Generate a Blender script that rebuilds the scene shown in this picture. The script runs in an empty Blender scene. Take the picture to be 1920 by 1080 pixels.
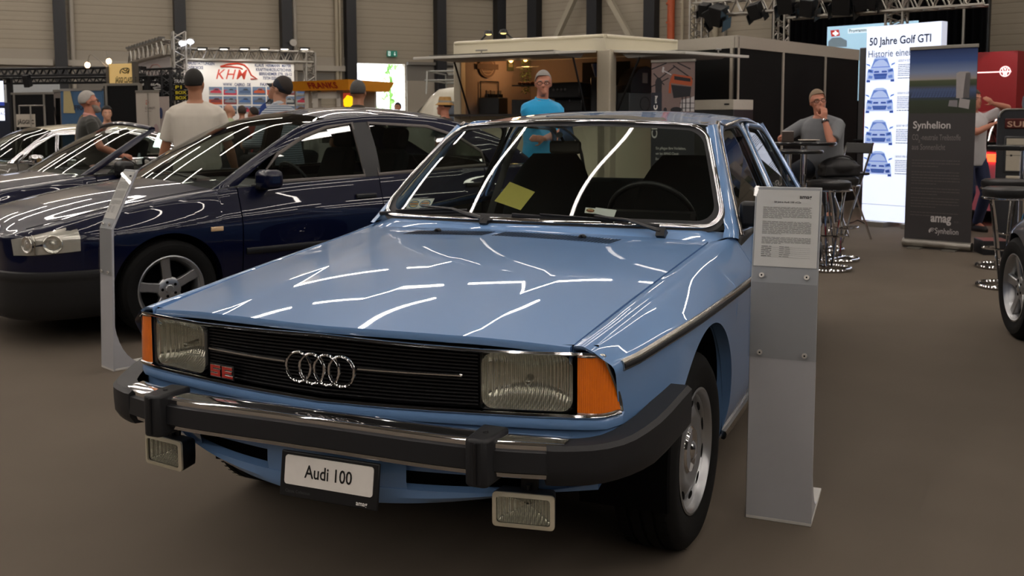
import bpy, bmesh, math, random
from mathutils import Vector as V, Matrix
random.seed(7)
C = bpy.context.scene.collection
PI = math.pi
def rad(d): return d*PI/180
def lerp(a, b, t): return a+(b-a)*t
def clamp(x, a=0., b=1.): return max(a, min(b, x))
def sstep(t):
    t = clamp(t); return t*t*(3-2*t)
# ---------------------------------------------------------------- the camera: solved from the photograph
CAMP = V((1.45473, -2.98005, 1.33252)); YAW = .39844; PITCH = .08833; ROLL = -.0028; FPX = 1839.57; CY = 389.86
_f = V((-math.sin(YAW)*math.cos(PITCH), math.cos(YAW)*math.cos(PITCH), -math.sin(PITCH)))
_r = V((math.cos(YAW), math.sin(YAW), 0)); _u = _r.cross(_f)
CR = _r*math.cos(ROLL)+_u*math.sin(ROLL); CU = -_r*math.sin(ROLL)+_u*math.cos(ROLL); CF = _f
def at(px, py, x=None, y=None, z=None, d=None):
    """the place in the hall seen at a pixel of the photograph, on the plane x, y or z = const or at depth d"""
    D = CR*((px-960)/FPX)+CU*((CY-py)/FPX)+CF
    t = d if d is not None else (x-CAMP.x)/D.x if x is not None else (y-CAMP.y)/D.y if y is not None else (z-CAMP.z)/D.z
    return CAMP+D*t
# ---------------------------------------------------------------- curves
def pchip(xs, ys):
    n = len(xs); h = [xs[i+1]-xs[i] for i in range(n-1)]; d = [(ys[i+1]-ys[i])/h[i] for i in range(n-1)]
    m = [d[0]]+[0 if d[i-1]*d[i] <= 0 else 2*d[i-1]*d[i]/(d[i-1]+d[i]) for i in range(1, n-1)]+[d[-1]]
    def f(x):
        if x <= xs[0]: return ys[0]+m[0]*(x-xs[0])
        if x >= xs[-1]: return ys[-1]+m[-1]*(x-xs[-1])
        i = 0
        while x > xs[i+1]: i += 1
        t = (x-xs[i])/h[i]; a = t*t*t; b = t*t
        return ys[i]*(2*a-3*b+1)+h[i]*m[i]*(a-2*b+t)+ys[i+1]*(3*b-2*a)+h[i]*m[i+1]*(a-b)
    return f
def spline(pts, n):
    """n points along a centripetal Catmull-Rom curve through pts"""
    P = [V(p) for p in pts]
    P = [P[0]*2-P[1]]+P+[P[-1]*2-P[-2]]
    out = []; m = len(pts)-1
    for k in range(n):
        s = k/(n-1)*m; i = min(int(s), m-1); t = s-i
        p0, p1, p2, p3 = P[i:i+4]
        out.append(.5*((2*p1)+(p2-p0)*t+(2*p0-5*p1+4*p2-p3)*t*t+(3*p1-p0-3*p2+p3)*t**3))
    return out
# ---------------------------------------------------------------- materials
def lin(c):
    if isinstance(c, str):
        c = c.lstrip('#'); c = [int(c[i:i+2], 16)/255 for i in (0, 2, 4)]
    return tuple(((x+.055)/1.055)**2.4 if x > .04045 else x/12.92 for x in c)+(1.,)
_M = {}
def mat(name, col='#808080', rough=.5, metal=0., coat=0., spec=.5, emit=0., ecol=None, var=.06, vscale=30., bump=0., bscale=200., wave=None, sheen=0., cr=.03):
    if name in _M: return _M[name]
    m = bpy.data.materials.new(name); m.use_nodes = True; nt = m.node_tree; N = nt.nodes; L = nt.links
    b = N['Principled BSDF']; c = lin(col)
    b.inputs['Base Color'].default_value = c; b.inputs['Roughness'].default_value = rough; b.inputs['Metallic'].default_value = metal
    b.inputs['Coat Weight'].default_value = coat; b.inputs['Coat Roughness'].default_value = cr; b.inputs['Specular IOR Level'].default_value = spec
    if sheen: b.inputs['Sheen Weight'].default_value = sheen
    if emit:
        b.inputs['Emission Color'].default_value = lin(ecol or col); b.inputs['Emission Strength'].default_value = emit
    tc = None
    if var:
        tc = N.new('ShaderNodeTexCoord'); nz = N.new('ShaderNodeTexNoise'); nz.inputs['Scale'].default_value = vscale; nz.inputs['Detail'].default_value = 4
        L.new(tc.outputs['Object'], nz.inputs['Vector']); mx = N.new('ShaderNodeMix'); mx.data_type = 'RGBA'
        mx.inputs['A'].default_value = tuple(min(1, x*(1-var)) for x in c[:3])+(1,); mx.inputs['B'].default_value = tuple(min(1, x*(1+var)) for x in c[:3])+(1,)
        L.new(nz.outputs['Fac'], mx.inputs['Factor']); L.new(mx.outputs['Result'], b.inputs['Base Color'])
    if bump or wave:
        tc = tc or N.new('ShaderNodeTexCoord'); bp = N.new('ShaderNodeBump'); bp.inputs['Distance'].default_value = .002
        if wave:
            tx = N.new('ShaderNodeTexWave'); tx.bands_direction = wave[0]; tx.inputs['Scale'].default_value = wave[1]; bp.inputs['Strength'].default_value = wave[2]
            if len(wave) > 3: bp.inputs['Distance'].default_value = wave[3]
        else:
            tx = N.new('ShaderNodeTexNoise'); tx.inputs['Scale'].default_value = bscale; bp.inputs['Strength'].default_value = bump
        L.new(tc.outputs['Object'], tx.inputs['Vector']); L.new(tx.outputs['Fac'], bp.inputs['Height']); L.new(bp.outputs['Normal'], b.inputs['Normal'])
    _M[name] = m; return m
def glass(name, tint='#d8dcd8', f0=.05, gain=.95, rough=0., wave=None):
    """thin sheet of clear or tinted glass"""
    if name in _M: return _M[name]
    m = bpy.data.materials.new(name); m.use_nodes = True; nt = m.node_tree; N = nt.nodes; L = nt.links
    N.remove(N['Principled BSDF']); out = N['Material Output']
    tr = N.new('ShaderNodeBsdfTransparent'); tr.inputs['Color'].default_value = lin(tint)
    gl = N.new('ShaderNodeBsdfGlossy'); gl.inputs['Roughness'].default_value = rough
    lw = N.new('ShaderNodeLayerWeight'); lw.inputs['Blend'].default_value = .5
    p = N.new('ShaderNodeMath'); p.operation = 'POWER'; p.inputs[1].default_value = 5
    q = N.new('ShaderNodeMath'); q.operation = 'MULTIPLY_ADD'; q.inputs[1].default_value = gain-f0; q.inputs[2].default_value = f0
    mx = N.new('ShaderNodeMixShader')
    L.new(lw.outputs['Facing'], p.inputs[0]); L.new(p.outputs[0], q.inputs[0]); L.new(q.outputs[0], mx.inputs[0])
    L.new(tr.outputs[0], mx.inputs[1]); L.new(gl.outputs[0], mx.inputs[2]); L.new(mx.outputs[0], out.inputs['Surface'])
    if wave:
        tc = N.new('ShaderNodeTexCoord'); tx = N.new('ShaderNodeTexWave'); tx.bands_direction = wave[0]; tx.inputs['Scale'].default_value = wave[1]
        bp = N.new('ShaderNodeBump'); bp.inputs['Strength'].default_value = wave[2]; bp.inputs['Distance'].default_value = .003
        L.new(tc.outputs['Object'], tx.inputs['Vector']); L.new(tx.outputs['Fac'], bp.inputs['Height']); L.new(bp.outputs['Normal'], gl.inputs['Normal'])
    _M[name] = m; return m
# ---------------------------------------------------------------- meshes
class MB:
    def __init__(s): s.v = []; s.f = []; s.mi = []
    def add(s, vs, fs, mi=0):
        o = len(s.v); s.v += [tuple(p) for p in vs]; s.f += [tuple(i+o for i in f) for f in fs]; s.mi += [mi]*len(fs); return s
    def grid(s, P, cu=False, cv=False, mi=0):
        nu = len(P); nv = len(P[0]); vs = [p for r in P for p in r]; fs = []
        for i in range(nu if cu else nu-1):
            for j in range(nv if cv else nv-1):
                a = i*nv+j; b = i*nv+(j+1) % nv; c = ((i+1) % nu)*nv+(j+1) % nv; d = ((i+1) % nu)*nv+j
                fs.append((a, b, c, d))
        return s.add(vs, fs, mi)
    def quad(s, a, b, c, d, mi=0): return s.add([a, b, c, d], [(0, 1, 2, 3)], mi)
    def poly(s, pts, mi=0): return s.add(pts, [tuple(range(len(pts)))], mi)
    def box(s, c, d, M=None, mi=0, taper=None):
        x, y, z = d[0]/2, d[1]/2, d[2]/2; t = taper or (1, 1)
        vs = [V((sx*x*(t[0] if sz > 0 else 1), sy*y*(t[1] if sz > 0 else 1), sz*z)) for sz in (-1, 1) for sx, sy in ((-1, -1), (1, -1), (1, 1), (-1, 1))]
        if M is not None: vs = [M @ v for v in vs]
        c = V(c); vs = [v+c for v in vs]
        return s.add(vs, [(3, 2, 1, 0), (4, 5, 6, 7), (0, 1, 5, 4), (1, 2, 6, 5), (2, 3, 7, 6), (3, 0, 4, 7)], mi)
    def tube(s, pts, r, n=8, cap=True, mi=0, closed=False, flat=None, up=None):
        P = [V(p) for p in pts]; m = len(P); R = r if isinstance(r, (list, tuple)) else [r]*m; rows = []; nrm = None
        for i in range(m):
            t = (P[(i+1) % m]-P[i-1]) if closed else (P[min(i+1, m-1)]-P[max(i-1, 0)])
            t.normalize()
            if nrm is None or up is not None:
                a = V(up) if up is not None else (V((0, 0, 1)) if abs(t.z) < .9 else V((1, 0, 0))); nrm = (a-t*a.dot(t)).normalized()
            else: nrm = (nrm-t*nrm.dot(t)).normalized()
            b = t.cross(nrm); fl = flat or (1, 1)
            rows.append([P[i]+nrm*(math.cos(2*PI*k/n)*R[i]*fl[0])+b*(math.sin(2*PI*k/n)*R[i]*fl[1]) for k in range(n)])
        s.grid(rows, cu=closed, cv=True, mi=mi)
        if cap and not closed:
            s.poly(rows[0][::-1], mi); s.poly(rows[-1], mi)
        return s
    def bar(s, a, b, w, h, up=(0, 0, 1), mi=0):
        a = V(a); b = V(b); t = (b-a).normalized(); u = V(up); u = u-t*u.dot(t)
        if u.length < 1e-4: u = V((1, 0, 0))-t*t.x
        u.normalize(); k = t.cross(u)
        vs = [p+k*(sx*w/2)+u*(sz*h/2) for p in (a, b) for sx, sz in ((-1, -1), (1, -1), (1, 1), (-1, 1))]
        return s.add(vs, [(0, 1, 2, 3), (7, 6, 5, 4), (0, 4, 5, 1), (1, 5, 6, 2), (2, 6, 7, 3), (3, 7, 4, 0)], mi)
    def ribbon(s, pts, w, h, nrm, mi=0, closed=False):
        """rectangular section strip along pts; nrm(i) gives the outward normal, w across, h out"""
        P = [V(p) for p in pts]; m = len(P); rows = []
        for i in range(m):
            t = ((P[(i+1) % m]-P[i-1]) if closed else (P[min(i+1, m-1)]-P[max(i-1, 0)])).normalized()
            n = V(nrm(i)) if callable(nrm) else V(nrm); n = (n-t*n.dot(t)).normalized(); b = t.cross(n)
            rows.append([P[i]-b*w/2, P[i]-b*w/2+n*h*.7, P[i]-b*w*.28+n*h, P[i]+b*w*.28+n*h, P[i]+b*w/2+n*h*.7, P[i]+b*w/2])
        s.grid(rows, cu=closed, cv=True, mi=mi)
        if not closed: s.poly(rows[0][::-1], mi); s.poly(rows[-1], mi)
        return s
    def lathe(s, prof, c=(0, 0, 0), ax='Z', n=32, mi=0, cap=False):
        rows = []
        for r, h in prof:
            row = []
            for k in range(n):
                a = 2*PI*k/n; p = (r*math.cos(a), r*math.sin(a), h)
                if ax == 'X': p = (h, p[0], p[1])
                if ax == 'Y': p = (p[0], h, p[1])
                row.append(V(p)+V(c))
            rows.append(row)
        s.grid(rows, cv=True, mi=mi)
        if cap: s.poly(rows[0][::-1], mi); s.poly(rows[-1], mi)
        return s
    def prism(s, poly, d0, d1, fr, mi=0):
        """poly of (u, w) in the plane given by fr(u, d, w)"""
        a = [fr(u, d0, w) for u, w in poly]; b = [fr(u, d1, w) for u, w in poly]; n = len(poly)
        s.add(a+b, [tuple(range(n)), tuple(range(2*n-1, n-1, -1))]+[(i, n+i, n+(i+1) % n, (i+1) % n) for i in range(n)], mi); return s
    def ball(s, c, r, nu=16, nv=10, mi=0):
        R = r if isinstance(r, (list, tuple)) else (r, r, r); c = V(c)
        rows = [[c+V((R[0]*math.sin(PI*i/nv)*math.cos(2*PI*k/nu), R[1]*math.sin(PI*i/nv)*math.sin(2*PI*k/nu), R[2]*math.cos(PI*i/nv))) for k in range(nu)] for i in range(nv+1)]
        return s.grid(rows, cv=True, mi=mi)
    def mesh(s, me, M, mi=0): return s.add([M @ v.co for v in me.vertices], [tuple(p.vertices) for p in me.polygons], mi)
    def build(s, name, mats, parent=None, smooth=40, bevel=0., seg=2, loc=None, rotz=None, weld=1e-5, flip=False, solid=0., rec=True, remesh=0., sub=0):
        me = bpy.data.meshes.new(name); me.from_pydata(s.v, [], s.f)
        for m in (mats if isinstance(mats, (list, tuple)) else [mats]): me.materials.append(m)
        for p, k in zip(me.polygons, s.mi): p.material_index = k
        b = bmesh.new(); b.from_mesh(me)
        if weld: bmesh.ops.remove_doubles(b, verts=b.verts, dist=weld); bmesh.ops.dissolve_degenerate(b, edges=b.edges, dist=1e-7)
        if rec: bmesh.ops.recalc_face_normals(b, faces=b.faces)
        if flip: bmesh.ops.reverse_faces(b, faces=b.faces)
        b.to_mesh(me); b.free()
        if smooth:
            for p in me.polygons: p.use_smooth = True
            me.set_sharp_from_angle(angle=rad(smooth))
        o = bpy.data.objects.new(name, me); C.objects.link(o)
        if loc is not None: o.location = loc
        if rotz is not None: o.rotation_euler = (0, 0, rotz)
        if parent is not None: o.parent = parent
        if remesh:
            k = o.modifiers.new('remesh', 'REMESH'); k.mode = 'VOXEL'; k.voxel_size = remesh; k.use_smooth_shade = True
            k = o.modifiers.new('smooth', 'SMOOTH'); k.factor = .5; k.iterations = 4
        if solid: k = o.modifiers.new('solid', 'SOLIDIFY'); k.thickness = solid; k.offset = -1
        if bevel: k = o.modifiers.new('bevel', 'BEVEL'); k.width = bevel; k.segments = seg; k.limit_method = 'ANGLE'; k.angle_limit = rad(40)
        if sub: k = o.modifiers.new('sub', 'SUBSURF'); k.levels = sub; k.render_levels = sub
        return o
# ---------------------------------------------------------------- things
def tag(o, label, cat, group=None):
    o['label'] = label; o['category'] = cat
    if group: o['group'] = group
    return o
def thing(name, label, cat, loc=(0, 0, 0), rotz=0., group=None):
    o = bpy.data.objects.new(name, None); C.objects.link(o); o.empty_display_size = .1
    o.location = loc; o.rotation_euler = (0, 0, rotz); return tag(o, label, cat, group)
def struct(name, mb, m, **k):
    o = mb.build(name, m, **k); o['kind'] = 'structure'; return o
def dup(root, loc, rotz, label, group=None):
    r = root.copy(); C.objects.link(r); r.location = loc; r.rotation_euler = (0, 0, rotz); r['label'] = label
    if group: r['group'] = group
    for ch in list(root.children):
        c = ch.copy(); C.objects.link(c); c.parent = r
        for g in ch.children:
            d = g.copy(); C.objects.link(d); d.parent = c
    return r
# ---------------------------------------------------------------- lettering
_T = {}
def tmesh(body, bold=0., shear=0., spacing=1.):
    k = (body, bold, shear, spacing)
    if k not in _T:
        cu = bpy.data.curves.new('lettering', 'FONT'); cu.body = body; cu.size = 1; cu.offset = bold; cu.shear = shear; cu.space_character = spacing
        cu.resolution_u = 3; cu.align_x = 'LEFT'
        ob = bpy.data.objects.new('lettering', cu); me = bpy.data.meshes.new_from_object(ob); bpy.data.objects.remove(ob)
        xs = [v.co.x for v in me.vertices] or [0, 1]; _T[k] = (me, min(xs), max(xs))
    return _T[k]
def text(mb, body, u, w, h, d=0., mi=0, align='L', width=None, bold=0., shear=0., spacing=1., fr=None):
    """flat letters of size h at (u, w) on the plane y = d facing -y (local), or in the frame fr(u, d, w)"""
    me, x0, x1 = tmesh(body, bold, shear, spacing); sx = h if width is None else width/(x1-x0)
    o = u-x0*sx if align == 'L' else u-(x0+x1)/2*sx if align == 'C' else u-x1*sx
    fr = fr or (lambda a, b, c: V((a, b, c)))
    mb.add([fr(o+v.co.x*sx, d, w+v.co.y*h) for v in me.vertices], [tuple(p.vertices) for p in me.polygons], mi)
def rows_of_print(mb, u0, u1, w0, n, dy, h, d, mi=0, seed=1, last=.6, fr=None):
    """lines of print too small to read: short dashes the length of words"""
    rnd = random.Random(seed); fr = fr or (lambda a, b, c: V((a, b, c)))
    for i in range(n):
        u = u0; end = u1 if i < n-1 else lerp(u0, u1, last); w = w0-i*dy
        while u < end-h:
            l = min(end-u, rnd.uniform(1.5, 5.5)*h); mb.quad(fr(u, d, w), fr(u+l, d, w), fr(u+l, d, w+h), fr(u, d, w+h), mi); u += l+h*.55
# ================================================================ camera, hall, lamps
sc = bpy.context.scene
cd = bpy.data.cameras.new('camera'); co = bpy.data.objects.new('camera', cd); C.objects.link(co); sc.camera = co
co.matrix_world = Matrix(((CR.x, CU.x, -CF.x, CAMP.x), (CR.y, CU.y, -CF.y, CAMP.y), (CR.z, CU.z, -CF.z, CAMP.z), (0, 0, 0, 1)))
cd.sensor_width = 23.5; cd.lens = FPX/1920*23.5; cd.shift_y = -(540-CY)/1920; cd.clip_start = .05; cd.clip_end = 300
cd.dof.use_dof = True; cd.dof.focus_distance = 2.9; cd.dof.aperture_fstop = 5.6
sc.view_settings.view_transform = 'Standard'; sc.view_settings.look = 'None'; sc.view_settings.gamma = 1; sc.view_settings.use_curve_mapping = False
sc.view_settings.exposure = 0.42
sc.cycles.max_bounces = 10; sc.cycles.transparent_max_bounces = 24; sc.cycles.glossy_bounces = 5; sc.cycles.diffuse_bounces = 4; sc.cycles.sample_clamp_indirect = 6; sc.cycles.caustics_reflective = False; sc.cycles.caustics_refractive = False
w = bpy.data.worlds.new('World'); sc.world = w; w.use_nodes = True
bg = w.node_tree.nodes['Background']; bg.inputs[0].default_value = (.82, .9, 1, 1); bg.inputs[1].default_value = 9
# hall directions: dl runs along the left wall to the far corner, dr along the right wall away from the corner
HL = rad(41.2); dl = V((math.sin(HL), math.cos(HL), 0)); HR = YAW*-1+rad(180-51.7); dr = V((math.sin(HR), math.cos(HR), 0))
P0 = at(932, 227, d=36); P0.z = 0
def wl(s, off=0., z=0.):      # point s metres before the corner along the left wall, off metres inside the hall
    return P0-dl*s+V((dl.y, -dl.x, 0))*off+V((0, 0, z))
def wr(s, off=0., z=0.):
    return P0+dr*s+V((dr.y, -dr.x, 0))*off+V((0, 0, z))
HT = 10.5; LEN = 60
cladding = mat('cladding_panels', '#a49a88', .55, var=.04, vscale=.6)
def grooves(m, pitch, deep):
    nt = m.node_tree; N = nt.nodes; L = nt.links; b = N['Principled BSDF']
    g = N.new('ShaderNodeNewGeometry'); sx = N.new('ShaderNodeSeparateXYZ'); L.new(g.outputs['Position'], sx.inputs[0])
    a = N.new('ShaderNodeMath'); a.operation = 'MULTIPLY'; a.inputs[1].default_value = 1/pitch; L.new(sx.outputs['Z'], a.inputs[0])
    f = N.new('ShaderNodeMath'); f.operation = 'FRACT'; L.new(a.outputs[0], f.inputs[0])
    r = N.new('ShaderNodeValToRGB'); L.new(f.outputs[0], r.inputs[0]); e = r.color_ramp.elements
    e[0].position = 0; e[0].color = (deep, deep, deep, 1); e[1].position = .09; e[1].color = (1, 1, 1, 1)
    for p, c in ((.47, 1), (.5, .82), (.53, 1), (.93, 1), (1, deep)): k = e.new(p); k.color = (c, c, c, 1)
    mx = N.new('ShaderNodeMix'); mx.data_type = 'RGBA'; mx.blend_type = 'MULTIPLY'; mx.inputs['Factor'].default_value = 1
    src = b.inputs['Base Color'].links[0].from_socket; L.new(src, mx.inputs['A']); L.new(r.outputs[0], mx.inputs['B']); L.new(mx.outputs['Result'], b.inputs['Base Color'])
    bp = N.new('ShaderNodeBump'); bp.inputs['Distance'].default_value = .02; L.new(r.outputs[0], bp.inputs['Height']); L.new(bp.outputs['Normal'], b.inputs['Normal'])
grooves(cladding, .27, .74)
plain = mat('plinth_panels', '#a0988a', .6, var=.04, vscale=.8)
greyband = mat('grey_band', '#77736c', .6)
steel = mat('column_steel', '#0c0e14', .45, var=.1, vscale=3)
white_steel = mat('white_steel', '#aea79a', .5)
def wallbox(mb, fn, s0, s1, z0, z1, o0, o1, mi=0):
    q = [fn(s, o, z) for z in (z0, z1) for s, o in ((s0, o0), (s1, o0), (s1, o1), (s0, o1))]
    mb.add(q, [(0, 3, 2, 1), (4, 5, 6, 7), (0, 1, 5, 4), (1, 2, 6, 5), (2, 3, 7, 6), (3, 0, 4, 7)], mi)
D0, D1, DH = 3.55, 5.35, 3.32                 # the open doorway in the left wall
m = MB()
for s0, s1, z0, z1 in ((-.4, D0, 0, HT), (D1, LEN, 0, HT), (D0, D1, DH, HT)): wallbox(m, wl, s0, s1, z0, z1, -.3, 0)
struct('wall_left', m, cladding)
m = MB(); wallbox(m, wr, 0, LEN, 0, HT, -.3, 0); struct('wall_right', m, cladding)
E0 = wl(LEN); E1 = wr(LEN); E2 = E0+E1-P0
m = MB(); m.quad(E0, E2, E2+V((0, 0, HT)), E0+V((0, 0, HT))); dkw = mat('unseen_dark_wall', '#2b2825', .9, var=.1); struct('wall_front', m, dkw)  # unseen walls given a dark colour to deepen reflections in the cars
m = MB(); m.quad(E1, E2, E2+V((0, 0, HT)), E1+V((0, 0, HT))); struct('wall_back', m, dkw)
cei = mat('ceiling_deck', '#70695e', .7, var=.08, vscale=.4)
m = MB(); up = V((0, 0, HT)); X = 1.02
m.quad(*[p+up for p in (P0*1.0+dl*.4, E1, E2, E0)]); struct('ceiling', m, cei)
carpet = mat('carpet', '#665d53', .95, spec=.15, var=.16, vscale=1.3, bump=.5, bscale=900)
m = MB(); ctr = (P0+E2)/2; m.quad(*[ctr+(p-ctr)*1.01 for p in (P0, E1, E2, E0)]); struct('floor', m, carpet)
# lower bands, rails and columns of the left wall
m = MB(); wallbox(m, wl, D1+.2, LEN, 2.95, 3.5, 0, .04); struct('trim_1', m, plain)
m = MB()
for s0, s1 in ((.5, 2.1), (5.75, 7.5), (7.9, 10.9), (11.3, 14.3), (14.7, 30)): wallbox(m, wl, s0, s1, 3.02, 3.2, 0, .22)
struct('trim_2', m, white_steel)
m = MB(); wallbox(m, wl, 5.6, LEN, 2.3, 2.95, 0, .05); struct('trim_3', m, greyband)
m = MB(); wallbox(m, wl, .2, 3.5, 2.75, 3.3, 0, .05); wallbox(m, wl, .2, 3.5, 3.3, 3.4, 0, .2); struct('trim_4', m, greyband)
m = MB(); wallbox(m, wl, .2, 3.5, .6, 2.75, 0, .06); struct('trim_5', m, plain)
for i, s in enumerate((14.48, 11.06, 7.73, 5.56, 2.3, 18.0, 21.4, -.02)):
    m = MB(); wdt = .17
    for o0, o1, k in ((.0, .04, 1), (.04, .36, .25), (.36, .40, 1)): wallbox(m, wl, s-wdt*k, s+wdt*k, 0, HT, o0, o1)
    wallbox(m, wl, s-wdt, s+wdt, 0, HT, .05, .34)
    struct('column_%d' % (i+1), m, steel)
for i, s in enumerate((14.15, 7.42)):
    m = MB(); m.tube([wl(s, .12, 0), wl(s, .12, HT)], .07, 10); struct('downpipe_%d' % (i+1), m, white_steel)
for i, (s, wv) in enumerate(((6.0, .07), (5.88, .05))):
    m = MB(); m.tube([wl(s, .12, 0), wl(s, .12, HT)], wv, 10); struct('downpipe_%d' % (i+3), m, mat('pale_pipe', '#a59b86', .5))
m = MB(); wallbox(m, wl, .2, 12, 5.75, 5.95, .0, .25); struct('trim_6', m, white_steel)
# right wall: columns, rail, X brace, pipes
for i, s in enumerate((1.85, 4.35, 6.55, 11.0, 15.6, 20.0)):
    m = MB(); wdt = .2
    wallbox(m, wr, s-wdt, s+wdt, 0, HT, 0, .34); struct('column_%d' % (i+9), m, steel)
m = MB(); wallbox(m, wr, .15, 7, 5.75, 5.95, 0, .2); struct('trim_7', m, white_steel)
brace = mat('brace_steel', '#aba390', .5)
for i, (a, b) in enumerate((((4.1, 6.1), (2.4, 3.2)), ((4.6, 6.1), (6.4, 3.3)))):
    m = MB(); m.bar(wr(a[0], .42, a[1]), wr(b[0], .42, b[1]), .2, .16); struct('brace_%d' % (i+1), m, brace)
for i, (s, r, c) in enumerate(((7.25, .12, '#b5532c'), (7.65, .05, '#a59b86'), (8.0, .08, '#a59b86'), (8.35, .06, '#a59b86'), (8.8, .09, '#a59b86'), (9.15, .05, '#6e675c'))):
    m = MB(); m.tube([wr(s, .15, 0), wr(s, .15, HT)], r, 10)
    for z in (2.6, 3.2, 3.8, 4.4, 5.0, 5.6): m.tube([wr(s-.02, .15, z), wr(s-.02, .15, z+.06)], r+.025, 10)
    struct('riser_pipe_%d' % (i+1), m, mat('pipe_paint_%d' % i, c, .5))
# outside the doorway: yard, pale fence wall with ribs, a shrub
m = MB(); q = [wl(-6, -.3, -.01), wl(14, -.3, -.01), wl(14, -14, -.01), wl(-6, -14, -.01)]; m.quad(*q); struct('ground_outside', m, mat('yard_concrete', '#d8d6d0', .8))
m = MB(); wallbox(m, wl, -6, 14, 0, 6, -9.2, -9)
for k in range(40): wallbox(m, wl, -5.9+k*.5, -5.86+k*.5, 0, 6, -9, -8.95)
wallbox(m, wl, -6, 14, 2.6, 2.75, -9, -8.9)
struct('wall_outside', m, mat('outer_wall', '#e2dfe4', .7))
m = MB(); rnd = random.Random(3)
for k in range(90):
    p = wl(2.72+rnd.gauss(0, .12), -4+rnd.gauss(0, .4), 1.7+rnd.uniform(0, 2)); a = V((rnd.uniform(-1, 1), rnd.uniform(-1, 1), rnd.uniform(-1, 1))).normalized()*.16; b = a.cross(V((0, 0, 1))).normalized()*.07
    m.quad(p-a, p+b, p+a, p-b)
m.tube([wl(2.72, -4, 0), wl(2.72, -4, 2.6)], .05, 8)
tag(m.build('shrub', mat('shrub_leaf', '#5f8a3a', .6, var=.3)), 'green shrub in daylight outside the open doorway', 'shrub')
# ceiling lamps: rows of white strip lights, parallel to the left wall
LAMP = 24.
lampm = mat('lamp_tube', '#ffffff', emit=LAMP, ecol='#fff4ea', var=0)
casing = mat('lamp_casing', '#d8d8d4', .4)
nb = V((dl.y, -dl.x, 0))
lamp0 = None; cl = CAMP-P0; ca = cl.dot(dl); cb = cl.dot(nb)
LH = 8.6
spots = []
for j in range(-7, 8):           # over the cars: rows running away from the camera
    for i in range(-4, 3):
        a = rad(12); u_ = V((math.sin(a), math.cos(a), 0)); v_ = V((u_.y, -u_.x, 0)); spots.append((V((-1.3, 2.05, LH))+u_*(i*5.4)+v_*(j*3.6), -a))
for y in (18.4, 24.2, 30.0):     # over the far stands: rows running across
    for i in range(-4, 7):
        a = rad(84); u_ = V((math.sin(a), math.cos(a), 0)); spots.append((V((-12, y, LH))+u_*(i*5.3), -a))
for p, ra in spots:
    if True:
        # only inside the hall
        rel = p-P0; A = Matrix(((-dl.x, dr.x), (-dl.y, dr.y))); st = A.inverted() @ V((rel.x, rel.y))
        if not (.5 < st[0] < LEN-3 and .8 < st[1] < LEN-1) or (p.y > 15 and ra > -1): continue
        lab = 'long white strip light hanging in a row under the hall ceiling'
        if lamp0 is None:
            lamp0 = thing('strip_light', lab, 'ceiling light', p, ra, 'ceiling strip lights')
            q = MB(); q.box((0, 0, .06), (.14, 4.6, .07)); q.build('casing', casing, lamp0)
            q = MB(); q.box((0, 0, .0), (.09, 4.5, .05)); q.build('tube', lampm, lamp0)
            for y in (-1.6, 1.6): q = MB(); q.tube([(0, y, .09), (0, y, HT-LH)], .008, 6); q.build('hanger', casing, lamp0)
        else: dup(lamp0, p, ra, lab)
# ================================================================ the light blue saloon. Frame: x to the car's left, y to its rear from the front axle, z up
paint = mat('light_blue_paint', '#6d92c2', .34, coat=1., spec=.15, var=.012, vscale=8, cr=.015)
chrome = mat('chrome', '#dcdcde', .07, metal=1., var=.02)
satin = mat('satin_chrome', '#b9b6ae', .22, metal=1., var=.03)
rubber = mat('black_rubber', '#1d1e21', .5, spec=.4, var=.1, bump=.15, bscale=700)
blackp = mat('black_plastic', '#101114', .42, var=.08)
tyrem = mat('tyre_rubber', '#0c0c0c', .78, spec=.2, var=.15, bump=.2, bscale=300)
dark = mat('dark_void', '#050506', .9, spec=.1)
cloth = mat('charcoal_cloth', '#1d2022', .95, spec=.1, var=.15, bump=.4, bscale=900)
trimgrey = mat('grey_vinyl', '#2b2c2c', .6, var=.08)
screen = glass('windscreen_glass', '#dde3dd', .045, .95)
lensg = glass('lamp_glass', '#eef0ec', .07, .8, wave=('X', 55, .8))
reflm = mat('lamp_reflector', '#f6f3ec', .12, metal=.8, var=.05, wave=('X', 30, .7, .005))
amber = mat('amber_lens', '#f5780a', .15, coat=1., var=.12, vscale=25, wave=('X', 60, .5))
car = thing('saloon_car', 'light blue saloon car with four chrome rings on its black grille, nearest the camera', 'car')
Wt = pchip([-.72, -.63, -.5, -.19, .3, .7, 1.5, 2.7, 3.3, 3.6, 3.80], [.738, .775, .805, .850, .868, .876, .884, .876, .85, .81, .755])
Xc = pchip([-.715, -.4, 0, .41, .8, 1.5, 2.7, 3.3, 3.80], [.702, .722, .745, .765, .785, .80, .79, .755, .69])
Zc = pchip([-.715, -.4, 0, .41, .8, 1.5, 2.7, 3.3, 3.80], [.768, .797, .826, .852, .884, .905, .92, .915, .87])
Zt = pchip([-.66, -.19, .67, 2.5, 3.8], [.722, .75, .745, .76, .745])
Xh = pchip([-.716, 0, .638], [.661, .697, .726]); Zh = pchip([-.716, -.3, .2, .638], [.772, .812, .852, .885])
Zm = pchip([-.83, -.5, 0, .45, .62], [.798, .832, .873, .896, .905])
def yF(x): return pchip([0, .2, .44, .674, .735, .766, .78], [-.831, -.812, -.770, -.715, -.688, -.640, -.60])(abs(x))
def yfr(x): return -.829+.113*(abs(x)/.661)**1.4
ZS = .20
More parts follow.
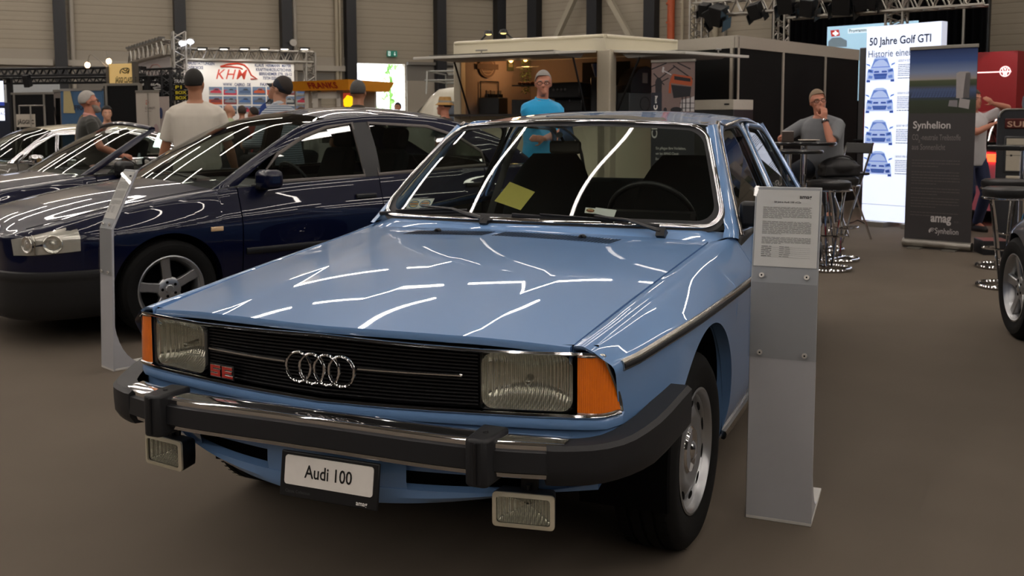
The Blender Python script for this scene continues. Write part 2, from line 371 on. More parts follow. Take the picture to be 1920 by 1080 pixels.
def side_profile(y, z0, n=22, z1=None):
    wt, xc, zc, zt = Wt(y), Xc(y), Zc(y), Zt(y)
    f = pchip([.16, .34, .56, zt], [wt-.075, wt-.022, wt-.004, wt])
    P = [(f(lerp(z0, zt, k/5)), lerp(z0, zt, k/5)) for k in range(5)] if z0 < zt-.02 else []
    P += [(wt, zt), (lerp(wt, xc, .38), lerp(zt, zc, .45)), (lerp(wt, xc, .80), lerp(zt, zc, .86)), (xc+.004, zc-.003)]
    return P
def sample(P, n): return [(p.x, p.y) for p in spline([(a, b, 0) for a, b in P], n)]
ARCH = ((.03, .315, .385), (2.677+.02, .315, .375))
def zlow(y):
    z = ZS if y > -.3 else .45
    for yc, zc_, r in ARCH:
        d = abs(y-yc)
        if d < r: z = max(z, zc_+math.sqrt(r*r-d*d))
        elif yc < .5 and y < yc-r*.95: z = max(z, .45)
    return z
def yfz(z): return pchip([.40, .56, .604, .675, .756, .77], [-.60, -.63, -.645, -.668, -.712, -.718])(z)
def side_grid(y0, y1, n, s, top=None, front=False, gap=.0025):
    ys = [lerp(y0, y1, i/n) for i in range(n+1)]
    for yc, zc_, r in ARCH:
        ys += [yc+r*math.cos(rad(a)) for a in range(0, 181, 4) if y0 < yc+r*math.cos(rad(a)) < y1]
    ys = sorted(set(round(y, 5) for y in ys)); rows = []
    for y in ys:
        zl = zlow(y); row = []
        P = side_profile(y, zl)
        if top: P = P+top(y)
        for x, z in sample(P, 34):
            yy = y
            if front: yy = y+(yfz(z)-y0)*(1-sstep((y-y0)/.25))
            row.append(V((s*x, yy, z)))
        rows.append(row)
    return ys, rows
def arch_lip(mb, ys, rows, s, depth=.05):
    """turn the lower edge of a panel inwards"""
    mb.grid([[r[0], V((r[0].x-s*.012, r[0].y, r[0].z+.004)), V((r[0].x-s*depth, r[0].y, r[0].z+.006))] for r in rows])
for s, nm in ((1, 'front_wing'), (-1, 'front_wing')):
    m = MB()
    def wing_top(y):
        xh, zh = Xh(min(y, .66)), Zh(min(y, .66))
        if y > .62: k = sstep((y-.62)/.16); xh = lerp(xh, Xc(y)-.012, k); zh = lerp(zh, Zc(y)+.001, k)
        return [(Xc(y)-.010, Zc(y)+.0045), (lerp(Xc(y), xh, .55), lerp(Zc(y), zh, .55)+.004), (xh+.004, zh)]
    ys, rows = side_grid(-.66, .795, 46, s, wing_top, True)
    m.grid(rows); arch_lip(m, ys, rows, s)
    # nose: fold the front of the wing top down to the lamp trim, and the hood gap edge down
    fr = [p for p in rows[0] if p.z > .762]
    m.grid([[p, p+V((0, .004, -.008)), p+V((0, .02, -.016))] for p in fr])
    m.grid([[r[-1], r[-1]+V((-s*.002, 0, -.01)), r[-1]+V((-s*.002, 0, -.03))] for r in rows])
    m.build(nm, paint, car, smooth=38)
# bonnet
m = MB(); NX, NY = 60, 44; rows = []
def hood_z(x, y):
    xh = Xh(y); a = abs(x)/xh; zc_, ze = Zm(y), Zh(y)
    z = zc_-(zc_-ze)*(.25*a+.75*a**2.4)
    fade = sstep((y+.83)/.1)*sstep((.62-y)/.25)
    z += .0018*fade*sstep((a-.54)/.05)*sstep((1.0-a)/.35)            # raised swage either side
    return z
for i in range(NX+1):
    t = 2*i/NX-1; row = []
    for j in range(NY+1):
        v = j/NY; xx = t*.661; y0 = yfr(xx); y1 = .585+.05*t*t; y = lerp(y0, y1, v); x = t*(Xh(y)-.0035)
        row.append(V((x, y, hood_z(x, y))))
    f = row[0]; row = [f+V((0, .018, -.026)), f+V((0, .001, -.020)), f+V((0, -.002, -.008))]+row+[row[-1]+V((0, .004, -.01)), row[-1]+V((0, .005, -.03))]
    rows.append(row)
a, b = rows[0], rows[-1]
rows = [[p+V((.002, 0, -.022)) for p in a], [p+V((.0, 0, -.006)) for p in a]]+rows+[[p+V((0, 0, -.006)) for p in b], [p+V((-.002, 0, -.022)) for p in b]]
m.grid(rows); bonnet = m.build('bonnet', paint, car, smooth=30)
# air vents in the bonnet's rear edge: two rows of slanted black slots with a washer jet in each
m = MB(); m2 = MB()
for x0, x1, n in ((-.445, -.115, 26), (-.065, .40, 36)):
    for k in range(n):
        x = lerp(x0, x1, k/(n-1)); P = []
        for dx, dy in ((-.0034, -.052), (.0034, -.052), (.0034+.02, .044), (-.0034+.02, .044)):
            y = .485+dy-.02*(x/.6)**2; P.append(V((x+dx, y, hood_z(x+dx, y)+.0012)))
        m.poly(P)
o = m.build('air_vent_slots', dark, car); o['label'] = 'dark slanted air slots'
for x in (-.335, .275):
    m2 = MB(); z = hood_z(x, .505); m2.ball((x, .505, z+.004), (.016, .011, .009), 12, 8); m2.box((x, .494, z+.008), (.008, .008, .006)); m2.build('washer_jet', blackp, car)
# cowl between bonnet and windscreen
def ws_bot(u): return V((u*.772, .640+.130*abs(u)**2.0, .922-.010*abs(u)**2))
def ws_top(u): return V((u*.590, 1.150+.095*abs(u)**2.0, 1.334-.026*abs(u)**2.2))
def ws(u, v, off=0.):
    a, b = ws_bot(u), ws_top(u); p = a.lerp(b, v); n = V((.25*u, -.62, .75)).normalized()
    return p+n*(.022*math.sin(PI*v)*(1-.3*u*u)+off)
def ws_n(u, v):
    e = .01; return (ws(u+e, v)-ws(u-e, v)).cross(ws(u, v+e)-ws(u, v-e)).normalized()
m = MB(); rows = []
for i in range(41):
    u = i/20-1; x = u*.722; y1 = .605+.03*u*u
    a = V((x, .590+.05*u*u, hood_z(x, .6)-.004)); b = (ws(u*.97, 0)+V((0, -.012, -.002))).lerp(V((.798*(1 if u > 0 else -1), .87, .886)), sstep((abs(u)-.9)/.1)); rows.append([a+V((0, .002, -.04)), a, a.lerp(b, .4)+V((0, 0, .003)), b, b+V((0, .03, .0))])
m.grid(rows); m.build('cowl_panel', paint, car)
# windscreen glass, its black seal and chrome surround
def border(du, dv, n=14, rr=.11):
    """closed path (u, v) with rounded corners, inset by du, dv"""
    U = 1-du; v0, v1 = dv, 1-dv; out = []
    for cu, cv, a0 in ((U-rr, v0+rr*1.5, -90), (U-rr, v1-rr*1.5, 0), (-U+rr, v1-rr*1.5, 90), (-U+rr, v0+rr*1.5, 180)):
        out += [(cu+rr*math.cos(rad(a0+90*k/n)), cv+rr*1.5*math.sin(rad(a0+90*k/n))) for k in range(n+1)]
    res = []
    for i, (u, v) in enumerate(out):     # refine the long edges
        res.append((u, v)); u2, v2 = out[(i+1) % len(out)]; k = int(max(abs(u2-u), abs(v2-v))/.06)
        res += [(lerp(u, u2, t/(k+1)), lerp(v, v2, t/(k+1))) for t in range(1, k+1)]
    return res
m = MB(); rows = []
for j in range(25):
    v = .03+.94*j/24; e = 0
    for d in (v-.03, .97-v):
        if d < .165: e = max(e, .11*(1-math.sqrt(max(0, 1-(1-d/.165)**2))))
    rows.append([ws((2*i/40-1)*(.975-e), v) for i in range(41)])
m.grid(rows); m.build('windscreen', screen, car, smooth=60)
def band(b0, b1, off0, off1): return [[ws(u0, v0, off0), ws(u1, v1, off1)] for (u0, v0), (u1, v1) in zip(b0, b1)]
B0, B1, B2, B3 = border(-.005, -.012, rr=.125), border(.012, .014, rr=.115), border(.032, .042, rr=.105), border(.05, .07, rr=.10)
m = MB(); bb = border(.018, .02, rr=.112); m.ribbon([ws(u, v, .003) for u, v in bb], .017, .009, lambda i: ws_n(*bb[i]), closed=True); m.build('windscreen_surround', chrome, car, smooth=50)
m = MB(); m.grid(band(B1, B3, .002, .0015), cu=True); m.grid(band(B0, B1, -.004, .003), cu=True); m.build('windscreen_seal', rubber, car)
# windscreen pillars
for s in (1, -1):
    m = MB(); rows = []
    for k in range(26):
        v = -.06+1.05*k/25; a = ws(s*.985, max(v, 0.0), -.002)+(V((0, -.045, -.02)) if v < 0 else V((0, 0, 0)))
        o = V((s*lerp(.802, .615, clamp(v)), lerp(.845, 1.315, clamp(v)), lerp(.893, 1.318, clamp(v))))+(V((s*.002, -.03, -.02)) if v < 0 else V((0, 0, 0)))
        mid = a.lerp(o, .5)+V((s*.016, -.012, .008)); rows.append([a, a.lerp(o, .22)+V((s*.011, -.008, .006)), mid, a.lerp(o, .8)+V((s*.012, -.004, .004)), o, o+V((-s*.02, .01, -.01))])
    m.grid(rows); m.build('windscreen_pillar', paint, car, smooth=50)
# roof
def rail(s, t):     # roof side edge, t 0..1 front to back
    y = lerp(1.30, 2.72, t); return V((s*(.612+.012*math.sin(PI*t)-.03*t*t), y, 1.316+.030*math.sin(PI*min(1, t*1.15))-.035*t**3))
m = MB(); rows = []
for i in range(37):
    u = 2*i/36-1; a = ws(u*.985, 1.0)+V((0, -.002, .004)); b = V((u*.57, 2.80-.06*u*u, 1.318-.02*u*u)); row = []
    for j in range(31):
        t = j/30; e = rail(1 if u > 0 else -1, t); edge = abs(u); y = lerp(a.y, b.y, t)
        xx = u*lerp(.590, e.x*(1 if u > 0 else -1) if True else 0, sstep(t*6)) if t < .17 else u*abs(e.x)
        z = lerp(ws(0, 1).z+.004, 1.384, sstep(t*2.1)) if t < .48 else lerp(1.384, 1.322, ((t-.48)/.52)**2)
        ze = lerp(ws(1, 1).z+.004, 1.346, sstep(t*2.2)) if t < .45 else lerp(1.346, 1.292, ((t-.45)/.55)**2)
        row.append(V((xx, y, lerp(z, ze, edge**2.6))))
    rows.append(row)
side_l = [r for r in rows[0]]; side_r = [r for r in rows[-1]]
m.grid([[p+V((-.004, 0, -.012)) for p in side_l]]+rows+[[p+V((.004, 0, -.012)) for p in side_r]])
m.build('roof_panel', paint, car, smooth=50)
# drip rails along the pillars and roof edge
for s in (1, -1):
    m = MB(); e = rows[-1] if s > 0 else rows[0]
    path = [V((s*.806, .862, .885)), V((s*.74, 1.01, 1.035)), V((s*.672, 1.18, 1.19)), V((s*.618, 1.315, 1.318))]+[p+V((s*.006, 0, -.012)) for p in e[4:-1]]+[V((s*.60, 3.0, 1.20)), V((s*.66, 3.3, 1.0))]
    m.tube(spline(path, 60), .008, 8, flat=(1, 1.3)); m.build('drip_rail', mat('dark_chrome', '#8a8580', .2, metal=1), car)
# doors: lower skin, window frame, glass
def win_quad(y0b, y1b, y0t, y1t, s, off=0.):
    """corner points of a side window opening: belt front, belt rear, top rear, top front"""
    f = lambda y: V((s*(Xc(y)-.012+off), y, Zc(y)+.012)); e = lambda y: V((s*(lerp(.606, .603, (y-1.3)/1.4)+off), y, 1.318-.04*max(0, (y-2.2)/.6)**2))
    return f(y0b), f(y1b), e(y1t), e(y0t)
def frame_path(q, n=10, r=.14):
    """closed rounded path round four corners"""
    out = []
    for i in range(4):
        p, a, b = q[i], q[i-1], q[(i+1) % 4]; ra = min(r, .35*(a-p).length); rb = min(r, .35*(b-p).length); rr = min(ra, rb) if i > 1 else .02
        A = p+(a-p).normalized()*rr; B = p+(b-p).normalized()*rr
        out += [A*(1-t)**2+p*2*t*(1-t)+B*t*t for t in [k/n for k in range(n+1)]]
    return out
def window(q, s, part, frame_m, fw=.03):
    c = sum(q, V())/4; nrm = (q[1]-q[0]).cross(q[3]-q[0]).normalized()
    if nrm.x*s < 0: nrm = -nrm
    P = frame_path(q)
    m = MB(); m.poly([p-nrm*.012 for p in P]); m.build('window_glass', screen, part, smooth=0)
    m = MB(); m.ribbon(P, fw, .014, nrm, closed=True); m.build('window_frame', frame_m, part, smooth=40)
    m = MB(); Q = [p+(c-p).normalized()*(fw*.75)+nrm*.002 for p in P]; m.ribbon(Q, .016, .006, nrm, closed=True); m.build('window_seal', rubber, part)
for s in (1, -1):
    for y0, y1, nm, wq in ((.80, 1.925, 'front_door', (.93, 1.87, 1.36, 1.90)), (1.93, 2.86, 'rear_door', (1.99, 2.93, 2.0, 2.62))):
        m = MB(); ys, rows = side_grid(y0, y1-.002, 24, s, lambda y: [(Xc(y)-.012, Zc(y)+.008), (Xc(y)-.03, Zc(y)+.012)])
        m.grid(rows); arch_lip(m, ys, rows, s, .03)
        for r in (rows[0], rows[-1]): m.grid([[p, p+V((-s*.02, 0, 0))] for p in r])
        d = m.build(nm, paint, car, smooth=38)
        window(win_quad(*wq, s), s, d, paint)
        y = y1-.16; m = MB(); m.box((s*(Wt(y)+.012), y, .80), (.022, .15, .025)); m.build('door_handle', chrome, d, bevel=.006)
        y = (y0+y1)/2; m = MB(); m.box((s*(Wt(y)-.085), y, .58), (.03, y1-y0-.02, .62)); m.build('door_lining', trimgrey, d, bevel=.01)
    m = MB(); m.tube([V((s*(.795+.004), 1.925, .925)), V((s*.70, 1.93, 1.13)), V((s*.611, 1.945, 1.318))], .018, 8, flat=(.5, 1.1)); m.build('middle_pillar_trim', mat('brushed_trim', '#b4c0d0', .18, metal=1), car)
    # quarter panel and rear pillar
    m = MB(); ys, rows = side_grid(2.865, 3.79, 22, s, lambda y: [(Xc(y)-.012, Zc(y)+.010), (Xc(y)-.06, Zc(y)+.016)])
    m.grid(rows); arch_lip(m, ys, rows, s); m.build('rear_wing', paint, car, smooth=38)
    m = MB(); rows = []
    for k in range(13):
        t = k/12; a = V((s*lerp(.782, .598, t), lerp(2.97, 2.66, t), lerp(.925, 1.312, t))); b = V((s*lerp(.72, .572, t), lerp(3.42, 2.80, t), lerp(.925, 1.314, t)))
        rows.append([a, a.lerp(b, .33)+V((s*.012, 0, .006)), a.lerp(b, .66)+V((s*.014, 0, .008)), b])
    m.grid(rows); m.build('rear_pillar', paint, car)
    # trim strip along the flank, sill strip
    m = MB(); P = [V((s*(Wt(y)+.002), y, Zt(y))) for y in [lerp(-.655, 3.70, k/60) for k in range(61)]]
    m.ribbon(P, .028, .013, (s, 0, .15)); m.build('side_trim', satin, car, smooth=60)
    m = MB(); m.ribbon([p+V((s*.011, 0, 0)) for p in P], .014, .005, (s, 0, .15)); m.build('side_trim_insert', rubber, car)
    m = MB(); m.ribbon([V((s*(Wt(y)-.055), y, .215)) for y in [lerp(.46, 2.27, k/20) for k in range(21)]], .03, .016, (s, 0, -.2)); m.build('sill_trim', satin, car)
    # wheel well
    for yc, zc_, r in ARCH:
        m = MB(); A = [rad(lerp(-12, 192, k/40)) for k in range(41)]
        m.grid([[V((s*xx, yc+q*math.cos(a), zc_+q*math.sin(a))) for q, xx in ((.0, .56), (r+.01, .56), (r+.01, .82), (r, .825))] for a in A]); m.build('wheel_arch_liner', dark, car)
# boot and tail
m = MB(); rows = []
for i in range(21):
    u = i/10-1; rows.append([V((u*.71, 3.40-.05*u*u, .925)), V((u*.70, 3.6, .918-.012*u*u)), V((u*.69, 3.775-.05*u*u, .895-.015*u*u)), V((u*.70, 3.80-.05*u*u, .85)), V((u*.73, 3.79-.05*u*u, .55)), V((u*.72, 3.77-.05*u*u, .30))])
m.grid(rows); m.build('boot_lid', paint, car)
m = MB(); rows = []
for i in range(17):
    u = i/8-1; a = V((u*.69, 3.42-.05*u*u, .93)); b = V((u*.565, 2.80-.04*u*u, 1.312-.02*u*u)); rows.append([a.lerp(b, k/8)+V((0, .03, .02))*math.sin(PI*k/8) for k in range(9)])
m.grid(rows); m.build('rear_window', screen, car)
for s in (1, -1):
    m = MB(); m.box((s*.56, 3.80, .72), (.30, .05, .15)); m.build('tail_lamp', mat('red_lens', '#8c1410', .15, coat=1), car, bevel=.01)
m = MB(); m.tube(spline([V((-.86, 3.3, .50)), V((-.80, 3.74, .50)), V((-.5, 3.86, .50)), V((.5, 3.86, .50)), V((.80, 3.74, .50)), V((.86, 3.3, .50))], 40), .05, 10, flat=(1.1, .5), up=(0, 0, 1)); m.build('rear_bumper', rubber, car)
# ---------------------------------------------------------------- front: grille, lamps, panels
def front(x, z, off=0.): return V((x, yF(x)-off, z))
def lintop(x): return .770-.016*(abs(x)/.44) if abs(x) < .44 else .754
m = MB()
for k in range(17):
    z0 = .611+k*.0092; P = [front(x, z0+(lintop(x)-.757)*k/17, -.014) for x in [lerp(-.425, .425, i/30) for i in range(31)]]
    m.grid([[p+V((0, .014, 0)), p+V((0, 0, .0005)), p+V((0, 0, .0042)), p+V((0, .014, .0048))] for p in P])
m.grid([[front(x, .60, -.03), front(x, .775, -.03)] for x in [lerp(-.428, .428, i/40) for i in range(41)]])
grille = m.build('radiator_grille', blackp, car, smooth=30)
m = MB(); P = [front(x, .692, .001) for x in [lerp(-.402, -.112, i/16) for i in range(17)]]; m.ribbon(P, .007, .010, (0, -1, 0))
m.build('grille_bar', chrome, grille)
m = MB(); P = [front(x, .692, .001) for x in [lerp(.112, .388, i/16) for i in range(17)]]; m.ribbon(P, .006, .010, (0, -1, 0)); m.ball(front(.39, .692, .006), .0055, 10, 8)
m.build('grille_bar', chrome, grille)
for k in range(4):
    x = -.0675+.045*k; c = front(0, .682, .006)+V((x, .06*abs(x), 0)); m = MB()
    m.tube([c+V((.0385*math.cos(a), -.002*(k % 2), .040*math.sin(a))) for a in [2*PI*i/40 for i in range(40)]], .0042, 8, closed=True, up=(0, 1, 0)); m.build('badge_ring', chrome, grille)
# 5E badge
m = MB(); fr5 = lambda u, d, w_: front(-.405+u, .610+w_, .004+d)
m.prism([(0, 0), (.098, 0), (.098, .042), (0, .042)], 0, .002, fr5, 2)
def blocky(mb, segs, d, e, mi):
    for (a, b, c, dd) in segs: mb.prism([(a-e, b-e), (c+e, b-e), (c+e, dd+e), (a-e, dd+e)], 0, d, fr5, mi)
five = ((.004, .029, .044, .036), (.004, .017, .014, .036), (.004, .017, .044, .024), (.034, .005, .044, .024), (.004, .005, .044, .012))
ee = ((.052, .029, .092, .036), (.052, .005, .062, .036), (.052, .017, .090, .024), (.052, .005, .094, .012))
blocky(m, five, .004, .0016, 0); blocky(m, ee, .004, .0016, 0); blocky(m, five, .0052, 0, 1); blocky(m, ee, .0052, 0, 1)
o = m.build('five_e_badge', [chrome, mat('badge_red', '#b3281e', .3, coat=1), blackp], grille, smooth=20); o['label'] = 'red 5E lettering edged in chrome'
# chrome trims above and below
m = MB(); xs = [lerp(-.735, .735, i/60) for i in range(61)]
m.ribbon([front(x, lintop(x)+.003-(.012 if abs(x) > .72 else 0), .004) for x in xs], .010, .010, (0, -1, .3))
m.build('upper_grille_trim', chrome, car)
m = MB(); m.ribbon([front(x, .599, .004) for x in [lerp(-.765, .765, i/60) for i in range(61)]], .010, .009, (0, -1, .3)); m.build('lower_grille_trim', chrome, car)
m = MB(); m.grid([[front(x, lintop(x)+.004, -.018), front(x, lintop(x)+.022, -.018)] for x in [lerp(-.72, .72, i/40) for i in range(41)]]); m.build('bonnet_gap_shade', dark, car)  # dark strip standing in for the shaded gap under the bonnet lip
for s in (1, -1):
    # headlamp: reflector bowl, bulb, ribbed lens in a dark frame
    c = V((s*.555, -.70, .679)); u = (front(s*.674, .68)-front(s*.43, .68)).normalized()*s; n = V((-u.y, u.x, 0)); n = n if n.y < 0 else -n
    fl = lambda a, d, b: front(s*.552, .679)+u*a+n*d+V((0, 0, b))
    rr = lambda hw, hh, r=.016: [(sx*(hw-r)+r*math.cos(rad(a0+k*15)), sz*(hh-r)+r*math.sin(rad(a0+k*15))) for sx, sz, a0 in ((1, 1, 0), (-1, 1, 90), (-1, -1, 180), (1, -1, 270)) for k in range(7)]
    hp = MB(); hp.grid([[fl(a*k, -.012, b*k) if e == 0 else fl(a*k, e, b*k) for k, e in ((1.02, .0), (1.02, -.06))] for a, b in rr(.122, .0745)], cu=True); h = hp.build('headlamp', blackp, car)
    m = MB(); rws = []
    for k in range(9):
        q = k/8; rws.append([fl(a*(1-.80*q**1.6), -.008-.075*math.sin(q*PI/2)**.8, b*(1-.80*q**1.6)) for a, b in rr(.116, .071, .03)])
    m.grid(rws, cv=True); m.poly(rws[-1]); m.build('reflector', reflm, h, smooth=50)
    m = MB(); m.tube([fl(.0, -.07, -.005), fl(.0, -.035, -.005)], [.011, .008], 12); m.ball(fl(0, -.03, -.005), .010, 12, 8); m.build('bulb', satin, h)
    m = MB(); rws = [[fl(a*k, .010*(1-k**3), b*k) for k in (.0001, .3, .6, .85, 1)] for a, b in rr(.118, .073)]; m.grid(rws, cu=True); m.build('lens', lensg, h, smooth=60)
    m = MB()
    for k in range(44):
        a = lerp(-.112, .112, k/43)
        if k < 4 or 7 <= k: m.tube([fl(a, .0095*(1-(abs(a)/.118)**3)-.001, -.066), fl(a, .0095*(1-(abs(a)/.118)**3)-.001, .066)], .00085, 4)
    m.build('lens_ribs', lensg, h); 
    # indicator wrapping round the corner
    m = MB(); rws = []
    for i in range(15):
        t = i/14; col_ = []
        for j in range(9):
            q = j/8; xx = lerp(.677, lerp(.768, .736, q**1.5), t); zz = lerp(.604, .754, q); col_.append(V((s*(xx+.004*math.sin(PI*t)), yF(xx)-.006*math.sin(PI*t)-.003, zz)))
        rws.append(col_)
    m.grid(rws); edge = [r[0] for r in rws]+rws[-1][1:]+[r[-1] for r in rws[::-1]][1:]
    m.build('turn_signal', amber, car)
    m = MB(); m.tube(edge+[], .005, 6); m.build('turn_signal_surround', satin, car)
# body strip under the lamps, air dam
m = MB(); rows = []
for i in range(61):
    x = lerp(-.77, .77, i/60); a = abs(x); y = yF(min(a, .76))+(0 if a < .76 else (a-.76)*3.2)
    rows.append([V((x, y+.004, .597)), V((x, y-.010, .590)), V((x, y-.013, .578)), V((x, y-.008, .566)), V((x, y+.010, .560)), V((x, y+.012, .50)), V((x, y+.03, .42))])
m.grid(rows); m.build('front_panel', paint, car)
def yV(x): return -.825+.10*abs(x/.5)**2.2
m = MB()
def dam(x0, x1, zt_, n, zb=None):
    rws = []
    for i in range(n+1):
        x = lerp(x0, x1, i/n); b = .325+.052*abs(x/.55)**1.7; t = zt_
        rws.append([V((x, yV(x)+.03, t)), V((x, yV(x), t-.006)), V((x, yV(x)-.002, lerp(t, b, .6))), V((x, yV(x)+.012, b)), V((x, yV(x)+.06, b-.006))])
    m.grid(rws)
dam(-.70, .70, .385, 40); dam(-.19, .24, .50, 16); dam(-.70, -.50, .50, 8); dam(.54, .70, .50, 8)
m.build('front_apron', paint, car)
m = MB(); m.grid([[V((x, yV(x)+.05, .36)), V((x, yV(x)+.05, .53))] for x in [lerp(-.7, .7, i/30) for i in range(31)]]); m.box((0, 1.75, .27), (1.3, 3.9, .10)); m.box((0, -.12, .47), (.98, 1.1, .30)); m.build('underbody_filler', dark, car, smooth=0)  # added dark sheet and boxes that stop light leaking through the car
# bumper: chrome bar with a black rubber facing, end caps, two overriders
def yB(x): return pchip([0, .3, .49, .64, .74, .80, .845, .872], [-.925, -.912, -.888, -.842, -.795, -.715, -.58, -.36])(abs(x))
def zB(x): return .515+.020*(1-clamp(abs(x)/.7)**1.5)
xs = [lerp(-.68, .68, i/48) for i in range(49)]
m = MB(); m.grid([[V((x, yB(x)+.07, zB(x)+.046)), V((x, yB(x)+.012, zB(x)+.046)), V((x, yB(x)+.002, zB(x)+.040)), V((x, yB(x), zB(x)+.030)), V((x, yB(x)+.004, zB(x)+.02)), V((x, yB(x)+.004, zB(x)-.026)), V((x, yB(x), zB(x)-.032)), V((x, yB(x)+.006, zB(x)-.044)), V((x, yB(x)+.05, zB(x)-.050))] for x in xs])
bum = m.build('front_bumper', chrome, car, smooth=40)
m = MB(); m.grid([[V((x, yB(x)+.004, zB(x)+.026)), V((x, yB(x)-.008, zB(x)+.024)), V((x, yB(x)-.010, zB(x)-.026)), V((x, yB(x)+.004, zB(x)-.029))] for x in xs]); m.build('rubber_facing', rubber, bum)
for s in (1, -1):
    m = MB(); rows = []
    P = [(.642, 0), (.66, 1), (.70, 1), (.735, 1), (.765, 1), (.79, 1), (.81, 1), (.828, 1), (.843, 1), (.855, 1), (.864, 1), (.872, 1)]
    for x, k in P:
        y = yB(x); g = .014 if k else .010; t = (abs(x)-.64)/.232; zt_ = zB(.7)+.044+.050*max(0, (y+.72)/.36)**1.0; zb_ = zB(.7)-.056+.03*max(0, (y+.6)/.3)
        tx = (pchip([.6, .74, .80, .872], [.35, .75, .95, 1.0])(x)); nx = V((tx, -math.sqrt(max(0, 1-tx*tx)), 0))
        b = V((x, y, 0)); ins = b-nx*.055
        rows.append([V((s*q.x, q.y, z)) for q, z in ((ins, zt_), (b+nx*(g-.012), zt_), (b+nx*g, zt_-.010), (b+nx*g, lerp(zt_, zb_, .5)), (b+nx*(g-.002), zb_+.022), (b+nx*(g-.016), zb_), (ins, zb_-.002))])
    m.grid(rows); m.poly(rows[0][::-1]); m.poly(rows[-1]); m.build('end_cap', rubber, bum, smooth=35)
    m = MB(); c = s*.494; yb = yB(.494)
    prof = [(-.022, -.040), (.022, -.040), (.030, -.030), (.036, .085), (-.036, .085), (-.030, -.030)]
    m.add([V((c+a, yb+b*1.0, z)) for z in (zB(.5)-.060, zB(.5)+.058) for a, b in prof], [(5, 4, 3, 2, 1, 0), (6, 7, 8, 9, 10, 11)]+[(i, (i+1) % 6, 6+(i+1) % 6, 6+i) for i in range(6)])
    m.build('overrider', rubber, bum, bevel=.008, seg=3)
    m = MB(); m.tube([V((c, yb-.043, zB(.5)-.052)), V((c, yb-.043, zB(.5)+.05))], .004, 6); m.lathe([(.0, 0), (.006, 0), (.007, -.004)], (c, yb+.02, zB(.5)+.062), 'Z', 12); m.build('overrider_rib', blackp, bum)
    # fog lamp hung under the bumper
    c = V((s*.566, -.800, .372)); a = rad(-9*s); ux = V((math.cos(a), -math.sin(a)*1, 0)); uy = V((ux.y, -ux.x, 0)); fg = lambda p, d, q: c+ux*p+uy*d+V((0, 0, q))
    R2 = lambda hw, hh, r=.010: [(sx*(hw-r)+r*math.cos(rad(a0+k*22.5)), sz*(hh-r)+r*math.sin(rad(a0+k*22.5))) for sx, sz, a0 in ((1, 1, 0), (-1, 1, 90), (-1, -1, 180), (1, -1, 270)) for k in range(5)]
    m = MB(); m.grid([[fg(p*k, d, q*k) for k, d in ((.55, -.075), (.9, -.05), (1, -.004), (1, .0))] for p, q in R2(.079, .044)], cu=True); m.poly([fg(p*.55, -.075, q*.55) for p, q in R2(.079, .044)]); fl_ = m.build('fog_lamp', blackp, car)
    m = MB(); m.grid([[fg(p*k, d, q*j) for k, j, d in ((1, 1, 0), (1, 1, .006), (.87, .78, .009), (.87, .78, .003))] for p, q in R2(.079, .044)], cu=True); m.build('fog_lamp_rim', mat('cream_chrome', '#d8d0ba', .25, metal=.4), fl_)
    m = MB(); m.grid([[fg(p*k, .004+.004*(1-k), q*k) for k in (.001, .5, 1)] for p, q in R2(.069, .035)], cu=True); m.build('fog_lens', lensg, fl_)
    m = MB(); m.grid([[fg(p*k, -.002-.045*(1-k)**.7, q*k) for k in (1, .85, .6, .3, .05)] for p, q in R2(.069, .035)], cu=True); m.build('fog_reflector', reflm, fl_)
    m = MB()
    for k in range(26): m.tube([fg(lerp(-.066, .066, k/25), .0055, -.033), fg(lerp(-.066, .066, k/25), .0055, .033)], .0009, 4)
    m.build('fog_lens_ribs', lensg, fl_)
    m = MB(); m.bar(c+V((0, .04, .04)), c+V((0, .05, .115)), .045, .008, up=(0, 1, 0)); m.tube([c+V((.0, .03, .042)), c+V((0, .03, .056))], .009, 8); m.build('fog_lamp_bracket', blackp, fl_)
# number plate
pl = lambda u_, d, w_: V((.078+u_, -.918-d+.014*w_/.1, .392+w_))
m = MB(); m.prism([(-.147, -.028), (.147, -.028), (.147, .088), (-.147, .088)], 0, .008, pl); plate = m.build('number_plate', blackp, car, bevel=.003)
m = MB(); R3 = [(sx*(.132-.008)+.008*math.cos(rad(a0+k*22.5)), .042+sz*(.037-.008)+.008*math.sin(rad(a0+k*22.5))) for sx, sz, a0 in ((1, 1, 0), (-1, 1, 90), (-1, -1, 180), (1, -1, 270)) for k in range(5)]
m.prism(R3, .008, .0105, pl); o = m.build('plate_face', mat('plate_white', '#e4e0da', .35), plate); o['label'] = 'white plate face'
m = MB(); text(m, 'Audi 100', 0, .028, .046, .0112, 0, 'C', width=.142, bold=.014, fr=pl); text(m, 'Classic Collection', -.128, -.016, .011, .0086, 1, fr=pl, width=.075); text(m, 'amag', .118, -.020, .016, .0086, 2, 'R', fr=pl, bold=.02)
m.build('plate_lettering', [mat('print_black', '#0b0b0c', .5), mat('print_grey', '#4a4a4c', .5), mat('print_white', '#e8e6e2', .5)], plate, smooth=0)
